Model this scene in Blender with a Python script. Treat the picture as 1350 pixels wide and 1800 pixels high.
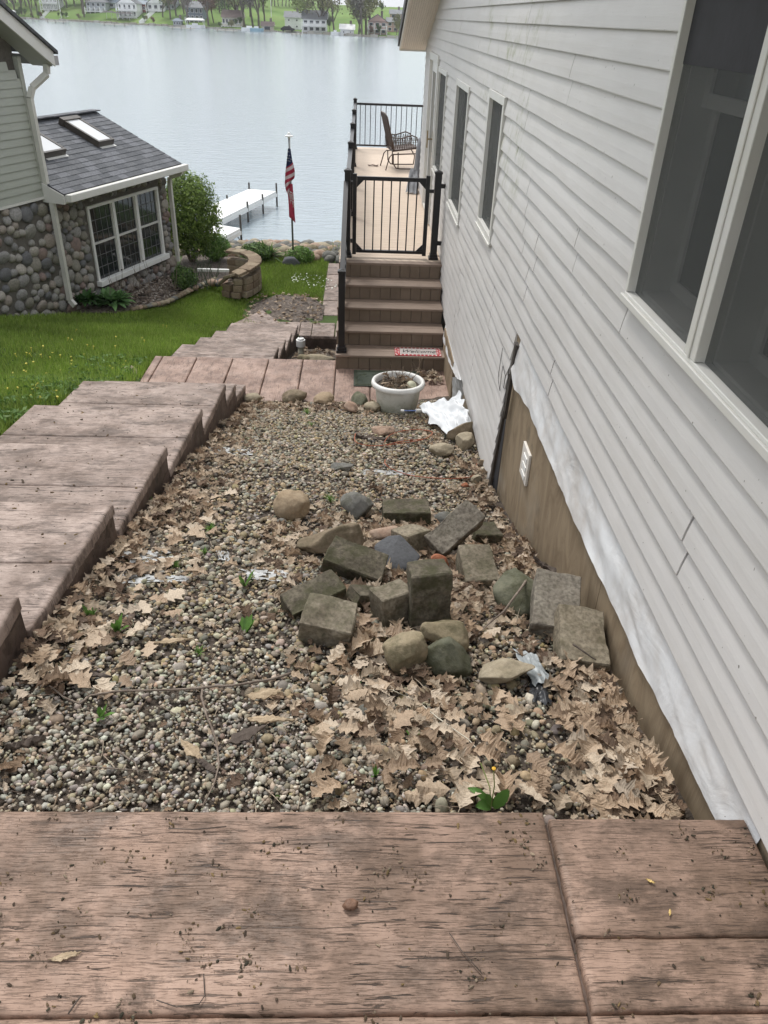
import bpy, math, random
import numpy as np
from mathutils import Vector, Matrix, Euler, noise as mnoise
R = math.radians
random.seed(7); rng = np.random.default_rng(7)
scene = bpy.context.scene
for o in list(bpy.data.objects): bpy.data.objects.remove(o)

# ------------------------------------------------------------------ camera
# world: X right, Y towards the lake along the house wall, Z up, origin at the eye
F, CX, CY = 1352.0, 675.0, 900.0
def _n(v): return v/np.linalg.norm(v)
_vy = _n(np.array([640-CX, 27-CY, F]))
_dn = _n(np.array([590-CX, ((640-CX)*(590-CX)+F*F)/873.0, F]))
_vy = _n(_vy-_dn*np.dot(_vy, _dn)); _up = -_dn
_vx = _n(np.cross(_vy, _up)); _vx = _vx if _vx[0] > 0 else -_vx
CM = np.array([_vx, _vy, _up])
cam = bpy.data.cameras.new('camera'); camo = bpy.data.objects.new('camera', cam)
scene.collection.objects.link(camo)
camo.matrix_world = Matrix(((CM[0][0], -CM[0][1], -CM[0][2], 0), (CM[1][0], -CM[1][1], -CM[1][2], 0), (CM[2][0], -CM[2][1], -CM[2][2], 0), (0, 0, 0, 1)))
cam.sensor_fit = 'HORIZONTAL'; cam.sensor_width = 36; cam.lens = 36*F/1350
cam.clip_start = .05; cam.clip_end = 3000
scene.camera = camo
# ------------------------------------------------------------------ light
SUN_EL, SUN_AZ = 56, -24
world = bpy.data.worlds.new('World'); scene.world = world; world.use_nodes = True
nt = world.node_tree; nt.nodes.clear()
sk = nt.nodes.new('ShaderNodeTexSky'); sk.sky_type = 'NISHITA'; sk.sun_disc = False
sk.sun_elevation = R(SUN_EL); sk.sun_rotation = R(SUN_AZ); sk.air_density = 1.0; sk.dust_density = 5.0; sk.ozone_density = 1.0
hs = nt.nodes.new('ShaderNodeHueSaturation'); hs.inputs['Saturation'].default_value = .22; hs.inputs['Value'].default_value = 1.0
mx = nt.nodes.new('ShaderNodeMix'); mx.data_type = 'RGBA'; mx.inputs[0].default_value = .68
mx.inputs[7].default_value = (7.6, 7.85, 8.2, 1)      # the even cloud deck
bg = nt.nodes.new('ShaderNodeBackground'); bg.inputs['Strength'].default_value = .105
wo = nt.nodes.new('ShaderNodeOutputWorld')
nt.links.new(sk.outputs[0], hs.inputs['Color']); nt.links.new(hs.outputs[0], mx.inputs[6])
nt.links.new(mx.outputs[2], bg.inputs['Color']); nt.links.new(bg.outputs[0], wo.inputs[0])
sun = bpy.data.lights.new('sun', 'SUN'); suno = bpy.data.objects.new('sun', sun); scene.collection.objects.link(suno)
sun.energy = 1.5; sun.angle = R(12); sun.color = (1, .97, .92)
_az = R(SUN_AZ)
_sd = Vector((math.sin(_az)*math.cos(R(SUN_EL)), math.cos(_az)*math.cos(R(SUN_EL)), math.sin(R(SUN_EL))))
suno.rotation_euler = _sd.to_track_quat('Z', 'Y').to_euler()
vs = scene.view_settings; vs.view_transform = 'Standard'; vs.look = 'None'; vs.exposure = .66; vs.gamma = 1; vs.use_curve_mapping = False
scene.render.engine = 'CYCLES'

# ------------------------------------------------------------------ helpers
def ray(x, y): return CM@np.array([x-CX, y-CY, F])
def PZ(x, y, z): r = ray(x, y); return r*(z/r[2])
def PX(x, y, v): r = ray(x, y); return r*(v/r[0])
def PY(x, y, v): r = ray(x, y); return r*(v/r[1])
def hit(x, y, fn, t0=1.0, t1=30.0, n=600):
    r = _n(ray(x, y)); p = None
    for t in np.linspace(t0, t1, n):
        q = r*t
        if q[2] < fn(q[0], q[1]):
            if p is None: return q
            a, b = p, t
            for _ in range(20):
                m = (a+b)/2; q = r*m
                if q[2] < fn(q[0], q[1]): b = m
                else: a = m
            return r*b
        p = t
    return r*t1
def interp(t, pts): return float(np.interp(t, [a for a, b in pts], [b for a, b in pts]))
LW = [(-20, -1.2), (-3, -1.45), (0, -1.7), (2.2, -1.97), (3.3, -2.25), (4.4, -2.52), (6.7, -3.02), (7.8, -3.5), (8.6, -3.68), (9.2, -3.74), (13.5, -4.9), (14.5, -4.95), (16.5, -4.96), (18.5, -4.97), (20.0, -5.12), (21.5, -5.36), (22.6, -5.62), (25, -6.5), (40, -9)]
def lawn_z(x, y):
    z = interp(y, LW)
    if y > 5: z += min(1, (y-5)/4)*.085*max(0, min(4, -2.45-x))*(1 if y < 15 else max(0, (20.5-y)/5.5))
    return z
GL = [(1.0, -1.95), (1.93, -2.0), (2.29, -2.06), (3.24, -2.33), (4.9, -2.75), (7.65, -3.57), (8.1, -3.68)]
GR = [(1.0, -2.0), (1.57, -2.08), (2.04, -2.2), (2.6, -2.27), (3.36, -2.54), (4.26, -2.86), (5.06, -3.04), (6.1, -3.18), (8.1, -3.62)]
def bed_z(x, y):
    t = min(1, max(0, (x+1.22)/2.29))
    z = interp(y, GL)*(1-t)+interp(y, GR)*t
    return z+.03*mnoise.noise(Vector((x*1.7, y*1.7, 3)))
def setprops(o, label=None, cat=None, group=None, kind=None):
    if label: o['label'] = label
    if cat: o['category'] = cat
    if group: o['group'] = group
    if kind: o['kind'] = kind
    return o
COL = scene.collection
ORG = {}
def thing(name, label, cat, loc=(0, 0, 0), group=None):
    o = bpy.data.objects.new(name, None); COL.objects.link(o); o.location = Vector([float(v) for v in loc])
    o.empty_display_size = .1; ORG[o.name] = Vector(o.location)
    return setprops(o, label, cat, group)
class MB:
    def __init__(s, M=None): s.v = []; s.f = []; s.M = M
    def add(s, vs, fs):
        b = len(s.v)
        for v in vs:
            v = Vector([float(c) for c in v]); s.v.append(s.M@v if s.M else v)
        s.f += [tuple(i+b for i in f) for f in fs]
    def box(s, x0, x1, y0, y1, z0, z1, rot=None, piv=None):
        vs = [Vector((x, y, z)) for z in (z0, z1) for y in (y0, y1) for x in (x0, x1)]
        if rot is not None:
            p = Vector(piv) if piv is not None else Vector(((x0+x1)/2, (y0+y1)/2, (z0+z1)/2))
            vs = [p+rot@(v-p) for v in vs]
        s.add(vs, [(0, 2, 3, 1), (4, 5, 7, 6), (0, 1, 5, 4), (2, 6, 7, 3), (0, 4, 6, 2), (1, 3, 7, 5)]); return s
    def bar(s, a, b, w, h=None, up=(0, 0, 1)):
        a, b = Vector([float(c) for c in a]), Vector([float(c) for c in b]); h = h or w
        d = (b-a).normalized(); u = Vector(up)
        if abs(d.dot(u)) > .98: u = Vector((0, 1, 0))
        r = d.cross(u).normalized(); u = r.cross(d)
        vs = [p+r*(i*w/2)+u*(j*h/2) for p in (a, b) for i, j in ((-1, -1), (1, -1), (1, 1), (-1, 1))]
        s.add(vs, [(3, 2, 1, 0), (4, 5, 6, 7), (0, 1, 5, 4), (1, 2, 6, 5), (2, 3, 7, 6), (3, 0, 4, 7)]); return s
    def tube(s, pts, r, n=8, cap=True):
        pts = [Vector([float(c) for c in p]) for p in pts]; rs = r if hasattr(r, '__len__') else [r]*len(pts)
        vs = []; d0 = None
        for i, p in enumerate(pts):
            d = (pts[min(i+1, len(pts)-1)]-pts[max(i-1, 0)]).normalized()
            if d0 is None:
                u = Vector((0, 0, 1)) if abs(d.z) < .9 else Vector((1, 0, 0)); u = (u-d*u.dot(d)).normalized()
            else: u = (u-d*u.dot(d)).normalized()
            d0 = d; w = d.cross(u)
            vs += [p+(u*math.cos(2*math.pi*k/n)+w*math.sin(2*math.pi*k/n))*rs[i] for k in range(n)]
        fs = [(i*n+k, i*n+(k+1) % n, (i+1)*n+(k+1) % n, (i+1)*n+k) for i in range(len(pts)-1) for k in range(n)]
        if cap: fs += [tuple(range(n-1, -1, -1)), tuple((len(pts)-1)*n+k for k in range(n))]
        s.add(vs, fs); return s
    def lathe(s, c, prof, n=24, sx=1, sy=1, cap=True):
        vs = [(c[0]+r*sx*math.cos(2*math.pi*k/n), c[1]+r*sy*math.sin(2*math.pi*k/n), c[2]+z) for r, z in prof for k in range(n)]
        fs = [(i*n+k, i*n+(k+1) % n, (i+1)*n+(k+1) % n, (i+1)*n+k) for i in range(len(prof)-1) for k in range(n)]
        if cap: fs += [tuple((len(prof)-1)*n+k for k in range(n))]
        s.add(vs, fs); return s
    def prism(s, pts, d):   # closed outline of 3D points extruded along vector d
        n = len(pts); P = [Vector([float(c) for c in p]) for p in pts]; d = Vector(d)
        s.add(P+[p+d for p in P], [tuple(range(n))[::-1], tuple(range(n, 2*n))]+[(i, (i+1) % n, n+(i+1) % n, n+i) for i in range(n)]); return s
    def build(s, name, mat, parent=None, label=None, smooth=False, bevel=0, recalc=True, **kw):
        off = ORG.get(parent.name, Vector((0, 0, 0))) if parent else Vector((0, 0, 0))
        me = bpy.data.meshes.new(name); me.from_pydata([tuple(v-off) for v in s.v], [], s.f)
        if recalc:
            import bmesh
            bm = bmesh.new(); bm.from_mesh(me); bmesh.ops.recalc_face_normals(bm, faces=bm.faces)
            if bevel: bmesh.ops.bevel(bm, geom=bm.edges[:], offset=bevel, segments=1, affect='EDGES')
            bm.to_mesh(me); bm.free()
        if smooth: me.shade_smooth()
        if mat: me.materials.append(mat)
        o = bpy.data.objects.new(name, me); COL.objects.link(o)
        if parent: o.parent = parent; ORG[o.name] = off
        setprops(o, label, kw.get('cat'), kw.get('group'), kw.get('kind'))
        return o
def npmesh(name, V, Fa, mat, col=None, smooth=True, parent=None, uv=None, **kw):
    V = np.asarray(V, dtype=np.float32).reshape(-1, 3); Fa = np.asarray(Fa, dtype=np.int32); k = Fa.shape[1]
    off = ORG.get(parent.name, Vector((0, 0, 0))) if parent else None
    if off is not None: V = V-np.array(off, dtype=np.float32)
    me = bpy.data.meshes.new(name); me.vertices.add(len(V)); me.vertices.foreach_set('co', V.ravel())
    me.loops.add(Fa.size); me.loops.foreach_set('vertex_index', Fa.ravel()); me.polygons.add(len(Fa))
    me.polygons.foreach_set('loop_start', np.arange(0, Fa.size, k, dtype=np.int32))
    me.polygons.foreach_set('loop_total', np.full(len(Fa), k, dtype=np.int32))
    me.polygons.foreach_set('use_smooth', np.full(len(Fa), smooth)); me.update(calc_edges=True)
    if col is not None:
        a = me.color_attributes.new('Col', 'FLOAT_COLOR', 'POINT')
        c = np.ones((len(V), 4), dtype=np.float32); c[:, :3] = col; a.data.foreach_set('color', c.ravel())
    if uv is not None:
        u = me.uv_layers.new(name='UVMap'); u.data.foreach_set('uv', np.asarray(uv, dtype=np.float32)[Fa.ravel()].ravel())
    if mat: me.materials.append(mat)
    o = bpy.data.objects.new(name, me); COL.objects.link(o)
    if parent: o.parent = parent; ORG[o.name] = off
    setprops(o, kw.get('label'), kw.get('cat'), kw.get('group'), kw.get('kind'))
    return o
def copy_obj(o, loc=None, rot=None, scale=None, mat=None):
    c = o.copy(); COL.objects.link(c)
    if loc is not None: c.location = Vector([float(v) for v in loc])
    if rot is not None: c.rotation_euler = rot
    if scale is not None: c.scale = scale
    return c
def inst(me, name, loc, rot=(0, 0, 0), scale=(1, 1, 1), parent=None, **kw):
    o = bpy.data.objects.new(name, me); COL.objects.link(o)
    off = ORG.get(parent.name, Vector((0, 0, 0))) if parent else Vector((0, 0, 0))
    o.location = Vector([float(v) for v in loc])-off; o.rotation_euler = rot; o.scale = scale
    if parent: o.parent = parent
    return setprops(o, kw.get('label'), kw.get('cat'), kw.get('group'), kw.get('kind'))

# ------------------------------------------------------------------ materials
class NT:
    def __init__(s, name):
        s.m = bpy.data.materials.new(name); s.m.use_nodes = True; s.t = s.m.node_tree
        s.b = s.t.nodes['Principled BSDF']; s.out = s.t.nodes['Material Output']
    def n(s, ty, **kw):
        x = s.t.nodes.new(ty)
        for k, v in kw.items(): setattr(x, k, v)
        return x
    def l(s, a, b): s.t.links.new(a, b)
    def coord(s, kind='Object', scale=(1, 1, 1), rnd=False):
        tc = s.n('ShaderNodeTexCoord'); mp = s.n('ShaderNodeMapping'); mp.inputs['Scale'].default_value = scale
        if kind == 'World':
            g = s.n('ShaderNodeNewGeometry'); s.l(g.outputs['Position'], mp.inputs[0])
        else: s.l(tc.outputs[kind], mp.inputs[0])
        if rnd:
            oi = s.n('ShaderNodeObjectInfo'); ml = s.n('ShaderNodeMath', operation='MULTIPLY'); ml.inputs[1].default_value = 37.0
            s.l(oi.outputs['Random'], ml.inputs[0]); s.l(ml.outputs[0], mp.inputs['Location'])
        return mp.outputs[0]
    def noise(s, vec, scale, detail=4, rough=.55, dist=0):
        x = s.n('ShaderNodeTexNoise'); x.inputs['Scale'].default_value = scale; x.inputs['Detail'].default_value = detail
        x.inputs['Roughness'].default_value = rough; x.inputs['Distortion'].default_value = dist
        s.l(vec, x.inputs['Vector']); return x.outputs['Fac']
    def ramp(s, fac, stops):
        x = s.n('ShaderNodeValToRGB'); e = x.color_ramp.elements
        while len(e) < len(stops): e.new(.5)
        for i, (p, c) in enumerate(stops):
            e[i].position = p; e[i].color = (c, c, c, 1) if not hasattr(c, '__len__') else (*c, 1)
        s.l(fac, x.inputs[0]); return x.outputs[0]
    def mix(s, fac, a, b, blend='MIX'):
        x = s.n('ShaderNodeMix', data_type='RGBA', blend_type=blend)
        for i, v in ((0, fac), (6, a), (7, b)):
            if hasattr(v, 'links'): s.l(v, x.inputs[i])
            elif i == 0: x.inputs[0].default_value = v
            else: x.inputs[i].default_value = (*v, 1)
        return x.outputs[2]
    def math(s, op, a, b=0.0, clamp=False):
        x = s.n('ShaderNodeMath', operation=op, use_clamp=clamp)
        for i, v in enumerate((a, b)):
            if hasattr(v, 'links'): s.l(v, x.inputs[i])
            else: x.inputs[i].default_value = v
        return x.outputs[0]
    def bump(s, h, strength=.3, dist=.01, prev=None):
        x = s.n('ShaderNodeBump'); x.inputs['Strength'].default_value = strength; x.inputs['Distance'].default_value = dist
        s.l(h, x.inputs['Height'])
        if prev is not None: s.l(prev, x.inputs['Normal'])
        return x.outputs[0]
    def fin(s, col, rough=.7, nrm=None, spec=.5, metal=0):
        if hasattr(col, 'links'): s.l(col, s.b.inputs['Base Color'])
        else: s.b.inputs['Base Color'].default_value = (*col, 1)
        if hasattr(rough, 'links'): s.l(rough, s.b.inputs['Roughness'])
        else: s.b.inputs['Roughness'].default_value = rough
        s.b.inputs['Specular IOR Level'].default_value = spec; s.b.inputs['Metallic'].default_value = metal
        if nrm is not None: s.l(nrm, s.b.inputs['Normal'])
        return s.m
def simple(name, c, rough=.6, var=.15, scale=8, bump=.15, bs=60, metal=0, spec=.5, c2=None, rnd=True, stretch=(1, 1, 1), bd=.004):
    m = NT(name); v = m.coord(rnd=rnd, scale=stretch)
    a = tuple(x*(1-var) for x in c); b = c2 or tuple(min(1, x*(1+var)) for x in c)
    col = m.mix(m.ramp(m.noise(v, scale, 5), [(.3, 0), (.7, 1)]), a, b)
    return m.fin(col, rough, m.bump(m.noise(v, bs, 3), bump, bd) if bump else None, spec, metal)
def stamped(name, axis, light, dark, crack=.75, fine=1.0, grime=.5):
    """wood-grain stamped concrete, grain along x or y"""
    m = NT(name); w = m.coord('World')
    sw = lambda a, b, c: (a, b, c) if axis == 'x' else (b, a, c)
    wob = m.noise(m.coord('World', scale=sw(8, 120, 8)), 1.0, 6, .62, .5)
    wob2 = m.noise(m.coord('World', scale=sw(3.4, 62, 8)), 1.0, 5, .6, 1.2)
    fin = m.noise(m.coord('World', scale=sw(26, 420, 30)), 1.0, 4, .62, .3)
    blot = m.noise(w, 3.3, 6, .6); blot2 = m.noise(w, 13, 5, .65)
    gate = m.ramp(m.noise(w, 2.1, 4, .6), [(.35, .25), (.6, 1)])
    cr = m.math('MULTIPLY', m.ramp(wob, [(.0, 1), (.40, 1), (.412, .1), (.44, 0)]), gate)
    cr = m.math('MAXIMUM', cr, m.math('MULTIPLY', m.ramp(wob2, [(.0, 1), (.35, 1), (.362, 0)]), .9))
    fr = m.ramp(fin, [(.0, 1), (.38, .9), (.46, 0)])
    base = m.mix(m.ramp(blot, [(.40, 0), (.58, 1)]), dark, light)
    base = m.mix(m.ramp(blot2, [(.45, 0), (.7, .5)]), base, tuple(min(1, c*1.22+.015) for c in light))
    base = m.mix(m.ramp(m.noise(w, 30, 4, .7), [(.5, 0), (.72, .3)]), base, dark)
    dirt = tuple(c*.22 for c in dark)
    pn = m.noise(m.coord('World', scale=sw(1, 1.7, 1)), 4.2, 7, .72, .3)
    base = m.mix(m.ramp(pn, [(.50, 0), (.60, grime*.75), (.72, grime)]), base, tuple(c*.5 for c in dark))
    base = m.mix(m.ramp(m.noise(w, 1.7, 4, .6), [(.45, 0), (.7, .55)]), base, tuple(c*.8 for c in dark))
    base = m.mix(m.math('MULTIPLY', fr, .5*fine), base, dirt)
    base = m.mix(m.math('MULTIPLY', cr, crack), base, dirt)
    spk = m.ramp(m.noise(w, 170, 2), [(.68, 0), (.74, .6)])
    base = m.mix(spk, base, dirt)
    h = m.math('SUBTRACT', 1.0, m.math('ADD', m.math('MULTIPLY', cr, .8), m.math('MULTIPLY', fr, .35)))
    nr = m.bump(h, .55, .004); nr = m.bump(m.noise(w, 120, 4), .25, .002, nr)
    rough = m.ramp(m.noise(w, 7, 4), [(.3, .5), (.7, .75)])
    return m.fin(base, rough, nr, .35)
def attr_mat(name, rough=.8, bump=.3, bs=120, bd=.003, mul=.25, spec=.3, scale=40, trans=0, bright=1.0):
    m = NT(name); a = m.n('ShaderNodeAttribute', attribute_name='Col'); w = m.coord('World')
    n = m.ramp(m.noise(w, scale, 5), [(.3, (1-mul)*bright), (.7, (1+mul*.6)*bright)])
    col = m.mix(1.0, a.outputs['Color'], n, 'MULTIPLY')
    mt = m.fin(col, rough, m.bump(m.noise(w, bs, 3), bump, bd) if bump else None, spec)
    if trans:
        tr = m.n('ShaderNodeBsdfTranslucent'); m.l(col, tr.inputs[0]); ms = m.n('ShaderNodeMixShader'); ms.inputs[0].default_value = trans
        m.l(m.b.outputs[0], ms.inputs[1]); m.l(tr.outputs[0], ms.inputs[2]); m.l(ms.outputs[0], m.out.inputs[0])
    return mt
# ------------------------------------------------------------------ material library
M_STX = stamped('stamped_concrete_across', 'x', (.415, .325, .28), (.20, .146, .118), .85, .8, .9)
M_STN = stamped('stamped_concrete_near', 'x', (.375, .252, .19), (.185, .122, .087), .97, .9, .95)
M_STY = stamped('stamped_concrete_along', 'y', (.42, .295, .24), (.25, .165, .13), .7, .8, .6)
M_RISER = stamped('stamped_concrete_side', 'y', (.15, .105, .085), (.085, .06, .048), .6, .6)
M_CONC = simple('grey_concrete', (.19, .18, .165), .85, .3, 5, .4, 50, c2=(.3, .285, .26))
def mat_siding(name, base, mildew=False):
    m = NT(name); w = m.coord('World'); g = m.coord('World', scale=(20, 3.2, 110))
    n1 = m.ramp(m.noise(w, 1.4, 5), [(.3, 0), (.7, 1)])
    col = m.mix(n1, tuple(c*.9 for c in base), base)
    grime = m.ramp(m.noise(m.coord('World', scale=(3, .8, 6)), 2.0, 6, .65), [(.45, 0), (.75, .35)])
    col = m.mix(grime, col, tuple(a*b for a, b in zip(base, (.74, .71, .66))))
    spk = m.ramp(m.noise(w, 55, 1), [(.765, 0), (.79, .85)])
    col = m.mix(spk, col, (.12, .11, .09))
    if mildew:
        sep = m.n('ShaderNodeSeparateXYZ'); m.l(w, sep.inputs[0])
        def band(o, lo, hi, f):
            a = m.n('ShaderNodeMapRange', interpolation_type='SMOOTHSTEP'); a.inputs[1].default_value = lo-f; a.inputs[2].default_value = lo+f; m.l(o, a.inputs[0])
            b = m.n('ShaderNodeMapRange', interpolation_type='SMOOTHSTEP'); b.inputs[1].default_value = hi-f; b.inputs[2].default_value = hi+f; m.l(o, b.inputs[0])
            return m.math('SUBTRACT', a.outputs[0], b.outputs[0])
        k = m.math('MULTIPLY', band(sep.outputs[1], 5.3, 8.0, .5), band(sep.outputs[2], -1.05, .9, .25))
        st = m.ramp(m.noise(m.coord('World', scale=(1, 1.6, 1.6)), 2.2, 6, .7), [(.5, 0), (.62, .6)])
        st2 = m.ramp(m.noise(m.coord('World', scale=(1, 2.2, 1.2)), 8, 4, .7), [(.42, 0), (.6, 1)])
        col = m.mix(m.math('MULTIPLY', m.math('MULTIPLY', k, st), st2), col, (.21, .23, .07))
    h = m.noise(g, 1.0, 5, .65, .5)
    return m.fin(col, .42, m.bump(h, .35, .0022), .45)
M_SIDE = mat_siding('grey_vinyl_siding', (.66, .645, .63), True)
M_SIDE2 = mat_siding('sage_vinyl_siding', (.40, .42, .37))
M_TRIM = simple('white_vinyl_trim', (.74, .73, .70), .4, .06, 6, .05, 40, c2=(.66, .65, .60))
M_WHITE = simple('white_paint', (.78, .78, .76), .45, .05, 5, .05, 30)
M_SEAM = simple('seam_shadow_backing', (.035, .035, .04), .8, .2)
M_SOFFIT = simple('tan_soffit', (.72, .68, .62), .55, .06, 3, .05)
M_SHING = simple('charcoal_shingle', (.065, .068, .075), .9, .35, 25, .8, 220, c2=(.13, .135, .145), bd=.004)
M_SHING2 = simple('brown_shingle', (.10, .085, .07), .9, .35, 25, .8, 200, c2=(.17, .15, .13))
def mat_ply():
    m = NT('weathered_plywood'); g = m.coord('World', scale=(2, 2.2, .8)); w = m.coord('World')
    a = m.noise(g, 2.6, 7, .62, 1.6)
    col = m.mix(m.ramp(a, [(.32, 0), (.6, 1)]), (.19, .14, .09), (.29, .225, .15))
    col = m.mix(m.ramp(m.noise(w, 2.2, 6), [(.55, 0), (.75, .6)]), col, (.33, .30, .25))
    col = m.mix(m.ramp(m.noise(w, 5, 4), [(.6, 0), (.72, .5)]), col, (.10, .085, .06))
    f = m.noise(m.coord('World', scale=(10, 90, 3)), 1.0, 4, .6)
    return m.fin(col, .8, m.bump(f, .5, .003), .3)
M_PLY = mat_ply()
def mat_wrap():
    m = NT('white_house_wrap'); w = m.coord('World')
    c = m.mix(m.ramp(m.noise(w, 3.5, 6, .65), [(.42, 0), (.72, .75)]), (.74, .75, .76), (.50, .46, .42))
    cr = m.noise(m.coord('World', scale=(1, .9, 1.4)), 4, 4, .5, 1.2)
    return m.fin(c, .7, m.bump(cr, .45, .018, m.bump(m.noise(w, 260, 2), .2, .001)), .45)
M_WRAP = mat_wrap()
M_BLACK = simple('black_powder_coat', (.012, .012, .014), .33, .1, 10, .05)
M_GLASS = simple('dark_window_glass', (.022, .026, .028), .05, .1, 3, 0, spec=.7)
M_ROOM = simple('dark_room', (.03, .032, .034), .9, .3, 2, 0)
def mat_screen():
    m = NT('insect_screen'); w = m.coord('World')
    m.fin((.085, .09, .088), .6, m.bump(m.noise(w, 600, 2), .2, .001), .3)
    t = m.n('ShaderNodeBsdfTransparent'); ms = m.n('ShaderNodeMixShader'); ms.inputs[0].default_value = .46
    m.l(t.outputs[0], ms.inputs[1]); m.l(m.b.outputs[0], ms.inputs[2]); m.l(ms.outputs[0], m.out.inputs[0]); return m.m
M_SCREEN = mat_screen()
M_SASH = simple('grey_white_sash', (.62, .61, .58), .5, .08, 5, .05)
M_SOIL = simple('brown_soil', (.055, .042, .032), .95, .4, 14, 1.0, 60, c2=(.12, .092, .07), bd=.02)
M_MULCH = simple('dry_mulch', (.07, .05, .04), .95, .4, 20, 1.0, 50, c2=(.22, .18, .15), bd=.02)
M_TURF = simple('turf_soil', (.05, .08, .016), .95, .3, 3, .6, 90, c2=(.075, .13, .02), bd=.02)
M_COMP = simple('tan_composite_deck', (.56, .445, .345), .62, .06, 4, .15, 80, stretch=(1, 6, 6), c2=(.62, .50, .39), rnd=True)
M_STEP = simple('brown_composite_step', (.225, .165, .125), .6, .08, 4, .15, 80, c2=(.27, .20, .155))
M_RISE = simple('brown_composite_riser', (.165, .122, .085), .65, .1, 4, .15, 80, c2=(.195, .145, .105))

# ------------------------------------------------------------------ terrain
def grid_mesh(name, xs, ys, fn, mat, **kw):
    V = [(x, y, fn(x, y)) for y in ys for x in xs]; nx = len(xs)
    Fc = [(j*nx+i, j*nx+i+1, (j+1)*nx+i+1, (j+1)*nx+i) for j in range(len(ys)-1) for i in range(nx-1)]
    return npmesh(name, V, Fc, mat, **kw)
def terr(x, y):
    z = lawn_z(x, y)+.02*mnoise.noise(Vector((x*.8, y*.8, 0)))
    if x > -2.47 and y < 13.3: z -= .55
    if x > -1.15 and 9 < y < 13.45: z -= .6
    return z
xs = np.concatenate([np.linspace(-70, -12, 16), np.linspace(-11.5, -2.55, 50), [-2.5, -2.46], np.linspace(-2.3, 3, 30), np.linspace(4, 70, 14)])
ys = np.concatenate([np.linspace(-25, -2, 8), np.linspace(-1.5, 24, 130), np.linspace(25, 45, 6)])
grid_mesh('lawn', xs, ys, terr, M_TURF, kind='structure')
# gravel bed soil
grid_mesh('gravel_bed', np.linspace(-1.25, 1.12, 60), np.linspace(1.0, 8.2, 160), lambda x, y: bed_z(x, y)-.012+.012*mnoise.noise(Vector((x*9, y*9, 1))), M_SOIL, kind='structure')
def pit_z(x, y): return -3.85-(y-9)*.29+.03*mnoise.noise(Vector((x*4, y*4, 2)))
grid_mesh('planting_pit_soil', np.linspace(-1.2, 1.1, 20), np.linspace(8.9, 13.5, 30), pit_z, M_SOIL, kind='structure')

# ------------------------------------------------------------------ stamped concrete
def board(name, c, mat, parent, thick=.05, res=.03, edge=.006, **kw):
    """one stamped board: corners c = near-left, near-right, far-right, far-left (top face)"""
    c = [np.array(p, float) for p in c]
    L = max(np.linalg.norm(c[1]-c[0]), .05); Wd = max(np.linalg.norm(c[3]-c[0]), .05)
    nx = max(4, int(min(L/res, 60))); ny = max(4, int(min(Wd/res, 60)))
    us = np.concatenate([[0, .006/L], np.linspace(.02/L, 1-.02/L, nx), [1-.006/L, 1]]); vs_ = np.concatenate([[0, .006/Wd], np.linspace(.02/Wd, 1-.02/Wd, ny), [1-.006/Wd, 1]])
    V = []; nu = len(us); nv = len(vs_)
    for v in vs_:
        for u in us:
            p = c[0]*(1-u)*(1-v)+c[1]*u*(1-v)+c[2]*u*v+c[3]*(1-u)*v
            d = min(u*L, (1-u)*L, v*Wd, (1-v)*Wd)
            n1 = mnoise.noise(Vector((p[0]*6, p[1]*6, 0))); n2 = mnoise.noise(Vector((p[0]*30, p[1]*30, 5)))
            q = p.copy(); q[2] += .003*n1
            if d < .001: q[2] -= edge*(1.0+.5*n2); q[0] += .0035*n2*(1 if u in (0, 1) else 0); q[1] += .0035*n2*(1 if v in (0, 1) else 0)
            elif d < .0065: q[2] -= edge*.12+.001*n2
            V.append(q)
    Fc = [(j*nu+i, j*nu+i+1, (j+1)*nu+i+1, (j+1)*nu+i) for j in range(nv-1) for i in range(nu-1)]
    loop = [i for i in range(nu)]+[j*nu+nu-1 for j in range(1, nv)]+[(nv-1)*nu+i for i in range(nu-2, -1, -1)]+[j*nu for j in range(nv-2, 0, -1)]
    b = len(V)
    for i in loop: q = V[i].copy(); q[2] -= thick; V.append(q)
    n = len(loop); Fc += [(loop[(k+1) % n], loop[k], b+k, b+(k+1) % n) for k in range(n)]
    return npmesh(name, np.array(V), Fc, mat, parent=parent, smooth=True, **kw)
def zboards(parent, mat, x0, x1, rows, zf, **kw):
    for a, b in rows:
        board('stamped_board', [(x0, a+.0025, zf(a)), (x1, a+.0025, zf(a)), (x1, b-.0025, zf(b)), (x0, b-.0025, zf(b))], mat, parent, **kw)
# near landing
land = thing('upper_landing', None, None, (0, 1, -2.1)); setprops(land, kind='structure')
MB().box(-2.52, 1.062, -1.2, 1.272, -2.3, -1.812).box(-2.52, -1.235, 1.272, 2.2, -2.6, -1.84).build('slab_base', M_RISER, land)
zl = lambda y: -1.78-.02*max(0, y-1.3)
def nb(x0, x1, y0, y1, **kw): board('stamped_board', [(x0, y0, -1.78), (x1, y0, -1.78), (x1, y1, -1.78), (x0, y1, -1.78)], M_STN, land, res=.015, edge=.006, **kw)
nb(-1.235, .516, .797, 1.29); nb(.529, 1.06, .957, 1.27); nb(.529, 1.065, .797, .953)
nb(-.9, .515, .45, .790); nb(.524, 1.065, .45, .790)
nb(-1.235, 1.065, -.1, .445); nb(-1.235, -.905, .45, .790); nb(-1.235, 1.065, -1.15, -.105)
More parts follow.
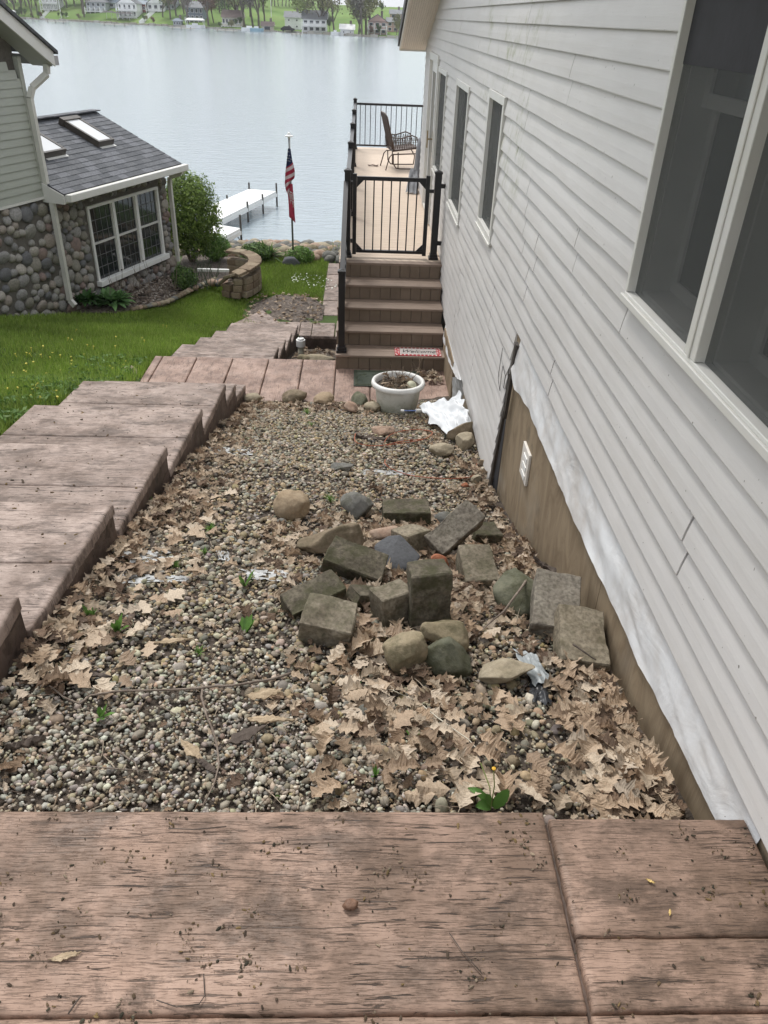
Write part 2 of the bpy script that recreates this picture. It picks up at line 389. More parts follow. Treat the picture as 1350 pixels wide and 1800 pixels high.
# upper flight: seven long sloping treads
TY = [2.22, 3.30, 4.41, 5.55, 6.64, 7.20, 7.82]; TZ = [-1.82, -2.10, -2.365, -2.635, -2.90, -3.14, -3.42]
XL, XR = -2.52, -1.22
st = thing('upper_steps', 'flight of long sloping wood-grain stamped concrete steps beside the gravel bed', 'concrete steps', (-1.87, 2.2, -2.6))
prev_y, prev_z = 1.29, -1.80
for k in range(7):
    a, b = prev_y, TY[k]; za, zb = prev_z, TZ[k]
    body = MB(); x0, x1 = XL+.012, XR-.006
    body.add([(x0, a-.02, za-.03), (x1, a-.02, za-.03), (x1, b-.012, zb-.03), (x0, b-.012, zb-.03), (x0, a-.02, za-.75), (x1, a-.02, za-.75), (x1, b-.012, zb-.75), (x0, b-.012, zb-.75)],
             [(0, 1, 2, 3), (7, 6, 5, 4), (0, 4, 5, 1), (1, 5, 6, 2), (2, 6, 7, 3), (3, 7, 4, 0)])
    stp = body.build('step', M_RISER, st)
    zf = lambda y, a=a, b=b, za=za, zb=zb: za+(zb-za)*(y-a)/(b-a)
    L = b-a
    rows = [(a, a+L*.46), (a+L*.46, b)] if L > .8 else [(a, b)]
    for r0, r1 in rows:
        board('stamped_board', [(XL, r0+.003, zf(r0)), (XR, r0+.003, zf(r0)), (XR, r1-.003, zf(r1)), (XL, r1-.003, zf(r1))], M_STX, stp, edge=.011)
    drop = .17 if k < 5 else .14
    prev_y, prev_z = b, zb-drop
# lower landing at the deck stairs
ll = thing('lower_landing', None, None, (-.7, 8.4, -4)); setprops(ll, kind='structure')
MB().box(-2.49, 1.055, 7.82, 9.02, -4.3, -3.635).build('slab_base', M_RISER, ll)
sx = [-2.5, -2.40, -1.98, -1.54, -1.10, -.68, -.27, .14, .58, 1.06]
for i in range(len(sx)-1):
    board('stamped_board', [(sx[i]+.005, 7.80, -3.6), (sx[i+1]-.005, 7.80, -3.6), (sx[i+1]-.005, 9.04, -3.6), (sx[i]+.005, 9.04, -3.6)], M_STY, ll, edge=.012, res=.05)
# lower flight
s2 = thing('lower_steps', 'lower flight of pale stamped concrete steps going down to the lawn', 'concrete steps', (-1.7, 9.1, -4))
LY = [10.08, 11.1, 12.15, 13.45]; LZ = [-3.84, -4.11, -4.38, -4.70]
pa, pz = 9.045, -3.70
for k in range(4):
    a, b, za, zb = pa, LY[k], pz, LZ[k]; x0 = -2.40+.04*k; x1 = -1.09
    MB().add([], []) if False else None
    body = MB(); body.add([(x0+.01, a-.02, za-.03), (x1-.01, a-.02, za-.03), (x1-.01, b-.012, zb-.03), (x0+.01, b-.012, zb-.03), (x0+.01, a-.02, za-1.1), (x1-.01, a-.02, za-1.1), (x1-.01, b-.012, zb-1.1), (x0+.01, b-.012, zb-1.1)],
             [(0, 1, 2, 3), (7, 6, 5, 4), (0, 4, 5, 1), (1, 5, 6, 2), (2, 6, 7, 3), (3, 7, 4, 0)])
    stp = body.build('step', M_RISER, s2); mid = a+(b-a)*.48; zm = za+(zb-za)*.48
    for r0, r1, z0, z1 in ((a, mid, za, zm), (mid, b, zm, zb)):
        board('stamped_board', [(x0, r0+.003, z0), (x1, r0+.003, z0), (x1, r1-.003, z1), (x0, r1-.003, z1)], M_STX, stp, edge=.01, res=.06)
    pa, pz = b, zb-.17
# bottom landing, its retaining edge and the walk beyond
bl = thing('bottom_landing', None, None, (-1, 13.8, -5)); setprops(bl, kind='structure')
MB().prism([(-2.3, 13.45, -4.93), (-1.09, 13.45, -4.93), (-1.09, 13.42, -4.93), (1.0, 13.42, -4.93), (1.0, 14.1, -4.93), (-1.5, 14.1, -4.93), (-1.88, 14.75, -4.93), (-2.32, 13.95, -4.93)], (0, 0, -.5)).build('slab_base', M_RISER, bl)
MB().box(-1.085, 1.0, 13.38, 13.42, -5.6, -4.93).build('retaining_face', M_RISER, bl)
for x0, x1 in ((-1.085, -.86), (-.86, -.44), (-.43, .05), (.05, .5)):
    board('stamped_board', [(x0+.005, 13.38, -4.88), (x1-.005, 13.38, -4.88), (x1-.005, 14.1, -4.88), (x0+.005, 14.1, -4.88)], M_STX, bl, res=.1)
MB().prism([(-2.3, 13.46, -4.88), (-1.09, 13.46, -4.88), (-1.09, 14.1, -4.88), (-1.5, 14.1, -4.88), (-1.88, 14.75, -4.88), (-2.32, 13.95, -4.88)], (0, 0, -.045)).build('stamped_board', M_STX, bl, bevel=.006)
wk = thing('lake_walk', None, None, (-.5, 15, -5)); setprops(wk, kind='structure')
for i in range(4):
    y = 14.75+i*.95
    board('stamped_board', [(-.74, y, -4.95), (-.42, y, -4.95), (-.42, y+.94, -4.96), (-.74, y+.94, -4.96)], M_STX, wk, res=.1)
for i in range(14):
    y = 14.12+i*.3
    board('stamped_board', [(-.40, y, -4.945), (.35, y, -4.945), (.35, y+.29, -4.945), (-.40, y+.29, -4.945)], M_CONC if i % 3 else M_STX, wk, res=.15)
grid_mesh('bare_soil_patch', np.linspace(-2.3, -.7, 24), np.linspace(13.9, 16.0, 30), lambda x, y: -4.93+.05*mnoise.noise(Vector((x*3, y*3, 1)))-.35*max(0, ((x+1.4)/.75)**2+((y-14.9)/1.0)**2-1), M_MULCH, kind='structure')

# ------------------------------------------------------------------ water, far shore
def mat_water():
    m = NT('lake_water'); g = m.coord('World', scale=(.55, 1.6, 1))
    n1 = m.noise(g, 2.2, 5, .62, .3); n2 = m.noise(m.coord('World', scale=(.25, .5, 1)), .25, 4, .6)
    nr = m.bump(n1, .5, .10); nr = m.bump(m.noise(g, 9, 3), .35, .02, nr)
    far = m.ramp(m.noise(m.coord('World', scale=(.25, .9, 1)), .05, 4, .6), [(.3, .10), (.7, .22)])
    return m.fin((.29, .35, .39), .15, nr, .9)
M_WATER = mat_water()
MB().add([], []) if False else None
grid_mesh('lake_water', [-430, 0, 300], [20.5, 60, 200, 420, 600], lambda x, y: -5.5, M_WATER, kind='structure')
SH = [(-400, 490), (-139.8, 354.6), (-56.1, 311.2), (-14.3, 287.9), (11.2, 270.7), (150, 180), (400, 60)]
def shore_y(x): return float(np.interp(x, [a for a, b in SH], [b for a, b in SH]))
def far_z(x, y):
    d = y-shore_y(x)
    if d < 0: return -7.0
    w = min(1, max(0, (-30-x)/35))      # wooded steep bank on the left, open meadow hill on the right
    bank = -5.2+min(d, 45)*.17+max(0, d-45)*.06
    t = min(1, max(0, d/130)); mead = -5.2+.012*d+6.8*(t*t*(3-2*t))+1.3*mnoise.noise(Vector((x/70, y/60, 0)))*t
    if d > 150: mead -= (d-150)*.012
    return bank*w+mead*(1-w)
def mat_far():
    m = NT('far_meadow'); w = m.coord('World')
    c = m.mix(m.ramp(m.noise(w, .035, 5, .6), [(.35, 0), (.62, 1)]), (.11, .19, .05), (.17, .26, .075))
    c = m.mix(m.ramp(m.noise(m.coord('World', scale=(.4, 2, 1)), .05, 4), [(.5, 0), (.7, .4)]), c, (.17, .17, .07))
    return m.fin(c, .95, m.bump(m.noise(w, 1.5, 4), .5, .2), .1)
grid_mesh('far_shore_hill', np.linspace(-420, 260, 120), np.concatenate([np.linspace(60, 255, 30), np.linspace(258, 520, 130), np.linspace(530, 900, 14)]), far_z, mat_far(), kind='structure')
# ------------------------------------------------------------------ near house
W = 1.07; S0 = -1.735; LAP = .115
NH = thing('lake_house', 'grey vinyl sided lake house wall along the right with white windows', 'house', (W, 5, -3.2))
rake = lambda y: .26*(15.1-y)-.37 if y > 7.1 else .26*(y+.9)-.37
OPEN = [(1.55, 2.99, -.90, .62), (6.36, 7.20, -1.535, -.465), (8.57, 9.80, -1.87, -.55), (11.0, 12.25, -1.87, -.55), (12.3, 13.85, -2.66, -.42)]
JO = {-6: [8.28], -5: [8.25, 6.7], -4: [8.0, 6.7], -3: [8.2], -2: [6.0], -1: [4.93, 6.0], 0: [3.9, 8.0], 1: [1.975, 4.85, 8.0], 2: [4.69, 5.1], 3: [2.98, 3.83, 5.15], 4: [5.7, 10.5], 5: [5.5, 12.9], 6: [4.45, 8.2, 0.3], 7: [5.8, 9.9, 1.0], 8: [7.09, 9.2], 9: [4.2, 10.1], 10: [6.3, 11], 11: [3.1, 9], 12: [5, 8]}
k = -12; nplank = 0
while True:
    z0 = S0+k*LAP; z1 = z0+LAP+.008; zc = z0+LAP*.5
    if z0 > 1.62: break
    ya, yb = -1.6, 15.1
    if k < 0: ya = 4.98-(.0 if k > -2 else 0)+.02*(-k)*.9
    if z1 > -.37:   # trim to the rake
        dy = (z1+.37)/.26; ya = max(ya, -.9+dy-.3); yb = min(yb, 15.1-dy+.3)
        if yb-ya < .5: break
    cuts = []
    for o in OPEN:
        if z0+LAP*.6 > o[2] and zc < o[3]: cuts.append((o[0], o[1]))
    segs = [(ya, yb)]
    for c0, c1 in cuts:
        ns = []
        for s0, s1 in segs:
            if c1 <= s0 or c0 >= s1: ns.append((s0, s1)); continue
            if c0 > s0: ns.append((s0, c0))
            if c1 < s1: ns.append((c1, s1))
        segs = ns
    gap = .004
    for j in sorted(JO.get(k//2, [])):
        g = .013 if (k//2, j) in ((0, 3.9), (1, 1.975)) else (.012 if k < 6 else .008)
        sk_ = .03*(k % 2)
        ns = []
        for s0, s1 in segs:
            jj = j+sk_
            if s0+.15 < jj < s1-.15: ns += [(s0, jj-g/2), (jj+g/2, s1)]
            else: ns.append((s0, s1))
        segs = ns
    for s0, s1 in segs:
        off = random.uniform(0, .0012); n = max(2, int((s1-s0)/.35)); vs_ = []; fs = []
        prof = [(W, z0+.007), (W-.0185-off, z0), (W-.0195-off, z0+.004), (W-.0145-off, z0+.045), (W-.001, z1), (W, z1)]
        for i in range(n+1):
            y = s0+(s1-s0)*i/n; wv = .0016*mnoise.noise(Vector((y*1.3, k*.7, 0)))
            if k < 12 and k > -9 and 3.5 < y < 9: wv += .008*mnoise.noise(Vector((y*2.1, k*1.7, 4)))
            if k < 0: wv -= .02*max(0, 1-abs(y-5.0)/1.2)*(-k/12)
            vs_ += [(px+wv-0.0, y, pz+wv*.8) for px, pz in prof]
        m_ = len(prof)
        for i in range(n): fs += [(i*m_+q, i*m_+q+1, (i+1)*m_+q+1, (i+1)*m_+q) for q in range(m_-1)]
        fs += [tuple(range(m_)), tuple(n*m_+q for q in range(m_))[::-1]]
        b = MB(); b.add(vs_, fs); b.build('siding_plank', M_SIDE, NH, smooth=False); nplank += 1
    k += 1
# sheathing behind the planks, with the openings left out
def wall_fill(mb, x0, x1, ya, yb, za, zb, opens):
    ys_ = sorted({ya, yb, *[v for o in opens for v in o[:2] if ya < v < yb]})
    for a, b in zip(ys_[:-1], ys_[1:]):
        zz = [(za, zb)]
        for o in opens:
            if o[0] <= a+1e-6 and o[1] >= b-1e-6:
                zz = [q for s, e in zz for q in (((s, min(e, o[2])) if o[2] > s else None), ((max(s, o[3]), e) if o[3] < e else None)) if q and q[1] > q[0]]
        for s, e in zz: mb.box(x0, x1, a, b, s, e)
sh = MB(); wall_fill(sh, W+.001, W+.10, 5.0, 15.08, -3.1, -.37, OPEN); wall_fill(sh, W+.001, W+.10, -1.6, 5.0, -1.72, -.37, OPEN)
wall_fill(sh, W+.001, W+.10, .9, 13.2, -.37, .2, OPEN)
sh.prism([(W+.001, .0, .2-.3), (W+.001, 14.2, .2-.3), (W+.001, 7.1, 1.6)], (.1, 0, 0))
sh.build('sheathing', M_SEAM, NH)
MB().box(W+.10, 9, -1.6, 15.08, -4.9, -1.0).build('house_core', M_SEAM, NH)
# far lake-side wall with its corner post, ceiling over the rooms
MB().box(W-.012, W+.05, 15.08, 15.13, -3.1, -.4).build('corner_post', M_TRIM, NH)
MB().box(W+.02, 9, 15.09, 15.12, -2.7, -.3).build('lake_side_wall', M_SIDE, NH)
# plywood foundation sheets
for i, (a, b) in enumerate(((-1.6, .55), (.56, 2.62), (2.625, 5.06), (5.07, 7.5), (7.505, 8.95))):
    za = -1.6 if b < 5.05 or a < 4 else -3.0
    MB().box(W+.003, W+.02, a, b, -4.0, -1.70 if b < 5.07 else -3.09).build('plywood_sheet', M_PLY, NH, 'weathered plywood skirt sheet' if i == 2 else None)
# concrete block foundation stub near deck stairs
MB().box(W-.035, W+.003, 7.9, 9.0, -4.0, -3.14).build('foundation_post', M_PLY, NH)
# step in the siding edge: dark j-channel strip that leans down to the ground
m_ = MB(); m_.bar((W-.028, 4.83, -1.78), (W-.03, 4.91, -2.35), .022, .05); m_.bar((W-.034, 4.93, -2.30), (W-.05, 5.03, -3.03), .02, .05)
m_.build('edge_channel', simple('dark_metal_strip', (.045, .038, .033), .6, .2), NH)
m_ = MB(); m_.bar((W-.03, 5.95, -3.17), (W-.03, 5.85, -3.5), .03, .02); m_.bar((W-.035, 5.55, -3.05), (W-.04, 5.5, -3.4), .03, .02); m_.build('edge_stake', M_PLY, NH)
# hanging wrap
ny, nz = 130, 12; V = []
def wrap_bot(y):
    b = interp(y, [(1.25, -1.93), (1.45, -1.965), (1.95, -2.01), (2.6, -2.035), (3.2, -2.04), (4.0, -2.05), (4.55, -2.07), (4.72, -2.08), (4.80, -1.99)])
    return b+.012*mnoise.noise(Vector((y*5, 0, 0)))+.004*mnoise.noise(Vector((y*25, 0, 0)))
for i in range(ny+1):
    y = 1.2+(4.82-1.2)*i/ny
    for j in range(nz+1):
        t = j/nz; zt = S0+.015; zb = wrap_bot(y)+.035
        if y > 4.5: zt = S0+.015
        x = W-.004-.014*t*t-.012*mnoise.noise(Vector((y*2.2+t*1.5, t*1.5, 0)))*t-.010*mnoise.noise(Vector((y*7+t*4, t*3, 2)))*min(1, t*2)-(.03*max(0, 1-(4.82-y)/.3)*t)
        V.append((min(x, W-.002), y, zt+(zb-zt)*t))
Fc = [(i*(nz+1)+j, i*(nz+1)+j+1, (i+1)*(nz+1)+j+1, (i+1)*(nz+1)+j) for i in range(ny) for j in range(nz)]
npmesh('house_wrap', V, Fc, M_WRAP, parent=NH, label='white house wrap hanging loose below the siding')
# a second scrap of wrap near the stairs
V = []
for i in range(31):
    y = 7.3+1.75*i/30
    for j in range(7):
        t = j/6; V.append((W-.016-.025*t-.012*mnoise.noise(Vector((y*6, t*2, 9)))*t, y, -3.09-t*(.03+.17*min(1, (y-7.3)/1.0))+.01*mnoise.noise(Vector((y*9, 0, 0)))*t))
Fc = [(i*7+j, i*7+j+1, (i+1)*7+j+1, (i+1)*7+j) for i in range(30) for j in range(6)]
npmesh('house_wrap', V, Fc, M_WRAP, parent=NH)
# small white outlet block on the plywood
v_ = MB().box(W-.014, W+.003, 4.12, 4.32, -2.45, -2.23).build('foundation_vent', M_SOFFIT, NH, bevel=.003)
m_ = MB()
for i in range(3): m_.box(W-.02, W-.0145, 4.155, 4.25, -2.425+i*.06, -2.395+i*.06)
m_.build('vent_louvre', M_WHITE, v_)
# loose black wire on the siding
m_ = MB(); xx = W-.022
m_.tube([(xx, 5.33, -2.0), (xx-.01, 5.30, -2.10), (xx-.01, 5.31, -2.22), (xx, 5.24, -2.3), (xx-.015, 5.17, -2.18), (xx-.02, 5.14, -2.06), (xx, 5.11, -2.12), (xx-.01, 5.07, -2.2), (xx-.02, 5.0, -2.08), (xx-.01, 4.96, -2.0), (xx-.012, 4.97, -2.3), (xx-.012, 5.0, -2.6)], .0022, 5)
setprops(m_.build('loose_wire', M_BLACK, None), 'thin black wire dangling in loops against the lower siding', 'wire')
# windows ---------------------------------------------------------
def window(y0, y1, z0, z1, unit_list, parent, depth=.09, rail=None, screen=True, fw=.035):
    wf = MB(); x = W
    # outer casing
    wf.box(x-.030, x+.03, y0, y1, z1-fw, z1).box(x-.030, x+.03, y0, y1, z0, z0+fw)
    wf.box(x-.030, x+.03, y0, y0+fw, z0+fw+.001, z1-fw-.001).box(x-.030, x+.03, y1-fw, y1, z0+fw+.001, z1-fw-.001)
    wf.box(x-.042, x-.031, y0-.012, y1+.012, z0-.014, z0+.012)
    for i in range(len(unit_list)-1):
        m0, m1 = unit_list[i][1], unit_list[i+1][0]
        wf.box(x-.030, x+.03, m0, m1, z0+fw+.001, z1-fw-.001); mm = (m0+m1)/2
        wf.box(x-.036, x-.0305, mm-.006, mm+.006, z0+fw, z1-fw)
    wo_ = wf.build('window', M_TRIM, parent, bevel=.002)
    for a, b in unit_list:
        a2 = a+(fw if abs(a-y0) < .01 else 0); b2 = b-(fw if abs(b-y1) < .01 else 0)
        r = MB(); d = x+depth
        zz0, zz1 = z0+fw, z1-fw
        r.box(x+.031, d+.05, a2-.002, a2+.012, zz0, zz1).box(x+.031, d+.05, b2-.012, b2+.002, zz0, zz1).box(x+.031, d+.05, a2+.013, b2-.013, zz0-.002, zz0+.012).box(x+.031, d+.05, a2+.013, b2-.013, zz1-.012, zz1+.002)
        r.build('jamb', M_SASH, wo_)
        zm = rail if rail is not None else (z0+z1)/2
        for (s0, s1, dd, nm) in ((zz0+.013, zm+.02, d+.012, 'lower_sash'), (zm-.02, zz1-.013, d-.03, 'upper_sash')):
            sm = MB(); t = .045
            sm.box(dd, dd+.028, a2+.013, a2+.013+t, s0, s1).box(dd, dd+.028, b2-.013-t, b2-.013, s0, s1).box(dd, dd+.028, a2+.014+t, b2-.014-t, s0, s0+t).box(dd, dd+.028, a2+.014+t, b2-.014-t, s1-t*.8, s1)
            sm.build(nm, M_SASH, wo_, bevel=.002)
            MB().box(dd+.012, dd+.016, a2+.012+t, b2-.012-t, s0+t-.002, s1-t*.8+.002).build('pane', M_GLASS, wo_)
        if screen: MB().box(x+.002, x+.0025, a2+.004, b2-.004, zz0+.002, zz1-.002).build('screen', M_SCREEN, wo_)
    return wo_
window(1.55, 2.985, -.895, .62, [(1.55, 2.235), (2.325, 2.985)], NH, rail=-.205, depth=.12, fw=.024)
window(6.37, 7.19, -1.53, -.47, [(6.37, 7.19)], NH, fw=.06)
window(8.58, 9.79, -1.865, -.555, [(8.58, 9.79)], NH, fw=.06)
window(11.01, 12.24, -1.865, -.555, [(11.01, 12.24)], NH, fw=.06)
# patio door
d = MB(); d.box(W-.04, W+.04, 12.31, 13.84, -.53, -.43).box(W-.04, W+.04, 12.31, 12.40, -2.66, -.531).box(W-.04, W+.04, 13.75, 13.84, -2.66, -.531).box(W-.03, W+.04, 12.401, 13.749, -2.66, -2.62)
dr = d.build('door', M_TRIM, NH, 'white storm door opening onto the deck', bevel=.003)
d = MB(); d.box(W+.005, W+.03, 12.41, 12.55, -2.61, -.54).box(W+.005, W+.03, 13.6, 13.74, -2.61, -.54).box(W+.005, W+.03, 12.551, 13.599, -2.61, -2.35).box(W+.005, W+.03, 12.551, 13.599, -.68, -.54)
d.build('door_leaf', M_WHITE, dr); MB().box(W+.014, W+.018, 12.551, 13.599, -2.35, -.68).build('pane', M_GLASS, dr)
h_ = MB(); h_.bar((W-.03, 13.52, -1.75), (W-.03, 13.52, -1.5), .018); h_.bar((W-.03, 13.5, -1.62), (W+.01, 13.5, -1.62), .02); h_.build('handle', simple('brass', (.4, .3, .16), .35, .1, metal=.8), dr)
# roof over the gable
OH = .44
def roofbox(mb, xa, xb, z0, z1):
    mb.prism([(xa, 15.52, rake(15.52)+z0), (xa, 7.1, rake(7.1001)+z0), (xa, -1.4, rake(-1.4)+z0), (xa, -1.4, rake(-1.4)+z1), (xa, 7.1, rake(7.1001)+z1), (xa, 15.52, rake(15.52)+z1)], (xb-xa, 0, 0))
m_ = MB(); roofbox(m_, W-OH+.02, 8, .17, .21); m_.build('roof_shingles', M_SHING, NH)
m_ = MB(); roofbox(m_, W-OH-.012, W-OH+.015, -.01, .18); m_.build('rake_fascia', M_TRIM, NH)
m_ = MB(); roofbox(m_, W-OH-.04, W-OH-.013, .05, .205); m_.build('drip_edge', M_SHING, NH)
for i in range(13):
    x0 = W-OH+.016+i*(OH-.016)/13; m_ = MB(); roofbox(m_, x0, x0+(OH-.016)/13-.004, .0, .012); m_.build('soffit_strip', M_SOFFIT, NH)
m_ = MB(); roofbox(m_, W-OH+.016, W, .014, .02); m_.build('soffit_back', M_SEAM, NH)
MB().box(W-OH, 8, 15.49, 15.56, rake(15.5)-.02, rake(15.5)+.17).build('eave_gutter', M_TRIM, NH)

# ------------------------------------------------------------------ deck, stairs, railings
DZ = -2.68
DK = thing('lake_deck', 'tan composite deck reached by brown steps along the house wall', 'deck', (.4, 10.2, -3.6))
y = 10.08; first = True
while y < 20.3:
    xr = 1.062 if y < 15.05 else 4.5
    w_ = .138
    MB().box(-.27, xr, y, y+w_-.006, DZ-.03, DZ).build('deck_board', M_STEP if first else M_COMP, DK, bevel=.003); first = False; y += w_
MB().box(-.262, -.235, 10.11, 20.28, DZ-.30, DZ-.032).box(-.234, 1.06, 10.11, 10.14, DZ-.30, DZ-.032).box(-.234, 4.5, 20.25, 20.28, DZ-.3, DZ-.032).build('rim_joist', M_RISE, DK)
MB().box(-.234, 1.06, 10.2, 20.2, DZ-.25, DZ-.045).build('joists', M_SEAM, DK)
MB().box(.93, 1.055, 10.5, 12.2, DZ+.002, DZ+.012).build('border_board', M_COMP, DK)
for yy in (12.8, 15.2, 17.5, 20.1): MB().box(-.22, -.08, yy-.07, yy+.07, -5.6, DZ-.251).build('post', M_RISE, DK)
ys_n = [10.06, 9.73, 9.40, 9.07, 8.74]
for i in range(1, 5):
    n0 = ys_n[i]; z = DZ-.184*i
    MB().box(-.275, 1.045, n0, n0+.155, z-.028, z).build('tread', M_STEP, DK, bevel=.004)
    MB().box(-.275, 1.045, n0+.158, n0+.352, z-.028, z).build('tread', M_STEP, DK, bevel=.004)
for i in range(5):
    n0 = ys_n[i]+.022; z1 = DZ-.184*i-.029; z0 = DZ-.184*(i+1)+.001
    nb_ = 10; ww = 1.29/nb_
    for j in range(nb_):
        x0 = -.25+j*ww; MB().box(x0, x0+ww-.004, n0, n0+.018, z0, z1).build('riser_board', M_RISE, DK, bevel=.002)
    MB().box(-.25, 1.035, n0+.02, n0+.03, z0, z1).build('riser_backing', M_SEAM, DK)
    yb_ = ys_n[i]+.355 if i else 10.2
    for j in range(2): MB().box(-.268, -.25, n0+.0+(j*.165), n0+.161+(j*.165), -3.62, z1-.001).build('side_board', M_RISE, DK)
MB().box(-.249, 1.0, 10.13, 10.2, -3.7, -2.75).box(-.262, -.25, 10.12, 13.38, -3.62, -2.99).build('stair_back', M_RISE, DK)
# railings
def post(mb, x, y, z0, z1, w=.076):
    mb.box(x-w/2, x+w/2, y-w/2, y+w/2, z0, z1).box(x-.062, x+.062, y-.062, y+.062, z0, z0+.03).box(x-.05, x+.05, y-.05, y+.05, z0+.03, z0+.07)
    mb.box(x-w/2-.008, x+w/2+.008, y-w/2-.008, y+w/2+.008, z1, z1+.022)
    w2 = w/2
    mb.add([(x-w2, y-w2, z1+.022), (x+w2, y-w2, z1+.022), (x+w2, y+w2, z1+.022), (x-w2, y+w2, z1+.022), (x, y, z1+.045)], [(0, 1, 4), (1, 2, 4), (2, 3, 4), (3, 0, 4)])
RL = thing('deck_railing', 'black metal railing with thin balusters around the lakeside deck', 'railing', (-.17, 15, DZ))
py = [10.36, 12.85, 15.25, 17.6, 20.1]; XRL = -.17
for yy in py:
    m_ = MB(); post(m_, XRL, yy, DZ, -1.64); m_.build('post', M_BLACK, RL)
for a, b in zip(py[:-1], py[1:]):
    MB().box(XRL-.028, XRL+.028, a+.04, b-.04, -1.745, -1.70).build('top_rail', M_BLACK, RL)
    MB().box(XRL-.02, XRL+.02, a+.04, b-.04, DZ+.07, DZ+.105).build('bottom_rail', M_BLACK, RL)
    n = int((b-a)/.115)
    for i in range(1, n): yy = a+(b-a)*i/n; MB().box(XRL-.008, XRL+.008, yy-.008, yy+.008, DZ+.106, -1.746).build('baluster', M_BLACK, RL)
for a, b in ((XRL, 1.75), (1.75, 3.6)):
    m_ = MB(); post(m_, b, 20.1, DZ, -1.64); m_.build('post', M_BLACK, RL)
    MB().box(a+.04, b-.04, 20.07, 20.13, -1.745, -1.70).build('top_rail', M_BLACK, RL)
    MB().box(a+.04, b-.04, 20.08, 20.12, DZ+.07, DZ+.105).build('bottom_rail', M_BLACK, RL)
    n = 16
    for i in range(1, n): xx = a+(b-a)*i/n; MB().box(xx-.008, xx+.008, 20.092, 20.108, DZ+.106, -1.746).build('baluster', M_BLACK, RL)
SR = thing('stair_handrail', 'black metal handrail sloping down the left side of the deck steps', 'handrail', (-.2, 8.86, -3.416))
m_ = MB(); post(m_, -.205, 8.86, -3.416, -2.47); m_.build('post', M_BLACK, SR)
m_ = MB(); m_.bar((-.205, 8.90, -2.60), (-.19, 10.32, -1.76), .056, .045); m_.build('top_rail', M_BLACK, SR)
m_ = MB(); m_.bar((-.205, 8.90, -3.27), (-.19, 10.32, -2.50), .04, .035); m_.build('bottom_rail', M_BLACK, SR)
for i in range(1, 12):
    t = i/12; yy = 8.90+1.42*t; MB().box(-.206, -.19, yy-.008, yy+.008, -3.25+.77*t, -2.62+.84*t).build('baluster', M_BLACK, SR)
WP = thing('wall_post', 'black square railing post against the siding at the top of the deck steps', 'post', (.97, 10.36, DZ))
m_ = MB(); post(m_, .965, 10.36, DZ, -1.63, .085); m_.build('post_shaft', M_BLACK, WP)
for z in (-2.5, -1.8): MB().box(1.008, 1.06, 10.34, 10.38, z, z+.05).build('wall_bracket', M_BLACK, WP)
GT = thing('deck_gate', 'black metal gate with seven thin bars closing the top of the deck steps', 'gate', (.4, 10.36, DZ))
gx0, gx1, gz0, gz1 = -.105, .865, DZ+.06, -1.69; gy = 10.36
for a_ in (gx0, gx1-.05): MB().box(a_, a_+.05, gy-.022, gy+.022, gz0-.02, gz1+.03).build('stile', M_BLACK, GT)
MB().box(gx0+.051, gx1-.051, gy-.018, gy+.018, gz1-.045, gz1).build('top_rail', M_BLACK, GT)
MB().box(gx0+.051, gx1-.051, gy-.018, gy+.018, gz0, gz0+.035).build('bottom_rail', M_BLACK, GT)
for i in range(1, 8):
    xx = gx0+.05+(gx1-gx0-.1)*i/8; MB().box(xx-.008, xx+.008, gy-.008, gy+.008, gz0+.036, gz1-.046).build('gate_bar', M_BLACK, GT)
for sx_, x in ((1, gx0+.051), (-1, gx1-.051)):
    for sz, z in ((-1, gz1-.046), (1, gz0+.036)):
        MB().prism([(x, gy-.012, z), (x+sx_*.085, gy-.012, z), (x, gy-.012, z+sz*.085)], (0, .024, 0)).build('corner_brace', M_BLACK, GT)
MB().box(gx1+.001, gx1+.055, gy-.012, gy+.012, -1.86, -1.82).build('latch', M_BLACK, GT)
for z in (-1.8, -2.5): MB().box(XRL+.04, gx0-.001, gy-.012, gy+.012, z, z+.05).build('hinge', M_BLACK, GT)
# ------------------------------------------------------------------ numpy scatter tools
def ico(sub):
    import bmesh
    bm = bmesh.new(); bmesh.ops.create_icosphere(bm, subdivisions=sub, radius=1); bm.verts.ensure_lookup_table()
    v = np.array([x.co[:] for x in bm.verts]); f = np.array([[q.index for q in p.verts] for p in bm.faces]); bm.free(); return v, f
ICO1, ICO2, ICO3, ICO4 = ico(1), ico(2), ico(3), ico(4)
def rotmats(yaw, tx, ty):
    c, s = np.cos(yaw), np.sin(yaw); N = len(yaw); A = np.zeros((N, 3, 3)); A[:, 0, 0] = c; A[:, 0, 1] = -s; A[:, 1, 0] = s; A[:, 1, 1] = c; A[:, 2, 2] = 1
    c, s = np.cos(tx), np.sin(tx); B = np.zeros((N, 3, 3)); B[:, 0, 0] = 1; B[:, 1, 1] = c; B[:, 1, 2] = -s; B[:, 2, 1] = s; B[:, 2, 2] = c
    c, s = np.cos(ty), np.sin(ty); D = np.zeros((N, 3, 3)); D[:, 1, 1] = 1; D[:, 0, 0] = c; D[:, 0, 2] = s; D[:, 2, 0] = -s; D[:, 2, 2] = c
    return A@B@D
def scatter(proto, pos, scl, yaw, tx, ty, jitter=0):
    v, f = proto; N = len(pos)
    base = np.broadcast_to(v, (N,)+v.shape).copy()
    if jitter: base *= 1+rng.uniform(-jitter, jitter, (N, len(v), 1))
    V = base*scl[:, None, :]; V = np.einsum('nij,nkj->nki', rotmats(yaw, tx, ty), V)+pos[:, None, :]
    return V.reshape(-1, 3), (f[None]+np.arange(N)[:, None, None]*len(v)).reshape(-1, f.shape[1])
_gx = np.linspace(-1.3, 1.2, 60); _gy = np.linspace(.9, 8.3, 180)
_gz = np.array([[bed_z(x, y) for x in _gx] for y in _gy])
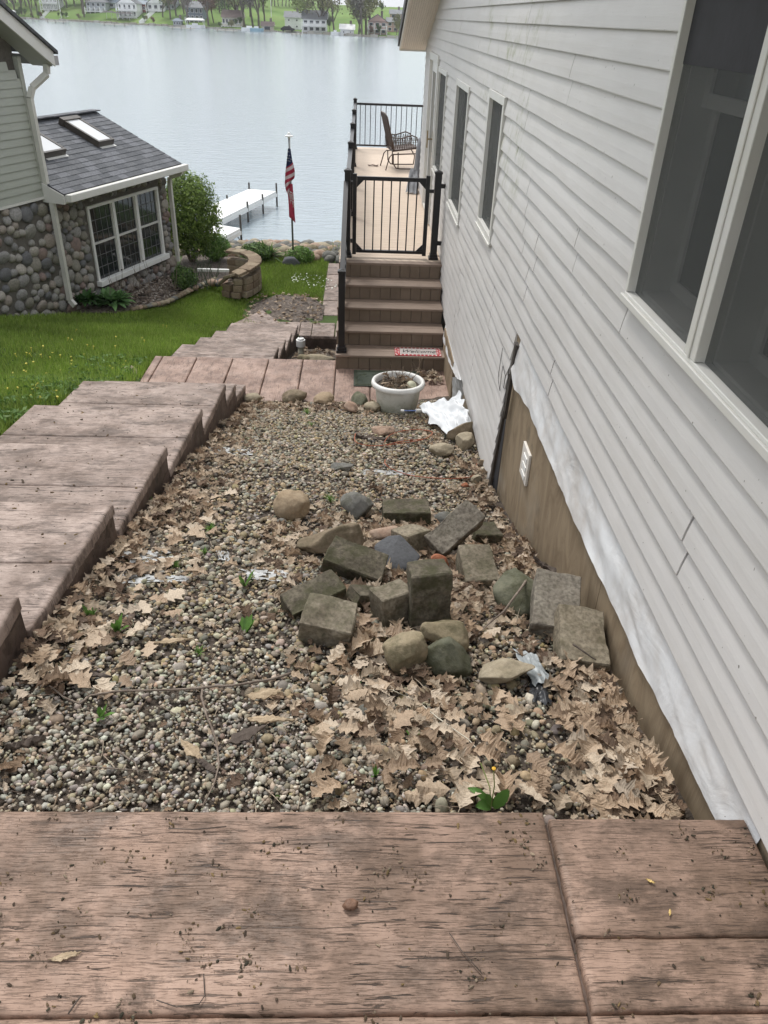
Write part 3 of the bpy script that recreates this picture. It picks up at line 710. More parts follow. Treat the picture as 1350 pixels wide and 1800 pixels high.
def bedz(x, y):
    fx = np.clip((x-_gx[0])/(_gx[1]-_gx[0]), 0, 58.999); fy = np.clip((y-_gy[0])/(_gy[1]-_gy[0]), 0, 178.999)
    i = fx.astype(int); j = fy.astype(int); a = fx-i; b = fy-j
    return _gz[j, i]*(1-a)*(1-b)+_gz[j, i+1]*a*(1-b)+_gz[j+1, i]*(1-a)*b+_gz[j+1, i+1]*a*b
def vnoise(x, y, s, seed=0): return np.array([mnoise.noise(Vector((a*s, b*s, seed))) for a, b in zip(x, y)])
# leaf density: along the steps, around the rubble pile, along the house wall, at the lower right
def leafiness(x, y):
    left = np.exp(-((x+1.18)/.18)**2)*np.where(y > 1.9, 1, .6)*1.0
    left = np.maximum(left, .6*np.exp(-((x+1.03)/.2)**2-((y-4.6)/2.2)**2))
    pile = 1.15*np.exp(-((x-.45)/.62)**2-((y-3.3)/1.0)**2)
    low = 1.1*np.exp(-((x-.25)/.36)**2-((y-2.05)/.42)**2)
    lowr = 1.15*np.exp(-((x-.92)/.27)**2-((y-1.75)/.55)**2)
    wall = 1.1*np.exp(-((x-1.0)/.2)**2)*(y < 5.6)
    mid = .4*np.exp(-((x+.35)/.25)**2-((y-3.5)/.6)**2)
    far = .85*np.exp(-((y-7.4)/.22)**2)*(x < .2)
    farr = .45*np.exp(-((x-.75)/.35)**2-((y-6.2)/.8)**2)
    bare = np.exp(-((x-.62)/.2)**2-((y-1.95)/.33)**2)
    return np.clip(np.maximum.reduce([left, pile, low, lowr, wall, mid, far, farr])-.75*bare, 0, 1.2)
# ------------------------------------------------------------------ gravel
PAL = np.array([(.25, .225, .185), (.32, .295, .25), (.19, .18, .16), (.13, .128, .12), (.28, .225, .16), (.21, .175, .13), (.38, .355, .31), (.16, .15, .12), (.24, .20, .125), (.21, .205, .195), (.17, .14, .11)])
M_PEB = attr_mat('pebble_stone', .78, .35, 260, .002, .25, .35, 90)
def gravel(name, N, region, smin, smax, proto, flat, jit, jitcol, cut=None, zoff=0, pal=PAL, bright=1.0):
    x = rng.uniform(region[0], region[1], N); y = rng.uniform(region[2], region[3], N)
    keep = np.ones(N, bool) if cut is None else cut(x, y); x, y = x[keep], y[keep]; n = len(x)
    s = smin*(smax/smin)**(rng.random(n)**1.7)
    scl = np.stack([s*rng.uniform(.85, 1.35, n), s*rng.uniform(.75, 1.0, n), s*rng.uniform(*flat, n)], 1)
    z = bedz(x, y)+s*rng.uniform(-.25, .55, n)*.8+zoff
    V, Fc = scatter(proto, np.stack([x, y, z], 1), scl, rng.uniform(0, 6.28, n), rng.normal(0, .35, n), rng.normal(0, .35, n), jit)
    c = pal[rng.integers(0, len(pal), n)]*rng.uniform(.7, 1.25, (n, 1))*(1+rng.normal(0, .04, (n, 3)))*bright
    return V, Fc, np.repeat(c*np.array([1.36, 1.29, 1.16]), len(proto[0]), 0)
def merge(parts):
    o = 0; Vs, Fs, Cs = [], [], []
    for V, Fc, c in parts: Vs.append(V); Fs.append(Fc+o); Cs.append(c); o += len(V)
    return np.concatenate(Vs), np.concatenate(Fs), np.concatenate(Cs)
lf = lambda x, y: rng.random(len(x)) > .72*np.clip(leafiness(x, y), 0, 1)**1.5
crushed = lambda x, y: (rng.random(len(x)) < np.clip(1.25-(y-1.75)/.45, 0, 1)*np.clip((.35-x)/.3, 0, 1))
G = [gravel('g', 9000, (-1.22, 1.0, 1.32, 3.4), .0045, .012, ICO1, (.5, .8), .2, .1, lambda x, y: rng.random(len(x)) < .9), gravel('a', 11000, (-1.22, 1.05, 2.0, 5.2), .0075, .018, ICO2, (.45, .75), .06, .1, lf),
     gravel('b', 12000, (-1.22, 1.05, 5.0, 7.75), .010, .022, ICO1, (.5, .8), .08, .1, lf),
     gravel('c', 1500, (-.2, 1.05, 1.32, 2.6), .006, .026, ICO2, (.5, .8), .05, .1, lambda x, y: rng.random(len(x)) > .55),
     gravel('d', 12000, (-1.22, .55, 1.30, 2.75), .005, .0145, ICO1, (.5, .8), .26, .1, crushed, .004, np.array([(.30, .295, .27), (.40, .39, .36), (.23, .225, .21), (.16, .155, .145), (.27, .24, .20), (.20, .17, .14)]), 1.0),
     gravel('e', 1100, (-1.22, .9, 1.32, 7.6), .016, .028, ICO2, (.5, .75), .09, .1, lambda x, y: rng.random(len(x)) < .35, .002),
     gravel('f', 6000, (-.3, 1.05, 1.32, 4.5), .003, .009, ICO1, (.5, .8), .12, .1, None, 0)]
V, Fc, c = merge(G)
npmesh('gravel', V, Fc, M_PEB, c, smooth=True, kind='stuff', label='mixed rounded pebbles and crushed stone filling the sloping bed', cat='gravel')
# ------------------------------------------------------------------ rocks and blocks
def mat_rock(name, a, b, moss=0, gran=.5):
    m = NT(name); w = m.coord(rnd=True)
    col = m.mix(m.ramp(m.noise(w, 9, 6, .65), [(.3, 0), (.7, 1)]), a, b)
    col = m.mix(m.ramp(m.noise(w, 60, 3), [(.35, .45*gran), (.6, 0)]), col, tuple(c*.4 for c in a))
    if moss: col = m.mix(m.math('MULTIPLY', m.ramp(m.noise(w, 11, 6, .7), [(.52-.1*moss, 0), (.66-.1*moss, 1)]), min(1, moss)*.85), col, (.055, .056, .025))
    nr = m.bump(m.noise(w, 25, 6, .65), .6, .012); nr = m.bump(m.noise(w, 180, 3), .5, .003, nr)
    return m.fin(col, .88, nr, .25)
MR = dict(tan=mat_rock('tan_boulder', (.30, .22, .14), (.42, .33, .23)), grey=mat_rock('grey_boulder', (.13, .13, .12), (.24, .23, .21), .5), brown=mat_rock('brown_rock', (.17, .13, .085), (.30, .24, .17), .45),
          green=mat_rock('mossy_green_rock', (.10, .105, .075), (.19, .185, .13), .7), slate=mat_rock('slate', (.085, .087, .092), (.13, .132, .14)), pink=mat_rock('pinkish_stone', (.32, .21, .15), (.42, .32, .25)),
          sand=mat_rock('sandy_rock', (.30, .25, .17), (.42, .36, .27), .25), buff=mat_rock('buff_mossy_rock', (.22, .18, .11), (.34, .28, .19), .6), brick=mat_rock('red_brick', (.30, .11, .06), (.38, .16, .09)))
MBk = dict(dark=mat_rock('dark_mossy_block', (.085, .072, .052), (.18, .155, .115), .8, 1.3), tan=mat_rock('tan_concrete_block', (.20, .165, .115), (.33, .285, .215), .4, 1.2), grey=mat_rock('grey_concrete_block', (.18, .155, .125), (.31, .28, .23), .25, 1.4),
           mid=mat_rock('stained_concrete_block', (.15, .125, .09), (.30, .26, .195), .55, 1.2))
ROCKS = []   # footprints kept free of leaves
def rock_mesh(name, dims, seed, mat, planes=6, cut=(.6, .9), nz=.08, proto=None, hf=0):
    r = np.random.default_rng(seed); v, f = proto or ICO3; v = v.copy()
    for _ in range(planes):
        n = _n(r.normal(size=3)); d = r.uniform(*cut); s = v@n; v -= np.outer(np.maximum(0, s-d), n)*.92
    off = seed*3.1
    nn = np.array([mnoise.fractal(Vector((p[0]*1.6+off, p[1]*1.6, p[2]*1.6)), 1, 2, 4) for p in v]); v *= (1+nz*nn)[:, None]
    if hf:
        n2 = np.array([mnoise.fractal(Vector((p[0]*6+off, p[1]*6, p[2]*6)), .8, 2.1, 4) for p in v]); v *= (1+hf*.035*n2)[:, None]
    v /= np.abs(v).max(0); v *= np.array(dims)/2
    me = bpy.data.meshes.new(name); me.from_pydata([tuple(q) for q in v], [], [tuple(int(k) for k in q) for q in f]); me.shade_smooth(); me.materials.append(mat); return me
def on_bed(px, py, h=0):
    q = hit(px, py, lambda x, y: bed_z(x, y)+h); return q
def rock(px, py, dims, h, rot, mat, label, seed, planes=9, cut=(.5, .78), name='rock', cat='rock', nz=.10, base=True):
    p = on_bed(px, py, h+.012); ROCKS.append((p[0], p[1], max(dims[0], dims[1])*.46)); me = rock_mesh(name, dims, seed, MR[mat], planes+(5 if planes > 4 else 2), cut, nz, ICO4, .5)
    return inst(me, name, p, tuple(R(a) for a in rot), label=label, cat=cat)
def block(px, py, dims, h, rot, mat, label, taper=.85, seed=1):
    """cast retaining-wall block: tapered, one split face, worn edges"""
    import bmesh
    p = on_bed(px, py, h+.015); ROCKS.append((p[0], p[1], max(dims[0], dims[1])*.46)); bm = bmesh.new(); bmesh.ops.create_cube(bm, size=1)
    for v in bm.verts:
        k = 1 if v.co.y < 0 else taper
        v.co = Vector((v.co.x*dims[0]*k, v.co.y*dims[1], v.co.z*dims[2]))
    bmesh.ops.bevel(bm, geom=bm.edges[:], offset=.0045, segments=1, affect='EDGES')
    bmesh.ops.triangulate(bm, faces=bm.faces); 
    for _ in range(4):
        lg = [e for e in bm.edges if e.calc_length() > .018]
        if lg: bmesh.ops.subdivide_edges(bm, edges=lg, cuts=1)
        bmesh.ops.triangulate(bm, faces=bm.faces)
    bm.normal_update()
    for v in bm.verts:
        q = v.co*9+Vector((seed*7.3, 0, 0)); v.co += v.normal*(.0065*mnoise.fractal(q, 1, 2, 4)+(.010*mnoise.noise(v.co*22) if v.co.y < -dims[1]*.44 else 0))
        ch = mnoise.noise(v.co*5+Vector((seed, 3, 1)))
        if ch > .3: v.co -= v.normal*.045*(ch-.3)
    me = bpy.data.meshes.new('concrete_block'); bm.to_mesh(me); bm.free(); me.shade_flat(); me.materials.append(MBk[mat])
    return inst(me, 'concrete_block', p, tuple(R(a) for a in rot), label=label, cat='block')
rock(513, 888, (.235, .2, .19), .075, (0, 5, 20), 'tan', 'rounded tan boulder standing alone at the upper left of the rubble', 3, 4, (.8, .95))
rock(627, 884, (.24, .23, .20), .08, (10, 12, -25), 'grey', 'grey boulder with a concave top beside the tan boulder', 11, 9, (.45, .8))
block(713, 903, (.30, .17, .12), .05, (0, 0, 2), 'dark', 'dark mossy block lying flat at the far side of the pile', .95, 2)
rock(592, 950, (.44, .17, .20), .08, (0, -8, 14), 'brown', 'long curved brown rock lying left of the slate', 23, 6, (.5, .85), nz=.12)
block(625, 990, (.30, .16, .115), .075, (20, 14, -14), 'dark', 'mossy block tilted in front of the curved brown rock', .95, 4)
rock(695, 972, (.26, .22, .045), .10, (22, 5, 10), 'slate', 'flat dark grey slate slab in the middle of the pile', 31, 8, (.55, .85), nz=.03)
rock(678, 938, (.2, .14, .10), .05, (0, 0, 0), 'pink', 'pinkish stone tucked behind the slate slab', 37, 5)
block(722, 950, (.17, .16, .13), .06, (-15, 5, 35), 'tan', 'pale tan block corner between the slate and the leaning block', .9, 5)
block(797, 932, (.34, .15, .13), .145, (28, -22, 38), 'grey', 'long grey grainy block leaning upward on top of the pile', 1.0, 6)
block(850, 942, (.17, .16, .12), .04, (0, 8, 10), 'dark', 'dark block half hidden behind the leaning block', .95, 7)
rock(705, 884+18, (.0001+.11, .1, .08), .03, (0, 0, 0), 'grey', 'small bluish stone under the raised end of the leaning block', 41, 3, (.8, .95)) if False else None
block(838, 1003, (.175, .24, .14), .065, (14, 0, 6), 'mid', 'squat tan block with its face down, right of the upright block', .96, 8)
rock(770, 985, (.13, .10, .07), .09, (0, 35, -20), 'brick', 'broken orange-red brick piece under the leaning block', 43, 10, (.5, .7), name='brick_piece', cat='brick')
block(752, 1045, (.175, .13, .27), .125, (-6, 0, 10), 'dark', 'dark mossy block standing upright in the centre of the pile', .95, 9)
block(690, 1062, (.16, .13, .15), .06, (-10, 0, 28), 'mid', 'tan block leaning against the left of the upright block', .95, 10)
block(643, 1048, (.20, .10, .06), .03, (0, 30, 40), 'dark', 'thin dark block fragment behind the tan leaning block', .8, 15)
block(551, 1053, (.27, .13, .11), .05, (12, -8, 32), 'dark', 'dark mossy block lying diagonally at the left edge of the pile', .95, 11)
block(578, 1094, (.215, .17, .13), .06, (10, 6, -10), 'mid', 'pale topped block with a leaf on it at the left front of the pile', .95, 12)
rock(712, 1147, (.17, .14, .21), .075, (0, 12, 10), 'buff', 'upright buff rock with flat faces at the front of the pile', 53, 10, (.5, .75))
rock(786, 1117, (.23, .17, .15), .07, (0, 10, -10), 'buff', 'rounded buff rock behind the green wedge rock', 59, 7, (.6, .85))
rock(787, 1157, (.235, .16, .15), .06, (0, 18, -12), 'green', 'mossy green wedge-shaped rock at the front of the pile', 61, 9, (.5, .75))
rock(885, 1182, (.255, .16, .085), .04, (-18, -14, 8), 'sand', 'flat sandy wedge rock beside the torn plastic', 67, 10, (.5, .75))
rock(914, 1042, (.27, .27, .15), .075, (24, 8, 15), 'green', 'large smooth green rock with a stick leaning over it', 71, 4, (.7, .92))
block(975, 1066, (.20, .30, .12), .075, (16, 4, -12), 'grey', 'grey grainy block lying behind the block nearest the wall', 1.0, 13)
block(1020, 1126, (.20, .27, .11), .06, (16, 4, -6), 'tan', 'tan grey block nearest the plywood wall with a twig on it', 1.0, 14)
rock(706, 870+40, (.1, .09, .08), .02, (0, 0, 0), 'grey', 'small grey stone by the slate', 73) if False else None
rock(708, 907, (.1, .1, .09), .02, (0, 0, 0), 'grey', 'small round grey stone behind the pinkish one', 75) if False else None
rock(782, 913, (.15, .12, .10), .03, (0, 0, 0), 'grey', 'bluish round stone half under the leaning block', 77, 3, (.8, .95))
rock(737, 985+15, (.12, .10, .09), .06, (0, 0, 0), 'green', 'small green stone just right of the upright block', 79, 5)
# further back
rock(806, 757, (.30, .13, .13), .10, (0, -32, 20), 'brown', 'dark slab-like rock leaning on the white sheet', 83, 8, (.45, .7))
rock(820, 776, (.19, .17, .16), .06, (0, 10, 0), 'sand', 'squarish sandy rock against the wall below the white sheet', 89, 9, (.6, .8))
rock(776, 790, (.22, .16, .11), .05, (0, 0, 0), 'sand', 'rounded pale yellow rock left of the squarish one', 97, 4, (.75, .95))
rock(835, 842, (.12, .09, .09), .03, (0, 0, 40), 'sand', 'small wedge stone at the foot of the siding edge', 101, 7)
rock(671, 757, (.24, .2, .09), .02, (0, 0, 0), 'pink', 'flat pinkish rock half sunk behind the twine', 103, 5)
rock(603, 820, (.20, .12, .05), .02, (0, 0, 5), 'grey', 'flat grey stone lying on the gravel in mid bed', 107, 6)
rock(818, 853, (.07, .05, .05), .02, (0, 0, 0), 'brick', 'orange brick chip near the siding edge', 109, 8, name='brick_piece', cat='brick')
for i, (px, py, d, mt, lb) in enumerate([(444, 700, (.2, .16, .11), 'sand', 'pale round stone at the left end of the edging row'), (517, 697, (.30, .2, .15), 'brown', 'brown boulder second from left in the edging row'), (569, 702, (.30, .2, .13), 'tan', 'tan flat boulder third in the edging row'),
                                       (632, 704, (.34, .18, .15), 'green', 'long greenish boulder near the pot in the edging row'), (617, 716, (.18, .12, .12), 'pink', 'small reddish stone in front of the greenish boulder'), (655, 715, (.2, .14, .1), 'sand', 'pale stone left of the white pot')]):
    rock(px, py, d, .05, (0, 0, i*31), mt, lb, 120+i, 4, (.75, .95), name='edging_rock')
# small loose stones singled out by the plastic
for i, (px, py, d, mt, lb) in enumerate([(898, 1247, .045, 'sand', 'pale round pebble below the sandy wedge rock'), (872, 1283, .035, 'buff', 'brownish pebble among the bare gravel'), (640, 1250, .05, 'grey', 'dark grey stone in the leaves left of the dry stalks'), (790, 1182, .04, 'buff', 'small yellowish pebble by the green wedge rock'), (495, 887+30, .05, 'grey', 'dark pebble at the foot of the tan boulder')]):
    rock(px, py, (d*1.2, d, d*.8), .01, (0, 0, i*40), mt, lb, 140+i, 3, (.8, .95), name='pebble', cat='pebble')

# ------------------------------------------------------------------ oak leaves
def oak_leaf(seed, curl):
    r = random.Random(seed); n = 25; half = []
    for i in range(n):
        t = i/(n-1); env = math.sin(math.pi*min(1, t**.85))**.75*.36*(1.0 if t < .8 else .9)
        lobe = (.5+.5*math.cos((t*3.0)*2*math.pi+math.pi))**1.4
        w = env*(.52+.62*lobe)+.012
        half.append((t, w*r.uniform(.85, 1.15)))
    half[0] = (0, .012); half[-1] = (1, .02)
    V = []; Fc = []
    for t, w in half:
        bend = curl*math.sin(t*3.0+r.random()*.3); 
        for sgn in (-1, -.5, 0, .5, 1):
            sh_ = (abs(sgn))*w
            yy = t+.32*w*abs(sgn)
            V.append((sgn*w, yy-.5, .9*abs(sgn)**1.5*w*(curl*.8)+bend*.16+r.uniform(-.022, .022)))
    for i in range(n-1):
        for k in range(4): a = i*5+k; Fc.append((a, a+1, a+6, a+5))
    b = len(V); V += [(-.008, -.5, 0), (.008, -.5, 0), (.006, -.66, .02), (-.006, -.66, .02)]; Fc.append((b, b+1, b+2, b+3))
    return np.array(V), np.array(Fc)
LEAVES = [oak_leaf(i, c) for i, c in enumerate((.25, .6, -.4, .9, -.8, .45, 1.3))]
LPAL = np.array([(.42, .32, .225), (.34, .245, .165), (.25, .17, .11), (.47, .375, .275), (.18, .12, .08), (.40, .32, .235), (.12, .08, .055), (.52, .43, .335)])
M_LEAF = attr_mat('dry_oak_leaf', .75, .35, 130, .003, .22, .3, 60, trans=.15)
def leaf_batch(n, region, smin, smax, dens, zoff=0, zf=bedz, pal=LPAL, tilt=.4, lift=.03, _t=.2):
    x = rng.uniform(region[0], region[1], n); y = rng.uniform(region[2], region[3], n)
    d = dens(x, y); k = rng.random(n) < d
    for rx, ry, rr in ROCKS: k &= (x-rx)**2+(y-ry)**2 > (rr*.8)**2
    x, y, d = x[k], y[k], d[k]; out = []
    ids = rng.integers(0, len(LEAVES), len(x))
    for i, L in enumerate(LEAVES):
        m_ = ids == i; xx, yy = x[m_], y[m_]; N = len(xx)
        if not N: continue
        s = rng.uniform(smin, smax, N); scl = np.stack([s*rng.uniform(.8, 1.15, N), s, s], 1)
        z = zf(xx, yy)+.012+zoff+rng.random(N)*lift*d[m_]
        V, Fc = scatter(L, np.stack([xx, yy, z], 1), scl, rng.uniform(0, 6.28, N), rng.normal(0, _t, N), rng.normal(0, _t, N))
        c = pal[rng.integers(0, len(pal), N)]*rng.uniform(.75, 1.2, (N, 1))
        out.append((V, Fc, np.repeat(c, len(L[0]), 0)))
    return out
DL = lambda x, y: np.clip(leafiness(x, y), 0, 1)**1.3
B = leaf_batch(4600, (-1.2, 1.02, 1.35, 3.9), .04, .09, DL, lift=.045)+leaf_batch(5000, (-1.2, 1.02, 3.6, 7.75), .04, .09, DL, lift=.035)
B += leaf_batch(7500, (-1.2, 1.02, 1.35, 7.6), .010, .035, lambda x, y: .25+.75*DL(x, y))
V, Fc, c = merge(B)
npmesh('leaf_litter', V, Fc, M_LEAF, c, smooth=False, kind='stuff', label='dry brown oak leaf litter drifted over the gravel and against the house wall', cat='leaf litter')
# leaves in the pit, on the lower landing corner and in odd spots
B = leaf_batch(260, (-1.0, 0, 9.1, 13.2), .06, .13, lambda x, y: x*0+.8, zf=lambda x, y: -3.85-(y-9)*.29+0*x, pal=LPAL*.8)
V, Fc, c = merge(B); npmesh('leaf_litter', V, Fc, M_LEAF, c, smooth=False, kind='stuff', label='dry leaves and twigs lying in the sunken planting pit', cat='leaf litter')
B = leaf_batch(40, (.72, 1.0, 8.35, 8.7), .05, .11, lambda x, y: x*0+.8, zf=lambda x, y: x*0-3.59)
V, Fc, c = merge(B); npmesh('leaf_litter', V, Fc, M_LEAF, c, smooth=False, kind='stuff', label='small heap of dry leaves in the corner between the first step and the house', cat='leaf litter')
B = leaf_batch(300, (-2.2, -.75, 14.0, 15.9), .05, .10, lambda x, y: x*0+.6, zf=lambda x, y: -4.91+0*x, pal=LPAL*1.15)
V, Fc, c = merge(B); npmesh('leaf_litter', V, Fc, M_LEAF, c, smooth=False, kind='stuff', label='pale leaf scraps on the bare soil patch at the foot of the steps', cat='leaf litter')
# the biggest separate leaves
M_LV = []
for nm, cc in (('tan', (.42, .32, .225)), ('pale', (.49, .40, .30)), ('brown', (.25, .175, .115)), ('fresh', (.36, .26, .175))):
    M_LV.append(simple('oak_leaf_'+nm, cc, .7, .2, 18, .3, 90, bd=.002))
LMESH = []
for i, (v, f) in enumerate(LEAVES):
    for mm in M_LV:
        me = bpy.data.meshes.new('oak_leaf'); me.from_pydata([tuple(q) for q in v], [], [tuple(int(k) for k in q) for q in f]); me.materials.append(mm); LMESH.append(me)
cnt = 0
ZN = [(-.1, .62, 1.45, 2.5, 105, 'dry tan oak leaf in the drift in front of the rubble pile', 'oak leaves drifted in front of the rubble pile'),
      (.66, 1.02, 1.36, 2.3, 85, 'dry tan oak leaf in the drift against the plywood skirt', 'oak leaves drifted against the plywood skirt'),
      (-1.15, -.72, 1.9, 4.2, 60, 'dry tan oak leaf lying at the foot of the concrete steps', 'oak leaves at the foot of the concrete steps')]
for x0, x1, y0, y1, n, lab, grp in ZN:
    for i in range(n):
        x, y = random.uniform(x0, x1), random.uniform(y0, y1); s = random.uniform(.06, .118)
        if x0 == .66: x = 1.0-(1.02-x)*min(1, .55+.5*(2.3-y))
        if any((x-rx)**2+(y-ry)**2 < (rr+.01)**2 for rx, ry, rr in ROCKS): continue
        z = bed_z(x, y)+.028+random.random()*.018
        inst(random.choice(LMESH), 'oak_leaf', (x, y, z), (random.gauss(0, .16), random.gauss(0, .16), random.uniform(0, 6.28)), (s*random.uniform(.8, 1.1), s, s*random.uniform(.3, 1.2)), label=lab, cat='leaf', group=grp)

# ------------------------------------------------------------------ sticks, bark, wood, plastic
M_TWIG = simple('grey_brown_twig', (.17, .125, .095), .85, .3, 30, .5, 150, c2=(.26, .21, .17))
M_BARK = simple('split_wood', (.36, .26, .16), .8, .25, 12, .6, 60, c2=(.50, .39, .26), stretch=(1, 8, 8))
M_DKWD = simple('dark_rotten_wood', (.065, .048, .038), .85, .3, 14, .6, 70, c2=(.13, .10, .08))
def stick(pts, r, label, mat=None, h=.02, name='twig', cat='twig', branch=None):
    P = [Vector(on_bed(x, y, h+(dh if dh else 0))) for x, y, *q in pts for dh in [q[0] if q else 0]]
    out = []
    for i in range(len(P)-1):
        for k in range(4):
            t = k/4; q = P[i].lerp(P[i+1], t); out.append(q+Vector((mnoise.noise(q*9)*.006, mnoise.noise(q*9+Vector((5, 0, 0)))*.006, mnoise.noise(q*7)*.006)))
    out.append(P[-1]); m_ = MB(); n = len(out)
    m_.tube(out, [r*(1-.55*i/n) for i in range(n)], 6)
    for b in (branch or []):
        Q = [Vector(on_bed(x, y, h+.005)) for x, y in b]; m_.tube(Q, [r*.6]*(len(Q)-1)+[r*.25], 5)
    return setprops(m_.build(name, mat or M_TWIG, None, smooth=True), label, cat)
stick([(512, 1184), (470, 1195), (400, 1206), (300, 1212), (215, 1216), (160, 1222), (140, 1236), (112, 1225), (85, 1205)], .0055, 'long curved twig lying across the gravel left of the pile', h=.035)
stick([(357, 1205), (353, 1225), (370, 1270), (382, 1310), (385, 1345), (375, 1380), (356, 1420)], .0048, 'bent grey twig running down to the near slab', h=.03)
stick([(925, 1020, .13), (908, 1045, .11), (885, 1075, .06), (858, 1100), (838, 1118)], .0058, 'grey stick leaning on the large green rock', h=.03)
stick([(740, 1238, .0), (770, 1262), (800, 1283), (825, 1300), (858, 1338)], .0032, 'pale dry stalk lying across bare gravel', simple('straw', (.55, .50, .40), .7, .1), h=.04)
stick([(640, 1205, .0), (690, 1214), (730, 1232)], .0025, 'thin pale stalk below the front rocks', simple('straw_thin', (.5, .46, .36), .7, .1), h=.045)
stick([(205, 1318), (240, 1340), (243, 1362)], .0028, 'small forked twig on the crushed gravel', h=.02, branch=[[(228, 1336), (242, 1318)]])
stick([(140, 1345), (220, 1352), (300, 1358)], .0022, 'thin straight twig on the crushed gravel', h=.02)
stick([(455, 1190), (447, 1170), (440, 1158)], .003, 'short twig above the long curved one', h=.02)
stick([(310, 1255), (285, 1240), (262, 1247)], .002, 'short hooked twig among the crushed gravel', h=.02)
stick([(1008, 1133, .12), (1025, 1145, .12), (1048, 1160, .11)], .005, 'dark twig resting on the block nearest the wall', M_DKWD, h=.01)
stick([(1030, 1300), (1075, 1340), (1120, 1362)], .0025, 'thin twig on the leaves by the plywood', h=.04)
def chip(px, py, l, w_, t, rot, mat, label, h=.03, name='bark_piece', cat='bark', seed=0, at=None):
    r = random.Random(seed); n = 16; vs_ = []; 
    for i in range(n):
        u = i/(n-1)-.5; ww = w_*min(1, .25+1.6*min(i+.5, n-.5-i)/n)*r.uniform(.62, 1.2)
        for v in (-.5, 0, .5):
            vs_.append((u*l*(1+.1*v*r.uniform(-1, 1))+(r.uniform(-.12, .12)*l if i in (0, n-1) else 0), v*ww+w_*r.uniform(-.08, .08), -t*4*abs(v)**2*.5+r.uniform(-.3, .3)*t+.03*l*math.sin(u*5)))
    m = len(vs_); vs_ += [(x, y, z-t) for x, y, z in vs_]
    fs = []
    for i in range(n-1):
        for k in range(2): a = i*3+k; fs += [(a, a+1, a+4, a+3), (m+a+3, m+a+4, m+a+1, m+a)]
        fs += [(i*3, i*3+3, m+i*3+3, m+i*3), (i*3+5, i*3+2, m+i*3+2, m+i*3+5)]
    fs += [(0, m, m+1, 1), (1, m+1, m+2, 2), (m-3, m-2, 2*m-2, 2*m-3), (m-2, m-1, 2*m-1, 2*m-2)]
    b = MB(); b.add(vs_, fs); p = at if at is not None else on_bed(px, py, h)
    o = b.build(name, mat, None, smooth=False); o.location = Vector([float(c) for c in p]); o.rotation_euler = [R(a) for a in rot]
    return setprops(o, label, cat)
chip(470, 1262, .155, .034, .006, (0, 0, -4), M_BARK, 'splintered pale wood strip left of the leaf drift', seed=1, h=.05)
chip(430, 1290, .13, .045, .004, (10, 0, 30), M_DKWD, 'dark bark strip below the pale wood strip', seed=2, h=.03)
chip(338, 1318, .10, .038, .004, (0, 10, -40), M_BARK, 'curled tan bark curl on the crushed gravel', seed=3, h=.04)
chip(150, 1182, .16, .030, .006, (0, 0, -12), M_DKWD, 'long dark bark sliver near the concrete steps', seed=4)
chip(220, 1158, .10, .03, .004, (0, 0, 60), M_BARK, 'flat pinkish bark scrap beside the dark sliver', seed=5)
chip(42, 1300, .10, .035, .02, (0, 0, 20), M_DKWD, 'small dark log fragment at the left edge', seed=6)
chip(300, 1125, .14, .022, .004, (0, 0, 6), M_BARK, 'narrow tan bark strip on the gravel', seed=7)
chip(365, 1345, .08, .03, .004, (0, 12, -35), M_DKWD, 'curled brown bark scrap beside the bent twig', seed=8)
chip(463, 1218, .12, .05, .005, (5, 8, 20), M_BARK, 'broad pale bark flake above the wood strip', seed=14, h=.05)
chip(928, 990, .20, .07, .05, (0, 12, -25), M_BARK, 'broken wood block end lying by the wall behind the green rock', seed=9, name='wood_piece', cat='wood', h=.05)
chip(985, 1003, .30, .045, .02, (0, 10, -38), M_DKWD, 'rotten dark board sliver against the plywood', seed=10, name='wood_piece', cat='wood', h=.06)
chip(660, 768, .0001+.32, .05, .02, (0, 0, -18), M_DKWD, 'weathered stick of wood under the orange twine', seed=11, name='wood_piece', cat='wood')
chip(880, 845, .22, .09, .03, (0, -50, 80), simple('grey_board', (.2, .18, .15), .8, .2), 'short grey board end propped at the siding corner', seed=12, name='wood_piece', cat='wood', h=.05)
# on the near landing
def on_land(px, py, h=.0): return PZ(px, py, -1.776+h)
chip(0, 0, .060, .018, .003, (0, 0, 12), M_BARK, 'pale split wood chip on the near landing at left', at=on_land(113, 1680, .004), seed=21, name='wood_chip', cat='wood chip')
me = rock_mesh('walnut_husk', (.042, .032, .022), 5, simple('husk', (.12, .06, .035), .6, .3, 60, .5, 200, c2=(.24, .13, .08)), 3, (.7, .9), .2)
inst(me, 'nut_husk', on_land(617, 1590, .008), (0, 0, .3), label='dark brown nut husk in the middle of the near landing', cat='nut husk')
M_SEED = simple('yellow_husk', (.62, .44, .16), .6, .2, 60)
chip(0, 0, .020, .007, .002, (0, 0, -35), M_SEED, 'yellow flower husk right of the near landing seam', at=on_land(1144, 1548, .004), seed=22, name='flower_husk', cat='husk')
chip(0, 0, .016, .006, .002, (0, 0, 70), M_SEED, 'smaller yellow husk below the first one', at=on_land(1178, 1603, .004), seed=23, name='flower_husk', cat='husk')
def twig2(pts, r, label, mat=None):
    m_ = MB(); m_.tube([on_land(x, y, .004) for x, y in pts], r, 5); setprops(m_.build('twig', mat or M_DKWD, None, smooth=True), label, 'twig')
twig2([(296, 1456), (340, 1458), (398, 1453)], .0016, 'short dark twig at the far edge of the near landing')
twig2([(790, 1640), (812, 1672), (848, 1712)], .0013, 'thin dark twig right of the nut husk')
twig2([(358, 1712), (360, 1750), (350, 1765), (310, 1770), (275, 1758)], .0013, 'hooked thin twig near the bottom left of the landing')
twig2([(120, 1782), (135, 1760), (143, 1750)], .002, 'stubby dark twig at the bottom left of the landing')
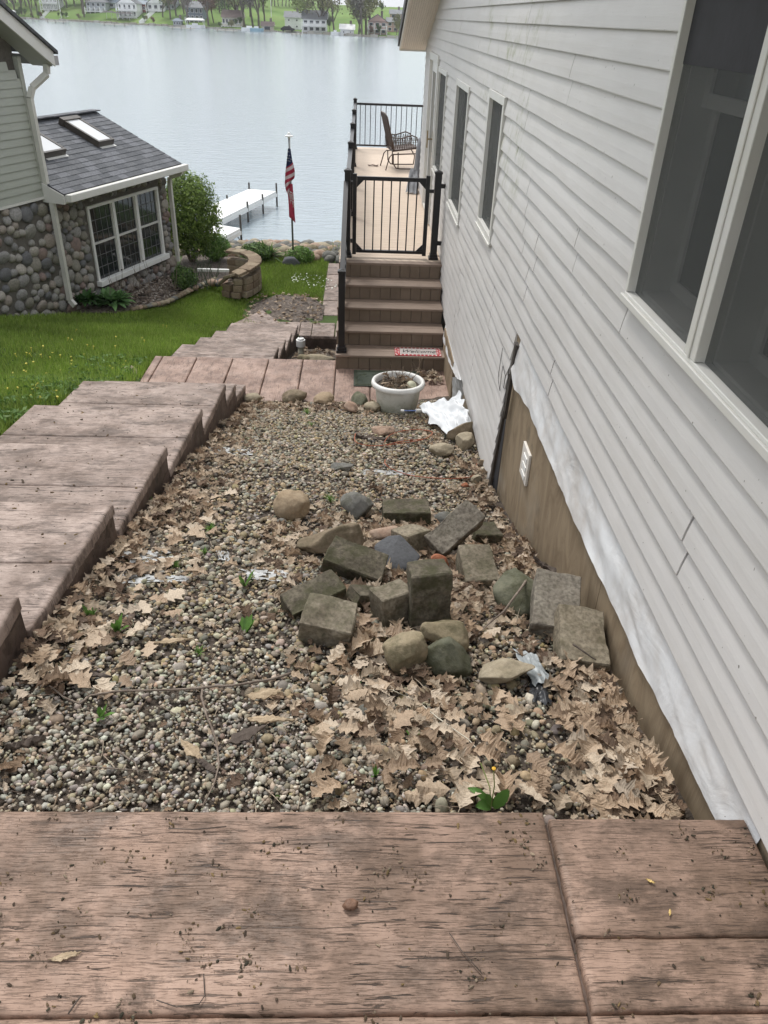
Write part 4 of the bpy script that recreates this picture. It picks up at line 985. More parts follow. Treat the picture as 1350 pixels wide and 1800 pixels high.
# dirt crumbs and bits of moss over the landing and the steps
def crumbs(N, fpos, smin, smax, pal):
    P = fpos(N); n = len(P); s = smin*(smax/smin)**(rng.random(n)**2); scl = np.stack([s*rng.uniform(.7, 2.6, n), s, s*.6], 1)
    V, Fc = scatter(ICO1, P, scl, rng.uniform(0, 6.28, n), rng.normal(0, .3, n), rng.normal(0, .3, n), .3)
    return V, Fc, np.repeat(pal[rng.integers(0, len(pal), n)]*rng.uniform(.6, 1.3, (n, 1)), 12, 0)
CP = np.array([(.07, .05, .035), (.11, .075, .045), (.16, .11, .05), (.05, .045, .03), (.22, .17, .12)])
def cl(N):
    cen = np.stack([rng.uniform(-1.1, 1.05, 90), rng.uniform(.5, 1.28, 90)], 1); k = rng.integers(0, 90, N)
    p = cen[k]+rng.normal(0, .012, (N, 2)); loose = rng.random(N) < .3; p[loose, 0] = rng.uniform(-1.1, 1.05, loose.sum()); p[loose, 1] = rng.uniform(.5, 1.28, loose.sum())
    p = p[(p[:, 1] < 1.28) & (p[:, 0] < 1.05)]
    return np.column_stack([p, np.full(len(p), -1.778)])
V1 = crumbs(2600, cl, .0006, .0042, CP)
def csf(N):
    y = rng.uniform(2.3, 7.8, N); x = rng.uniform(-2.5, -1.24, N); k = np.searchsorted(TY, y)
    a = np.array(TY)[k-1]; b = np.array(TY)[np.minimum(k, 6)]; za = np.array(TZ)[k-1]-np.where(k <= 5, .17, .14); zb = np.array(TZ)[np.minimum(k, 6)]
    return np.column_stack([x, y, za+(zb-za)*(y-a)/np.maximum(b-a, .01)+.001])
V2 = crumbs(1100, csf, .0015, .008, CP)
V, Fc, c = merge([V1, V2]); npmesh('dirt_crumbs', V, Fc, attr_mat('crumb', .9, 0, mul=.2), c, smooth=False, kind='stuff', label='dark dirt crumbs and moss bits scattered over the stamped concrete', cat='dirt')
# torn plastic and fabric
def sheet(P, name, mat, label, cat, amp=.02, n=18, seed=0, cuts=.25, holes=0):
    """irregular crumpled sheet spanning four corner points"""
    P = [np.array(p, float) for p in P]; V = []; 
    for j in range(n+1):
        for i in range(n+1):
            u, v = i/n, j/n; u2 = u+cuts*.12*mnoise.noise(Vector((v*5, seed, 0)))*(1 if u in (0, 1) else 0); v2 = v+cuts*.12*mnoise.noise(Vector((u*5, seed+9, 0)))*(1 if v in (0, 1) else 0)
            q = P[0]*(1-u2)*(1-v2)+P[1]*u2*(1-v2)+P[2]*u2*v2+P[3]*(1-u2)*v2
            q[2] += amp*(mnoise.noise(Vector((u*3.2, v*3.2, seed)))+.45*mnoise.noise(Vector((u*8, v*8, seed+3))))
            V.append(q)
    Fc = [(j*(n+1)+i, j*(n+1)+i+1, (j+1)*(n+1)+i+1, (j+1)*(n+1)+i) for j in range(n) for i in range(n) if mnoise.noise(Vector((i*.35, j*.35, seed+20))) > -holes or holes == 0]
    return npmesh(name, V, Fc, mat, label=label, cat=cat)
M_PLAST = simple('pale_blue_plastic', (.26, .29, .30), .4, .3, 14, .4, 40, c2=(.42, .45, .46))
M_TAPE = simple('black_plastic', (.03, .032, .036), .3, .3, 14, .3, 40)
ob = on_bed
sheet([ob(900, 1138, .02), ob(942, 1150, .03), ob(975, 1205, .02), ob(935, 1200, .035)], 'torn_plastic', M_PLAST, 'torn pale blue plastic sheet stuck under the sandy wedge rock', 'plastic sheet', .012, 22, 3, 1.3)
sheet([ob(930, 1195, .025), ob(962, 1190, .02), ob(968, 1238, .012), ob(934, 1236, .012)], 'torn_plastic', M_TAPE, 'black crumpled plastic strip hanging from the sandy wedge rock', 'plastic strip', .012, 20, 5, 1.5)
M_FAB = simple('white_landscape_fabric', (.36, .36, .35), .8, .3, 16, .4, 40, c2=(.56, .57, .57))
for i, (a, b, c_, d_, lb) in enumerate([((205, 968), (300, 968), (310, 988), (225, 990), 'white fabric scrap on the gravel nearest the steps'), ((425, 1000), (505, 1003), (500, 1024), (440, 1018), 'white fabric scrap left of the diagonal mossy block'),
      ((210, 1010), (330, 1012), (330, 1022), (215, 1026), 'narrow white fabric strip in the gravel below the first scrap'), ((365, 785), (440, 790), (445, 800), (380, 800), 'white fabric shred near the steps further back'), ((640, 825), (730, 828), (730, 836), (640, 834), 'pale fabric shred in the gravel in front of the twine'),
      ((380, 968), (402, 970), (405, 986), (385, 985), 'small bright fabric scrap in the middle of the bed')]):
    sheet([ob(*a, .012), ob(*b, .012), ob(*c_, .012), ob(*d_, .012)], 'fabric_scrap', M_FAB, lb, 'fabric scrap', .016, 16, 30+i, 1.2, .12)
# white sheet draped over the rocks by the wall
def draped(P, name, mat, label, cat, seed, amp=.03, n=40):
    return sheet(P, name, mat, label, cat, amp, n, seed, 1.6)
a0, a1, a2, a3 = on_bed(733, 716, .10), on_bed(806, 690, .32), on_bed(828, 742, .16), on_bed(790, 768, .05)
draped([a0, a1, a2, a3], 'white_sheet', simple('white_wrap_sheet', (.68, .70, .72), .5, .05, 5, .3, 30), 'white house wrap sheet crumpled over rocks beside the pot', 'sheet', 50, .075)
sheet([on_bed(795, 700, .12), on_bed(818, 705, .16), PX(812, 668, 1.03), PX(795, 662, 1.0)], 'white_sheet', M_FAB, 'folded end of white wrap standing up against the plywood', 'sheet', .02, 12, 55, .6)
# orange twine
M_TWINE = simple('orange_twine', (.36, .10, .045), .6, .2)
def loop(pts, r, label, mat=M_TWINE, h=.04):
    P = [Vector(on_bed(x, y, h+.02*math.sin(i*1.7))) for i, (x, y) in enumerate(pts)]
    out = []
    for i in range(len(P)-1):
        p0, p1, p2, p3 = P[max(i-1, 0)], P[i], P[i+1], P[min(i+2, len(P)-1)]
        for k in range(6):
            t = k/6; out.append(.5*((2*p1)+(p2-p0)*t+(2*p0-5*p1+4*p2-p3)*t*t+(3*p1-p0-3*p2+p3)*t**3))
    out.append(P[-1]); m_ = MB(); m_.tube(out, r, 5); setprops(m_.build('twine', mat, None, smooth=True), label, 'twine')
loop([(678, 808), (677, 815), (690, 825), (720, 835), (760, 840), (800, 841), (832, 836), (838, 815)], .004, 'long orange twine curve sweeping round the rocks by the wall')
loop([(625, 762), (624, 775), (640, 782), (670, 783), (710, 775), (745, 772)], .004, 'orange twine loop on the gravel behind')
loop([(675, 778), (685, 765), (705, 758), (735, 755), (760, 760), (745, 772), (700, 780), (665, 784)], .0038, 'orange twine loop around the flat pinkish rock')
loop([(625, 762), (650, 765), (690, 790), (720, 800), (715, 812)], .003, 'thin dark cord among the twine', M_TWIG)
# ------------------------------------------------------------------ weeds
M_WEED = attr_mat('weed_leaf', .5, .1, 50, .002, .2, .4, 30, trans=.25)
def blade_tuft(p, n, h, w_, spread, col, label, cat, name='weed', dand=False):
    V = []; Fc = []; C = []
    for i in range(n):
        a = random.uniform(0, 6.28); l = h*random.uniform(.6, 1.1); lean = random.uniform(.2, spread); k = 6; b = len(V)
        for j in range(k):
            t = j/(k-1); rr = l*math.sin(lean*t)*.9; zz = l*math.cos(lean*t*.9)*t*1.0
            if dand: ww = w_*math.sin(math.pi*(.08+.88*t))*(1+.35*(j % 2)); rr = l*lean*t; zz = l*(t-.45*lean*t*t)
            else: ww = w_*(1-t)**.6; rr = l*lean*t*t
            cx_, cy_ = p[0]+math.cos(a)*rr, p[1]+math.sin(a)*rr; px_, py_ = -math.sin(a)*ww/2, math.cos(a)*ww/2
            V += [(cx_-px_, cy_-py_, p[2]+zz), (cx_, cy_, p[2]+zz-ww*.2), (cx_+px_, cy_+py_, p[2]+zz)]; C += [np.array(col)*random.uniform(.75, 1.25)]*3 if j == 0 else [C[-1]]*3
            if j: q = b+(j-1)*3; Fc += [(q, q+1, q+4, q+3), (q+1, q+2, q+5, q+4)]
    return npmesh(name, V, Fc, M_WEED, np.array(C), label=label, cat=cat)
GR1 = (.12, .24, .05); GR2 = (.16, .30, .06)
for px, py, n, h, w_, sp, dn, lb in [(160, 1090, 6, .09, .022, .6, True, 'dandelion rosette at the foot of the steps'), (207, 1112, 5, .10, .024, .8, True, 'broad leaved weed in the gravel right of the rosette'), (430, 1032, 5, .12, .02, .8, True, 'dandelion plant beside the diagonal mossy block'), (432, 1112, 5, .10, .026, 1.0, True, 'dandelion seedling on the gravel left of the pale block'),
      (350, 1152, 45, .045, .003, 1.0, False, 'bright green grass tuft in the centre left gravel'), (310, 1000, 45, .05, .003, 1.0, False, 'small grass tuft under the fabric scraps'), (520, 878, 70, .07, .004, 1.1, False, 'grass tuft behind the tan boulder'), (580, 884, 70, .07, .004, 1.1, False, 'grass tuft between the two boulders'),
      (540, 730, 50, .08, .005, 1.0, False, 'pale green weed tuft near the edging rocks'), (548, 750, 40, .06, .005, 1.2, False, 'weed sprouts in the far gravel'), (370, 935, 30, .06, .006, 1.1, False, 'sparse weed at the left gravel edge'), (360, 975, 25, .05, .006, 1.1, False, 'low weed sprouts at the steps edge'),
      (270, 885, 6, .1, .014, .8, True, 'weed growing against the step side'), (178, 1262, 7, .06, .014, 1.0, True, 'withered weed in the crushed gravel'), (730, 1305, 8, .05, .01, 1.0, True, 'small weed in the leaf drift'), (620, 1215, 10, .05, .008, 1.1, True, 'sprig of green in the leaf drift'),
      (660, 1365, 8, .045, .008, 1.0, True, 'tiny weed at the edge of the bare gravel'), (490, 1405, 3, .02, .012, 1.0, True, 'small green sprout at the landing edge')]:
    blade_tuft(on_bed(px, py, .0), n, h, w_, sp, GR2 if not dn else GR1, lb, 'weed', 'dandelion' if dn else 'grass_tuft', dn)
# the large weed by the landing
WD = thing('dandelion', 'tall dandelion weed with a yellow flower growing by the near landing', 'weed', on_bed(862, 1425, 0))
base_p = on_bed(862, 1425, 0)
def bigleaf(p0, p1, w_, lift):
    V = []; Fc = []; k = 10; p0 = np.array(p0); p1 = np.array(p1); d = p1-p0; sd = _n(np.cross(d, [0, -.6, 1]))
    for j in range(k):
        t = j/(k-1); q = p0+d*t+np.array([0, 0, lift*math.sin(math.pi*t)]); ww = w_*math.sin(math.pi*(.12+.85*t))**.8*(1+.15*(j % 2))
        V += [q-sd*ww/2+np.array([0, 0, .006]), q, q+sd*ww/2+np.array([0, 0, .006])]
        if j: b = (j-1)*3; Fc += [(b, b+1, b+4, b+3), (b+1, b+2, b+5, b+4)]
    npmesh('leaf', V, Fc, M_WEED, np.tile(np.array([(.11, .24, .05)])*random.uniform(.8, 1.2), (len(V), 1)), parent=WD)
B0 = base_p+np.array([0, 0, .01])
bigleaf(B0+np.array([.01, 0, .0]), B0+np.array([.045, .0, .085]), .034, .0)
bigleaf(B0, B0+np.array([-.07, .04, .04]), .022, .02); bigleaf(B0, B0+np.array([-.05, -.01, .02]), .03, .01); bigleaf(B0, B0+np.array([-.02, .01, .05]), .02, .01)
m_ = MB(); m_.tube([B0, B0+np.array([-.005, .03, .06]), B0+np.array([-.03, .09, .10])], .002, 5); m_.tube([B0, B0+np.array([.005, .02, .08]), B0+np.array([.0, .04, .13])], .002, 5)
m_.build('stem', simple('green_stem', (.22, .26, .08), .6, .1), WD)
mf = MB(); mf.lathe(B0+np.array([.0, .04, .13]), [(.002, 0), (.0065, .004), (.006, .007), (.001, .008)], 10); mf.build('flower', simple('dandelion_yellow', (.75, .42, .02), .6, .1), WD)

# fine twigs and bark slivers strewn through the gravel
V = []; Fc = []; C = []
for i in range(620):
    x, y = random.uniform(-1.18, 1.0), 1.32+6.3*random.random()**1.6; l = random.uniform(.015, .09); a = random.uniform(0, 6.28); r_ = random.uniform(.0008, .0022)+y*.0002; z = bed_z(x, y)+random.uniform(.012, .03)
    m_ = MB(); b_ = Vector((x, y, z)); e_ = Vector((math.cos(a)*l, math.sin(a)*l, random.uniform(-.01, .01))); m_.tube([b_, b_+e_*.5+Vector((0, 0, .003)), b_+e_+Vector((random.uniform(-.1, .1)*l, random.uniform(-.1, .1)*l, 0))], [r_, r_*.9, r_*.5], 4, cap=False)
    o_ = len(V); V += [tuple(v) for v in m_.v]; Fc += [tuple(q+o_ for q in f) for f in m_.f]; C += [np.array(random.choice([(.16, .11, .08), (.09, .065, .05), (.28, .21, .15), (.4, .33, .25)]))]*len(m_.v)
npmesh('twig_litter', V, Fc, attr_mat('twig_bits', .85, 0, mul=.2), np.array(C), kind='stuff', label='fine twig and stem fragments strewn through the gravel', cat='twigs')
def poly_in(p, poly):
    c = False; n = len(poly)
    for i in range(n):
        x1, y1 = poly[i]; x2, y2 = poly[(i+1) % n]
        if (y1 > p[1]) != (y2 > p[1]) and p[0] < (x2-x1)*(p[1]-y1)/(y2-y1)+x1: c = not c
    return c
# ------------------------------------------------------------------ things on the landing and deck
PT = thing('flower_pot', 'large white plastic tub planter with dead stems and dry leaves', 'planter', (.425, 7.55, -3.62))
pc = (.41, 7.30, -3.53)
def mat_pot():
    m = NT('grimy_white_plastic'); w = m.coord('World'); sep = m.n('ShaderNodeSeparateXYZ'); m.l(w, sep.inputs[0])
    mr = m.n('ShaderNodeMapRange'); mr.inputs[1].default_value = -3.17; mr.inputs[2].default_value = -3.5; m.l(sep.outputs[2], mr.inputs[0])
    k = m.math('MULTIPLY', mr.outputs[0], m.ramp(m.noise(w, 8, 6, .7), [(.3, .3), (.6, 1)]), True)
    k2 = m.ramp(m.noise(w, 16, 5, .7), [(.5, 0), (.72, .5)])
    c = m.mix(k, m.mix(k2, (.70, .69, .64), (.34, .34, .24)), (.17, .19, .10)); return m.fin(c, .5, m.bump(m.noise(w, 90, 3), .2, .002), .4)
M_POT = mat_pot()
MB().lathe(pc, [(.165, 0), (.185, .12), (.192, .13), (.20, .16), (.225, .38)], 36, 1.05, cap=False).build('tub', M_POT, PT, smooth=True)
M_RIM = simple('white_rim_plastic', (.74, .73, .70), .45, .08, 9, .1, 60)
MB().lathe(pc, [(.222, .365), (.258, .372), (.262, .395), (.255, .418), (.232, .425), (.222, .40), (.215, .355)], 40, 1.05, cap=False).build('rim', M_RIM, PT, smooth=True)
MB().lathe(pc, [(.213, .362), (.15, .368), (.001, .372)], 24, 1.05).build('potting_soil', M_SOIL, PT, smooth=True)
m_ = MB()
for i in range(11):
    a = random.uniform(0, 6.28); r_ = random.uniform(0, .09); x, y = pc[0]-.0+.04+r_*math.cos(a), pc[1]+r_*math.sin(a)
    p = Vector((x, y, pc[2]+.35)); P = [p]; h = random.uniform(.12, .30)
    for k in range(4): p = p+Vector((random.uniform(-.035, .035), random.uniform(-.03, .03), h/4)); P.append(p)
    m_.tube(P, [.0035, .003, .0025, .002, .001], 5); m_.tube([P[2], P[2]+Vector((random.uniform(-.05, .05), 0, .05)), P[2]+Vector((random.uniform(-.08, .08), 0, .07))], [.002, .0015, .001], 4)
P = [Vector((pc[0]+.12, pc[1], pc[2]+.35)), Vector((pc[0]+.15, pc[1], pc[2]+.45)), Vector((pc[0]+.20, pc[1], pc[2]+.52)), Vector((pc[0]+.21, pc[1], pc[2]+.62)), Vector((pc[0]+.19, pc[1], pc[2]+.69))]; m_.tube(P, .0035, 5); m_.tube([P[3], P[3]+Vector((.03, 0, .06))], .002, 4); m_.tube([P[2], P[2]+Vector((-.05, 0, .08)), P[2]+Vector((-.07, 0, .10))], .002, 4)
m_.build('dead_stems', simple('dead_stem', (.22, .16, .11), .8, .3, 30, .2), PT, smooth=True)
B = leaf_batch(60, (pc[0]-.15, pc[0]+.14, pc[1]-.14, pc[1]+.14), .05, .1, lambda x, y: x*0+.9, zf=lambda x, y: x*0+pc[2]+.372, pal=LPAL*.75)
V, Fc, c = merge(B); npmesh('leaf_litter', V, Fc, M_LEAF, c, smooth=False, kind='stuff', label='dead brown leaves filling the white tub planter', cat='leaf litter')
me = rock_mesh('ball_stone', (.105, .105, .10), 3, simple('pale_round_stone', (.45, .44, .32), .6, .12, 20, .2), 1, (.9, .98), .02)
inst(me, 'ball_stone', (pc[0]+.13, pc[1]-.08, pc[2]+.40), label='smooth pale round stone sitting in the white planter', cat='stone')
# small white pipe end with blue tube by the planter
HP = thing('drain_fitting', 'small white pipe end on a blue tube lying against the planter', 'pipe', on_bed(712, 722, .08))
a, b = on_bed(708, 722, .10), on_bed(731, 722, .10)
MB().tube([a, b], .006, 8).build('blue_tube', simple('blue_tube', (.12, .18, .42), .4, .1), HP)
MB().tube([a+np.array([-.02, 0, 0]), a+np.array([.012, 0, 0])], .013, 10).build('white_cap', M_WHITE, HP)
MB().tube([b, b+np.array([.06, .02, -.01])], .02, 10).build('grey_fitting', M_SASH, HP)
# welcome mat on the first step
WM = thing('welcome_mat', 'red polka dot mat with Welcome in black script on the lowest step', 'door mat', (.715, 8.9, -3.414))
zt = -3.415
MB().box(.44, 1.0, 8.76, 9.02, zt, zt+.008).build('mat_border', simple('red_mat', (.36, .02, .03), .8, .1, 60), WM, bevel=.002)
MB().box(.50, .945, 8.795, 8.985, zt+.0081, zt+.0100).build('mat_panel', simple('cream_mat', (.42, .38, .36), .85, .1, 60), WM)
m_ = MB()
for i in range(12):
    for yy in (8.776, 9.003): m_.lathe((.462+i*.0475, yy, zt+.0085), [(.0105, 0), (.0105, .0008), (.0001, .0009)], 10)
for j in range(4):
    for xx in (.452, .482, .960, .988): m_.lathe((xx, 8.81+j*.052+(.02 if xx in (.482, .96) else 0), zt+.0085), [(.0095, 0), (.0095, .0008), (.0001, .0009)], 10)
o = m_.build('mat_dots', simple('white_dot', (.72, .66, .62), .85, .05), WM); o['kind'] = 'stuff'
def text_mesh(txt, size, mat, M, name, parent, shear=.35, ext=.0006):
    cu = bpy.data.curves.new('t', 'FONT'); cu.body = txt; cu.size = size; cu.shear = shear; cu.extrude = ext; cu.align_x = 'CENTER'; cu.align_y = 'CENTER'
    to = bpy.data.objects.new('t', cu); COL.objects.link(to); dg = bpy.context.evaluated_depsgraph_get(); me = bpy.data.meshes.new_from_object(to.evaluated_get(dg)); bpy.data.objects.remove(to)
    me.transform(M); me.materials.clear(); me.materials.append(mat)
    o = bpy.data.objects.new(name, me); COL.objects.link(o)
    if parent: me.transform(Matrix.Translation(-ORG[parent.name])); o.parent = parent
    return o
text_mesh('Welcome', .135, M_BLACK, Matrix.Translation((.72, 8.885, zt+.0112))@Matrix.Diagonal((.78, 1.05, 1, 1)), 'mat_lettering', WM, .45)
# green rubber mat
RM = thing('rubber_mat', 'dark green rubber door mat with raised scroll pattern on the lower landing', 'door mat', (.33, 8.5, -3.6))
M_GR = simple('green_rubber', (.045, .06, .04), .7, .2, 20, .3)
MB().box(-.05, .74, 8.24, 8.71, -3.594, -3.585).build('mat_base', M_GR, RM, bevel=.002)
m_ = MB()
for k in range(26):
    x0, y0 = random.uniform(.0, .68), random.uniform(8.29, 8.66); P = []
    a0 = random.uniform(0, 6.28)
    for i in range(9): t = i/8; r_ = .055*(1-.6*t); P.append((min(.72, max(-.03, x0+r_*math.cos(a0+t*4))), min(8.69, max(8.26, y0+r_*math.sin(a0+t*4))), -3.583))
    m_.tube(P, .0035, 4)
for q in range(3): m_.tube([(-.03+.01*q, 8.26+.012*q, -3.583), (.72-.01*q, 8.26+.012*q, -3.583), (.72-.01*q, 8.69-.012*q, -3.583), (-.03+.01*q, 8.69-.012*q, -3.583), (-.03+.01*q, 8.26+.012*q, -3.583)], .003, 4)
o = m_.build('mat_pattern', simple('green_rubber_ridge', (.085, .10, .06), .6, .2), RM); o['kind'] = 'stuff'
# pipe with a white cap in the pit and stones
VP = thing('vent_pipe', 'upright pipe with a white cap standing in the planting pit', 'pipe', (-.83, 10.9, -4.4))
pp = PZ(529, 618, -4.40)
MB().tube([pp+np.array([0, 0, -.3]), pp+np.array([0, 0, .10])], .045, 14).build('pipe', simple('grimy_pipe', (.34, .32, .25), .6, .2), VP, smooth=True)
MB().lathe(pp+np.array([0, 0, .09]), [(.07, 0), (.07, .10), (.05, .105), (.05, .125), (.03, .13), (.03, .12), (.001, .12)], 20).build('cap', M_WHITE, VP)
for i, (px, py_, d, mt, lb) in enumerate([(560, 630, (.5, .2, .12), 'sand', 'pale long rock in the planting pit behind the landing edge'), (535, 630, (.2, .2, .12), 'buff', 'round tan rock beside the pale long rock in the pit')]):
    q = PZ(px, py_, -3.98); inst(rock_mesh('rock', d, 160+i, MR[mt], 4), 'rock', q, (0, 0, .1), label=lb, cat='rock')
q = PZ(228, 655, -3.62); inst(rock_mesh('rock', (.26, .2, .16), 171, MR['sand'], 6, nz=.2), 'rock', q, label='crumbly pale rock on the grass beside the lower landing', cat='rock')
# rocking chair
CH = thing('patio_chair', 'brown metal wicker rocking chair at the far end of the deck', 'chair', (.75, 17.5, DZ))
M_CH = simple('bronze_metal', (.075, .048, .036), .4, .2, 30, .1)
cx0, cy0, cz0 = .50, 17.2, DZ; MT = Matrix.Translation((cx0, cy0, cz0))@Matrix.Rotation(R(10), 4, 'Z')
for s in (0, .58):
    b = MB(MT); b.tube([(0, s, .0), (.07, s, .25), (.12, s, .30), (.62, s, .32)], .012, 6); b.tube([(.15, s, .30), (.16, s, .12), (.22, s, .04), (.3, s, .03), (.72, s, .03)], .012, 6); b.tube([(.26, s, .03), (.25, s, .34)], .012, 6); b.tube([(.72, s, .03), (.74, s, .2), (.66, s, .32)], .012, 6)
    b.build('rocker_base', M_CH, CH, smooth=True)
    b = MB(MT); b.tube([(.12, s, .40), (.10, s, .62), (.30, s, .60), (.52, s, .66), (.63, s, .62), (.66, s, .5), (.64, s, .42), (.12, s, .36)], .013, 6); b.build('arm', M_CH, CH, smooth=True)
    b = MB(MT)
    for i in range(11): x = .14+i*.047; b.bar((x, s, .40), (x, s, .62), .008); 
    for i in range(4): b.bar((.13, s, .44+i*.045), (.64, s, .44+i*.045), .007)
    for i in range(10):
        b.bar((.13+i*.05, s, .40), (.18+i*.05, s, .62), .005); b.bar((.18+i*.05, s, .40), (.13+i*.05, s, .62), .005)
    o = b.build('arm_mesh', M_CH, CH); o['kind'] = 'stuff'
b = MB(MT); b.tube([(.16, 0, .38), (.0, 0, .98), (-.03, .08, 1.04), (-.03, .5, 1.04), (.0, .58, .98), (.16, .58, .38)], .015, 6); b.build('back_frame', M_CH, CH, smooth=True)
b = MB(MT); 
for i in range(15): y = .04+i*.036; b.bar((.15, y, .40), (-.02, y, 1.02), .012, .006)
for i in range(14): t = .05+i*.068; b.bar((.16-.17*t, .01, .38+.62*t), (.16-.17*t, .57, .38+.62*t), .010, .006)
o = b.build('back_weave', M_CH, CH); o['kind'] = 'stuff'
b = MB(MT); b.prism([(.12, 0, .36), (.66, 0, .42), (.66, .58, .42), (.12, .58, .36)], (0, 0, .02)); b.build('seat', M_CH, CH)
# covered grill
GC = thing('covered_grill', 'grey fabric covered grill standing on the deck by the door', 'grill cover', (1.15, 15.5, DZ))
V = []; Fc = []; nu = 28; prof = [(.0, .86), (.12, .86), (.19, .80), (.22, .6), (.23, .35), (.26, .12), (.30, .02)]
for j, (r_, z) in enumerate(prof):
    for k in range(nu):
        a = 2*math.pi*k/nu; rr = r_*(1+.10*math.sin(a*5+z*3)*(1-z/.9)+.05*mnoise.noise(Vector((math.cos(a)*2, math.sin(a)*2, z*3))))
        V.append((1.22+rr*math.cos(a)*1.0, 15.6+rr*math.sin(a)*1.2, DZ+z))
for j in range(len(prof)-1):
    for k in range(nu): Fc.append((j*nu+k, j*nu+(k+1) % nu, (j+1)*nu+(k+1) % nu, (j+1)*nu+k))
npmesh('cover', V, Fc, simple('grey_cover_cloth', (.16, .165, .18), .7, .15, 6, .3, 40), parent=GC)
sheet([(.80, 14.75, DZ+.03), (1.02, 14.7, DZ+.03), (1.03, 15.3, DZ+.3), (.90, 15.35, DZ+.34)], 'cover_hem', bpy.data.materials['grey_cover_cloth'], None, None, .05, 10, 61).parent = None
bpy.data.objects['cover_hem'].parent = GC; bpy.data.objects['cover_hem'].location = -ORG[GC.name]
q = PZ(655, 292, DZ); sheet([q+np.array([-.12, -.03, .01]), q+np.array([.1, -.05, .02]), q+np.array([.12, .05, .02]), q+np.array([-.08, .06, .01])], 'oak_leaf', simple('dark_leaf', (.12, .08, .06), .8, .2), 'curled dark leaf lying on the far deck boards', 'leaf', .03, 8, 71, 2, .2)

# ------------------------------------------------------------------ flagpole
fp = PZ(516, 460, -4.95)
FP = thing('flagpole', 'thin grey flagpole with a white cap near the lake shore', 'flagpole', fp)
top = np.array([fp[0]-.02, fp[1], -2.24])
MB().tube([fp+np.array([0, 0, -.1]), top], .022, 8).build('pole', simple('grey_pole', (.20, .21, .21), .4, .1, metal=.3), FP, smooth=True)
MB().lathe(top+np.array([0, 0, -.06]), [(.028, -.02), (.028, .02), (.09, .025), (.085, .05), (.04, .06), (.028, .1), (.001, .12)], 16).build('finial', M_WHITE, FP)
MB().tube([top+np.array([.012, -.02, -.1]), top+np.array([.03, -.02, -.5])], .006, 5).build('halyard', M_WHITE, FP)
# the flag hangs nearly furled: a cloth strip that widens downward
FG = thing('flag', 'furled US flag with stars and red and white stripes hanging on the pole', 'flag', (top[0], top[1]-.03, top[2]-.35))
px_m = lambda px, py: PY(px, py, top[1]-.035)
def strip(name, L, Rr, mat, parent, rows=40, wav=.025, seed=0, cols=12, y_off=0.0, **kw):
    ys_ = [a[1] for a in L]; V = []; UV = []
    for j in range(rows+1):
        t = ys_[0]+(ys_[-1]-ys_[0])*j/rows; lx = np.interp(t, [a[1] for a in L], [a[0] for a in L]); rx = np.interp(t, [a[1] for a in Rr], [a[0] for a in Rr])
        for i in range(cols+1):
            u = i/cols; q = px_m(lx+(rx-lx)*u, t); q[1] += y_off+wav*math.sin(u*7+seed)*1.0-.02*math.sin(math.pi*u); V.append(q); UV.append((u, 1-j/rows))
    Fc = [(j*(cols+1)+i, j*(cols+1)+i+1, (j+1)*(cols+1)+i+1, (j+1)*(cols+1)+i) for j in range(rows) for i in range(cols)]
    return npmesh(name, V, Fc, mat, uv=UV, parent=parent, **kw)
def mat_flag():
    m = NT('flag_cloth'); tc = m.n('ShaderNodeTexCoord'); sp = m.n('ShaderNodeSeparateXYZ'); m.l(tc.outputs['UV'], sp.inputs[0])
    s_ = m.math('SUBTRACT', sp.outputs[1], m.math('MULTIPLY', sp.outputs[0], .11))
    fr = m.math('FRACT', m.math('MULTIPLY', s_, 6.1)); red = m.math('GREATER_THAN', fr, .47)
    c = m.mix(red, (.62, .52, .53), (.36, .03, .06)); can = m.math('GREATER_THAN', s_, .60)
    c = m.mix(can, c, (.02, .028, .075)); return m.fin(c, .8, None, .2)
g = lambda x, y: (480+x/10, 225+y/10)
strip('cloth', [g(262, 360), g(232, 640), g(215, 780), g(208, 900), g(205, 1000), g(225, 1090), g(270, 1200)], [g(305, 360), g(340, 590), g(365, 660), g(383, 770), g(378, 880), g(300, 960), g(285, 1200)], mat_flag(), FG)
m_ = MB()
for sx_, sy_ in ((280, 410), (262, 470), (295, 480), (280, 525), (318, 540), (268, 570), (250, 520), (300, 575)):
    q = px_m(*g(sx_, sy_)); q[1] -= .06; pts = [(q[0]+(.011 if k % 2 == 0 else .0045)*math.sin(k*math.pi/5), q[1], q[2]+(.013 if k % 2 == 0 else .005)*math.cos(k*math.pi/5)) for k in range(10)]; m_.prism(pts, (0, .002, 0))
o = m_.build('stars', M_WHITE, FG); o['kind'] = 'stuff'
BN = thing('banner', 'red banner with white lettering hanging below the flag', 'banner', (top[0], top[1]-.03, top[2]-1.0))
M_RED = simple('banner_red', (.42, .035, .075), .8, .15, 12, .1)
strip('cloth', [g(262, 980), g(262, 1200), g(275, 1380), g(280, 1560), g(385, 1665)], [g(340, 960), g(355, 1150), g(370, 1350), g(378, 1500), g(392, 1665)], M_RED, BN, y_off=.012, wav=.015)
for k, (tx, xx) in enumerate((('ABEC', 305), ('RER.AM', 348))):
    q0, q1 = px_m(*g(xx-4, 1010+k*40)), px_m(*g(xx+14, 1400+k*60)); q = (q0+q1)/2; q[1] -= .035
    text_mesh(tx, .085 if k == 0 else .07, M_WHITE, Matrix.Translation(q)@Matrix.Rotation(R(92), 4, 'Y')@Matrix.Rotation(R(-90), 4, 'X')@Matrix.Rotation(R(180), 4, 'X')@Matrix.Rotation(R(90), 4, 'X')@Matrix.Rotation(R(-90), 4, 'X') if False else Matrix.Translation(q)@Matrix(((0.06, 1, 0, 0), (0, 0, -1, 0), (-1, .06, 0, 0), (0, 0, 0, 1)))@Matrix.Diagonal((1.35, 1, 1, 1)), 'banner_lettering', BN, .1, .001)

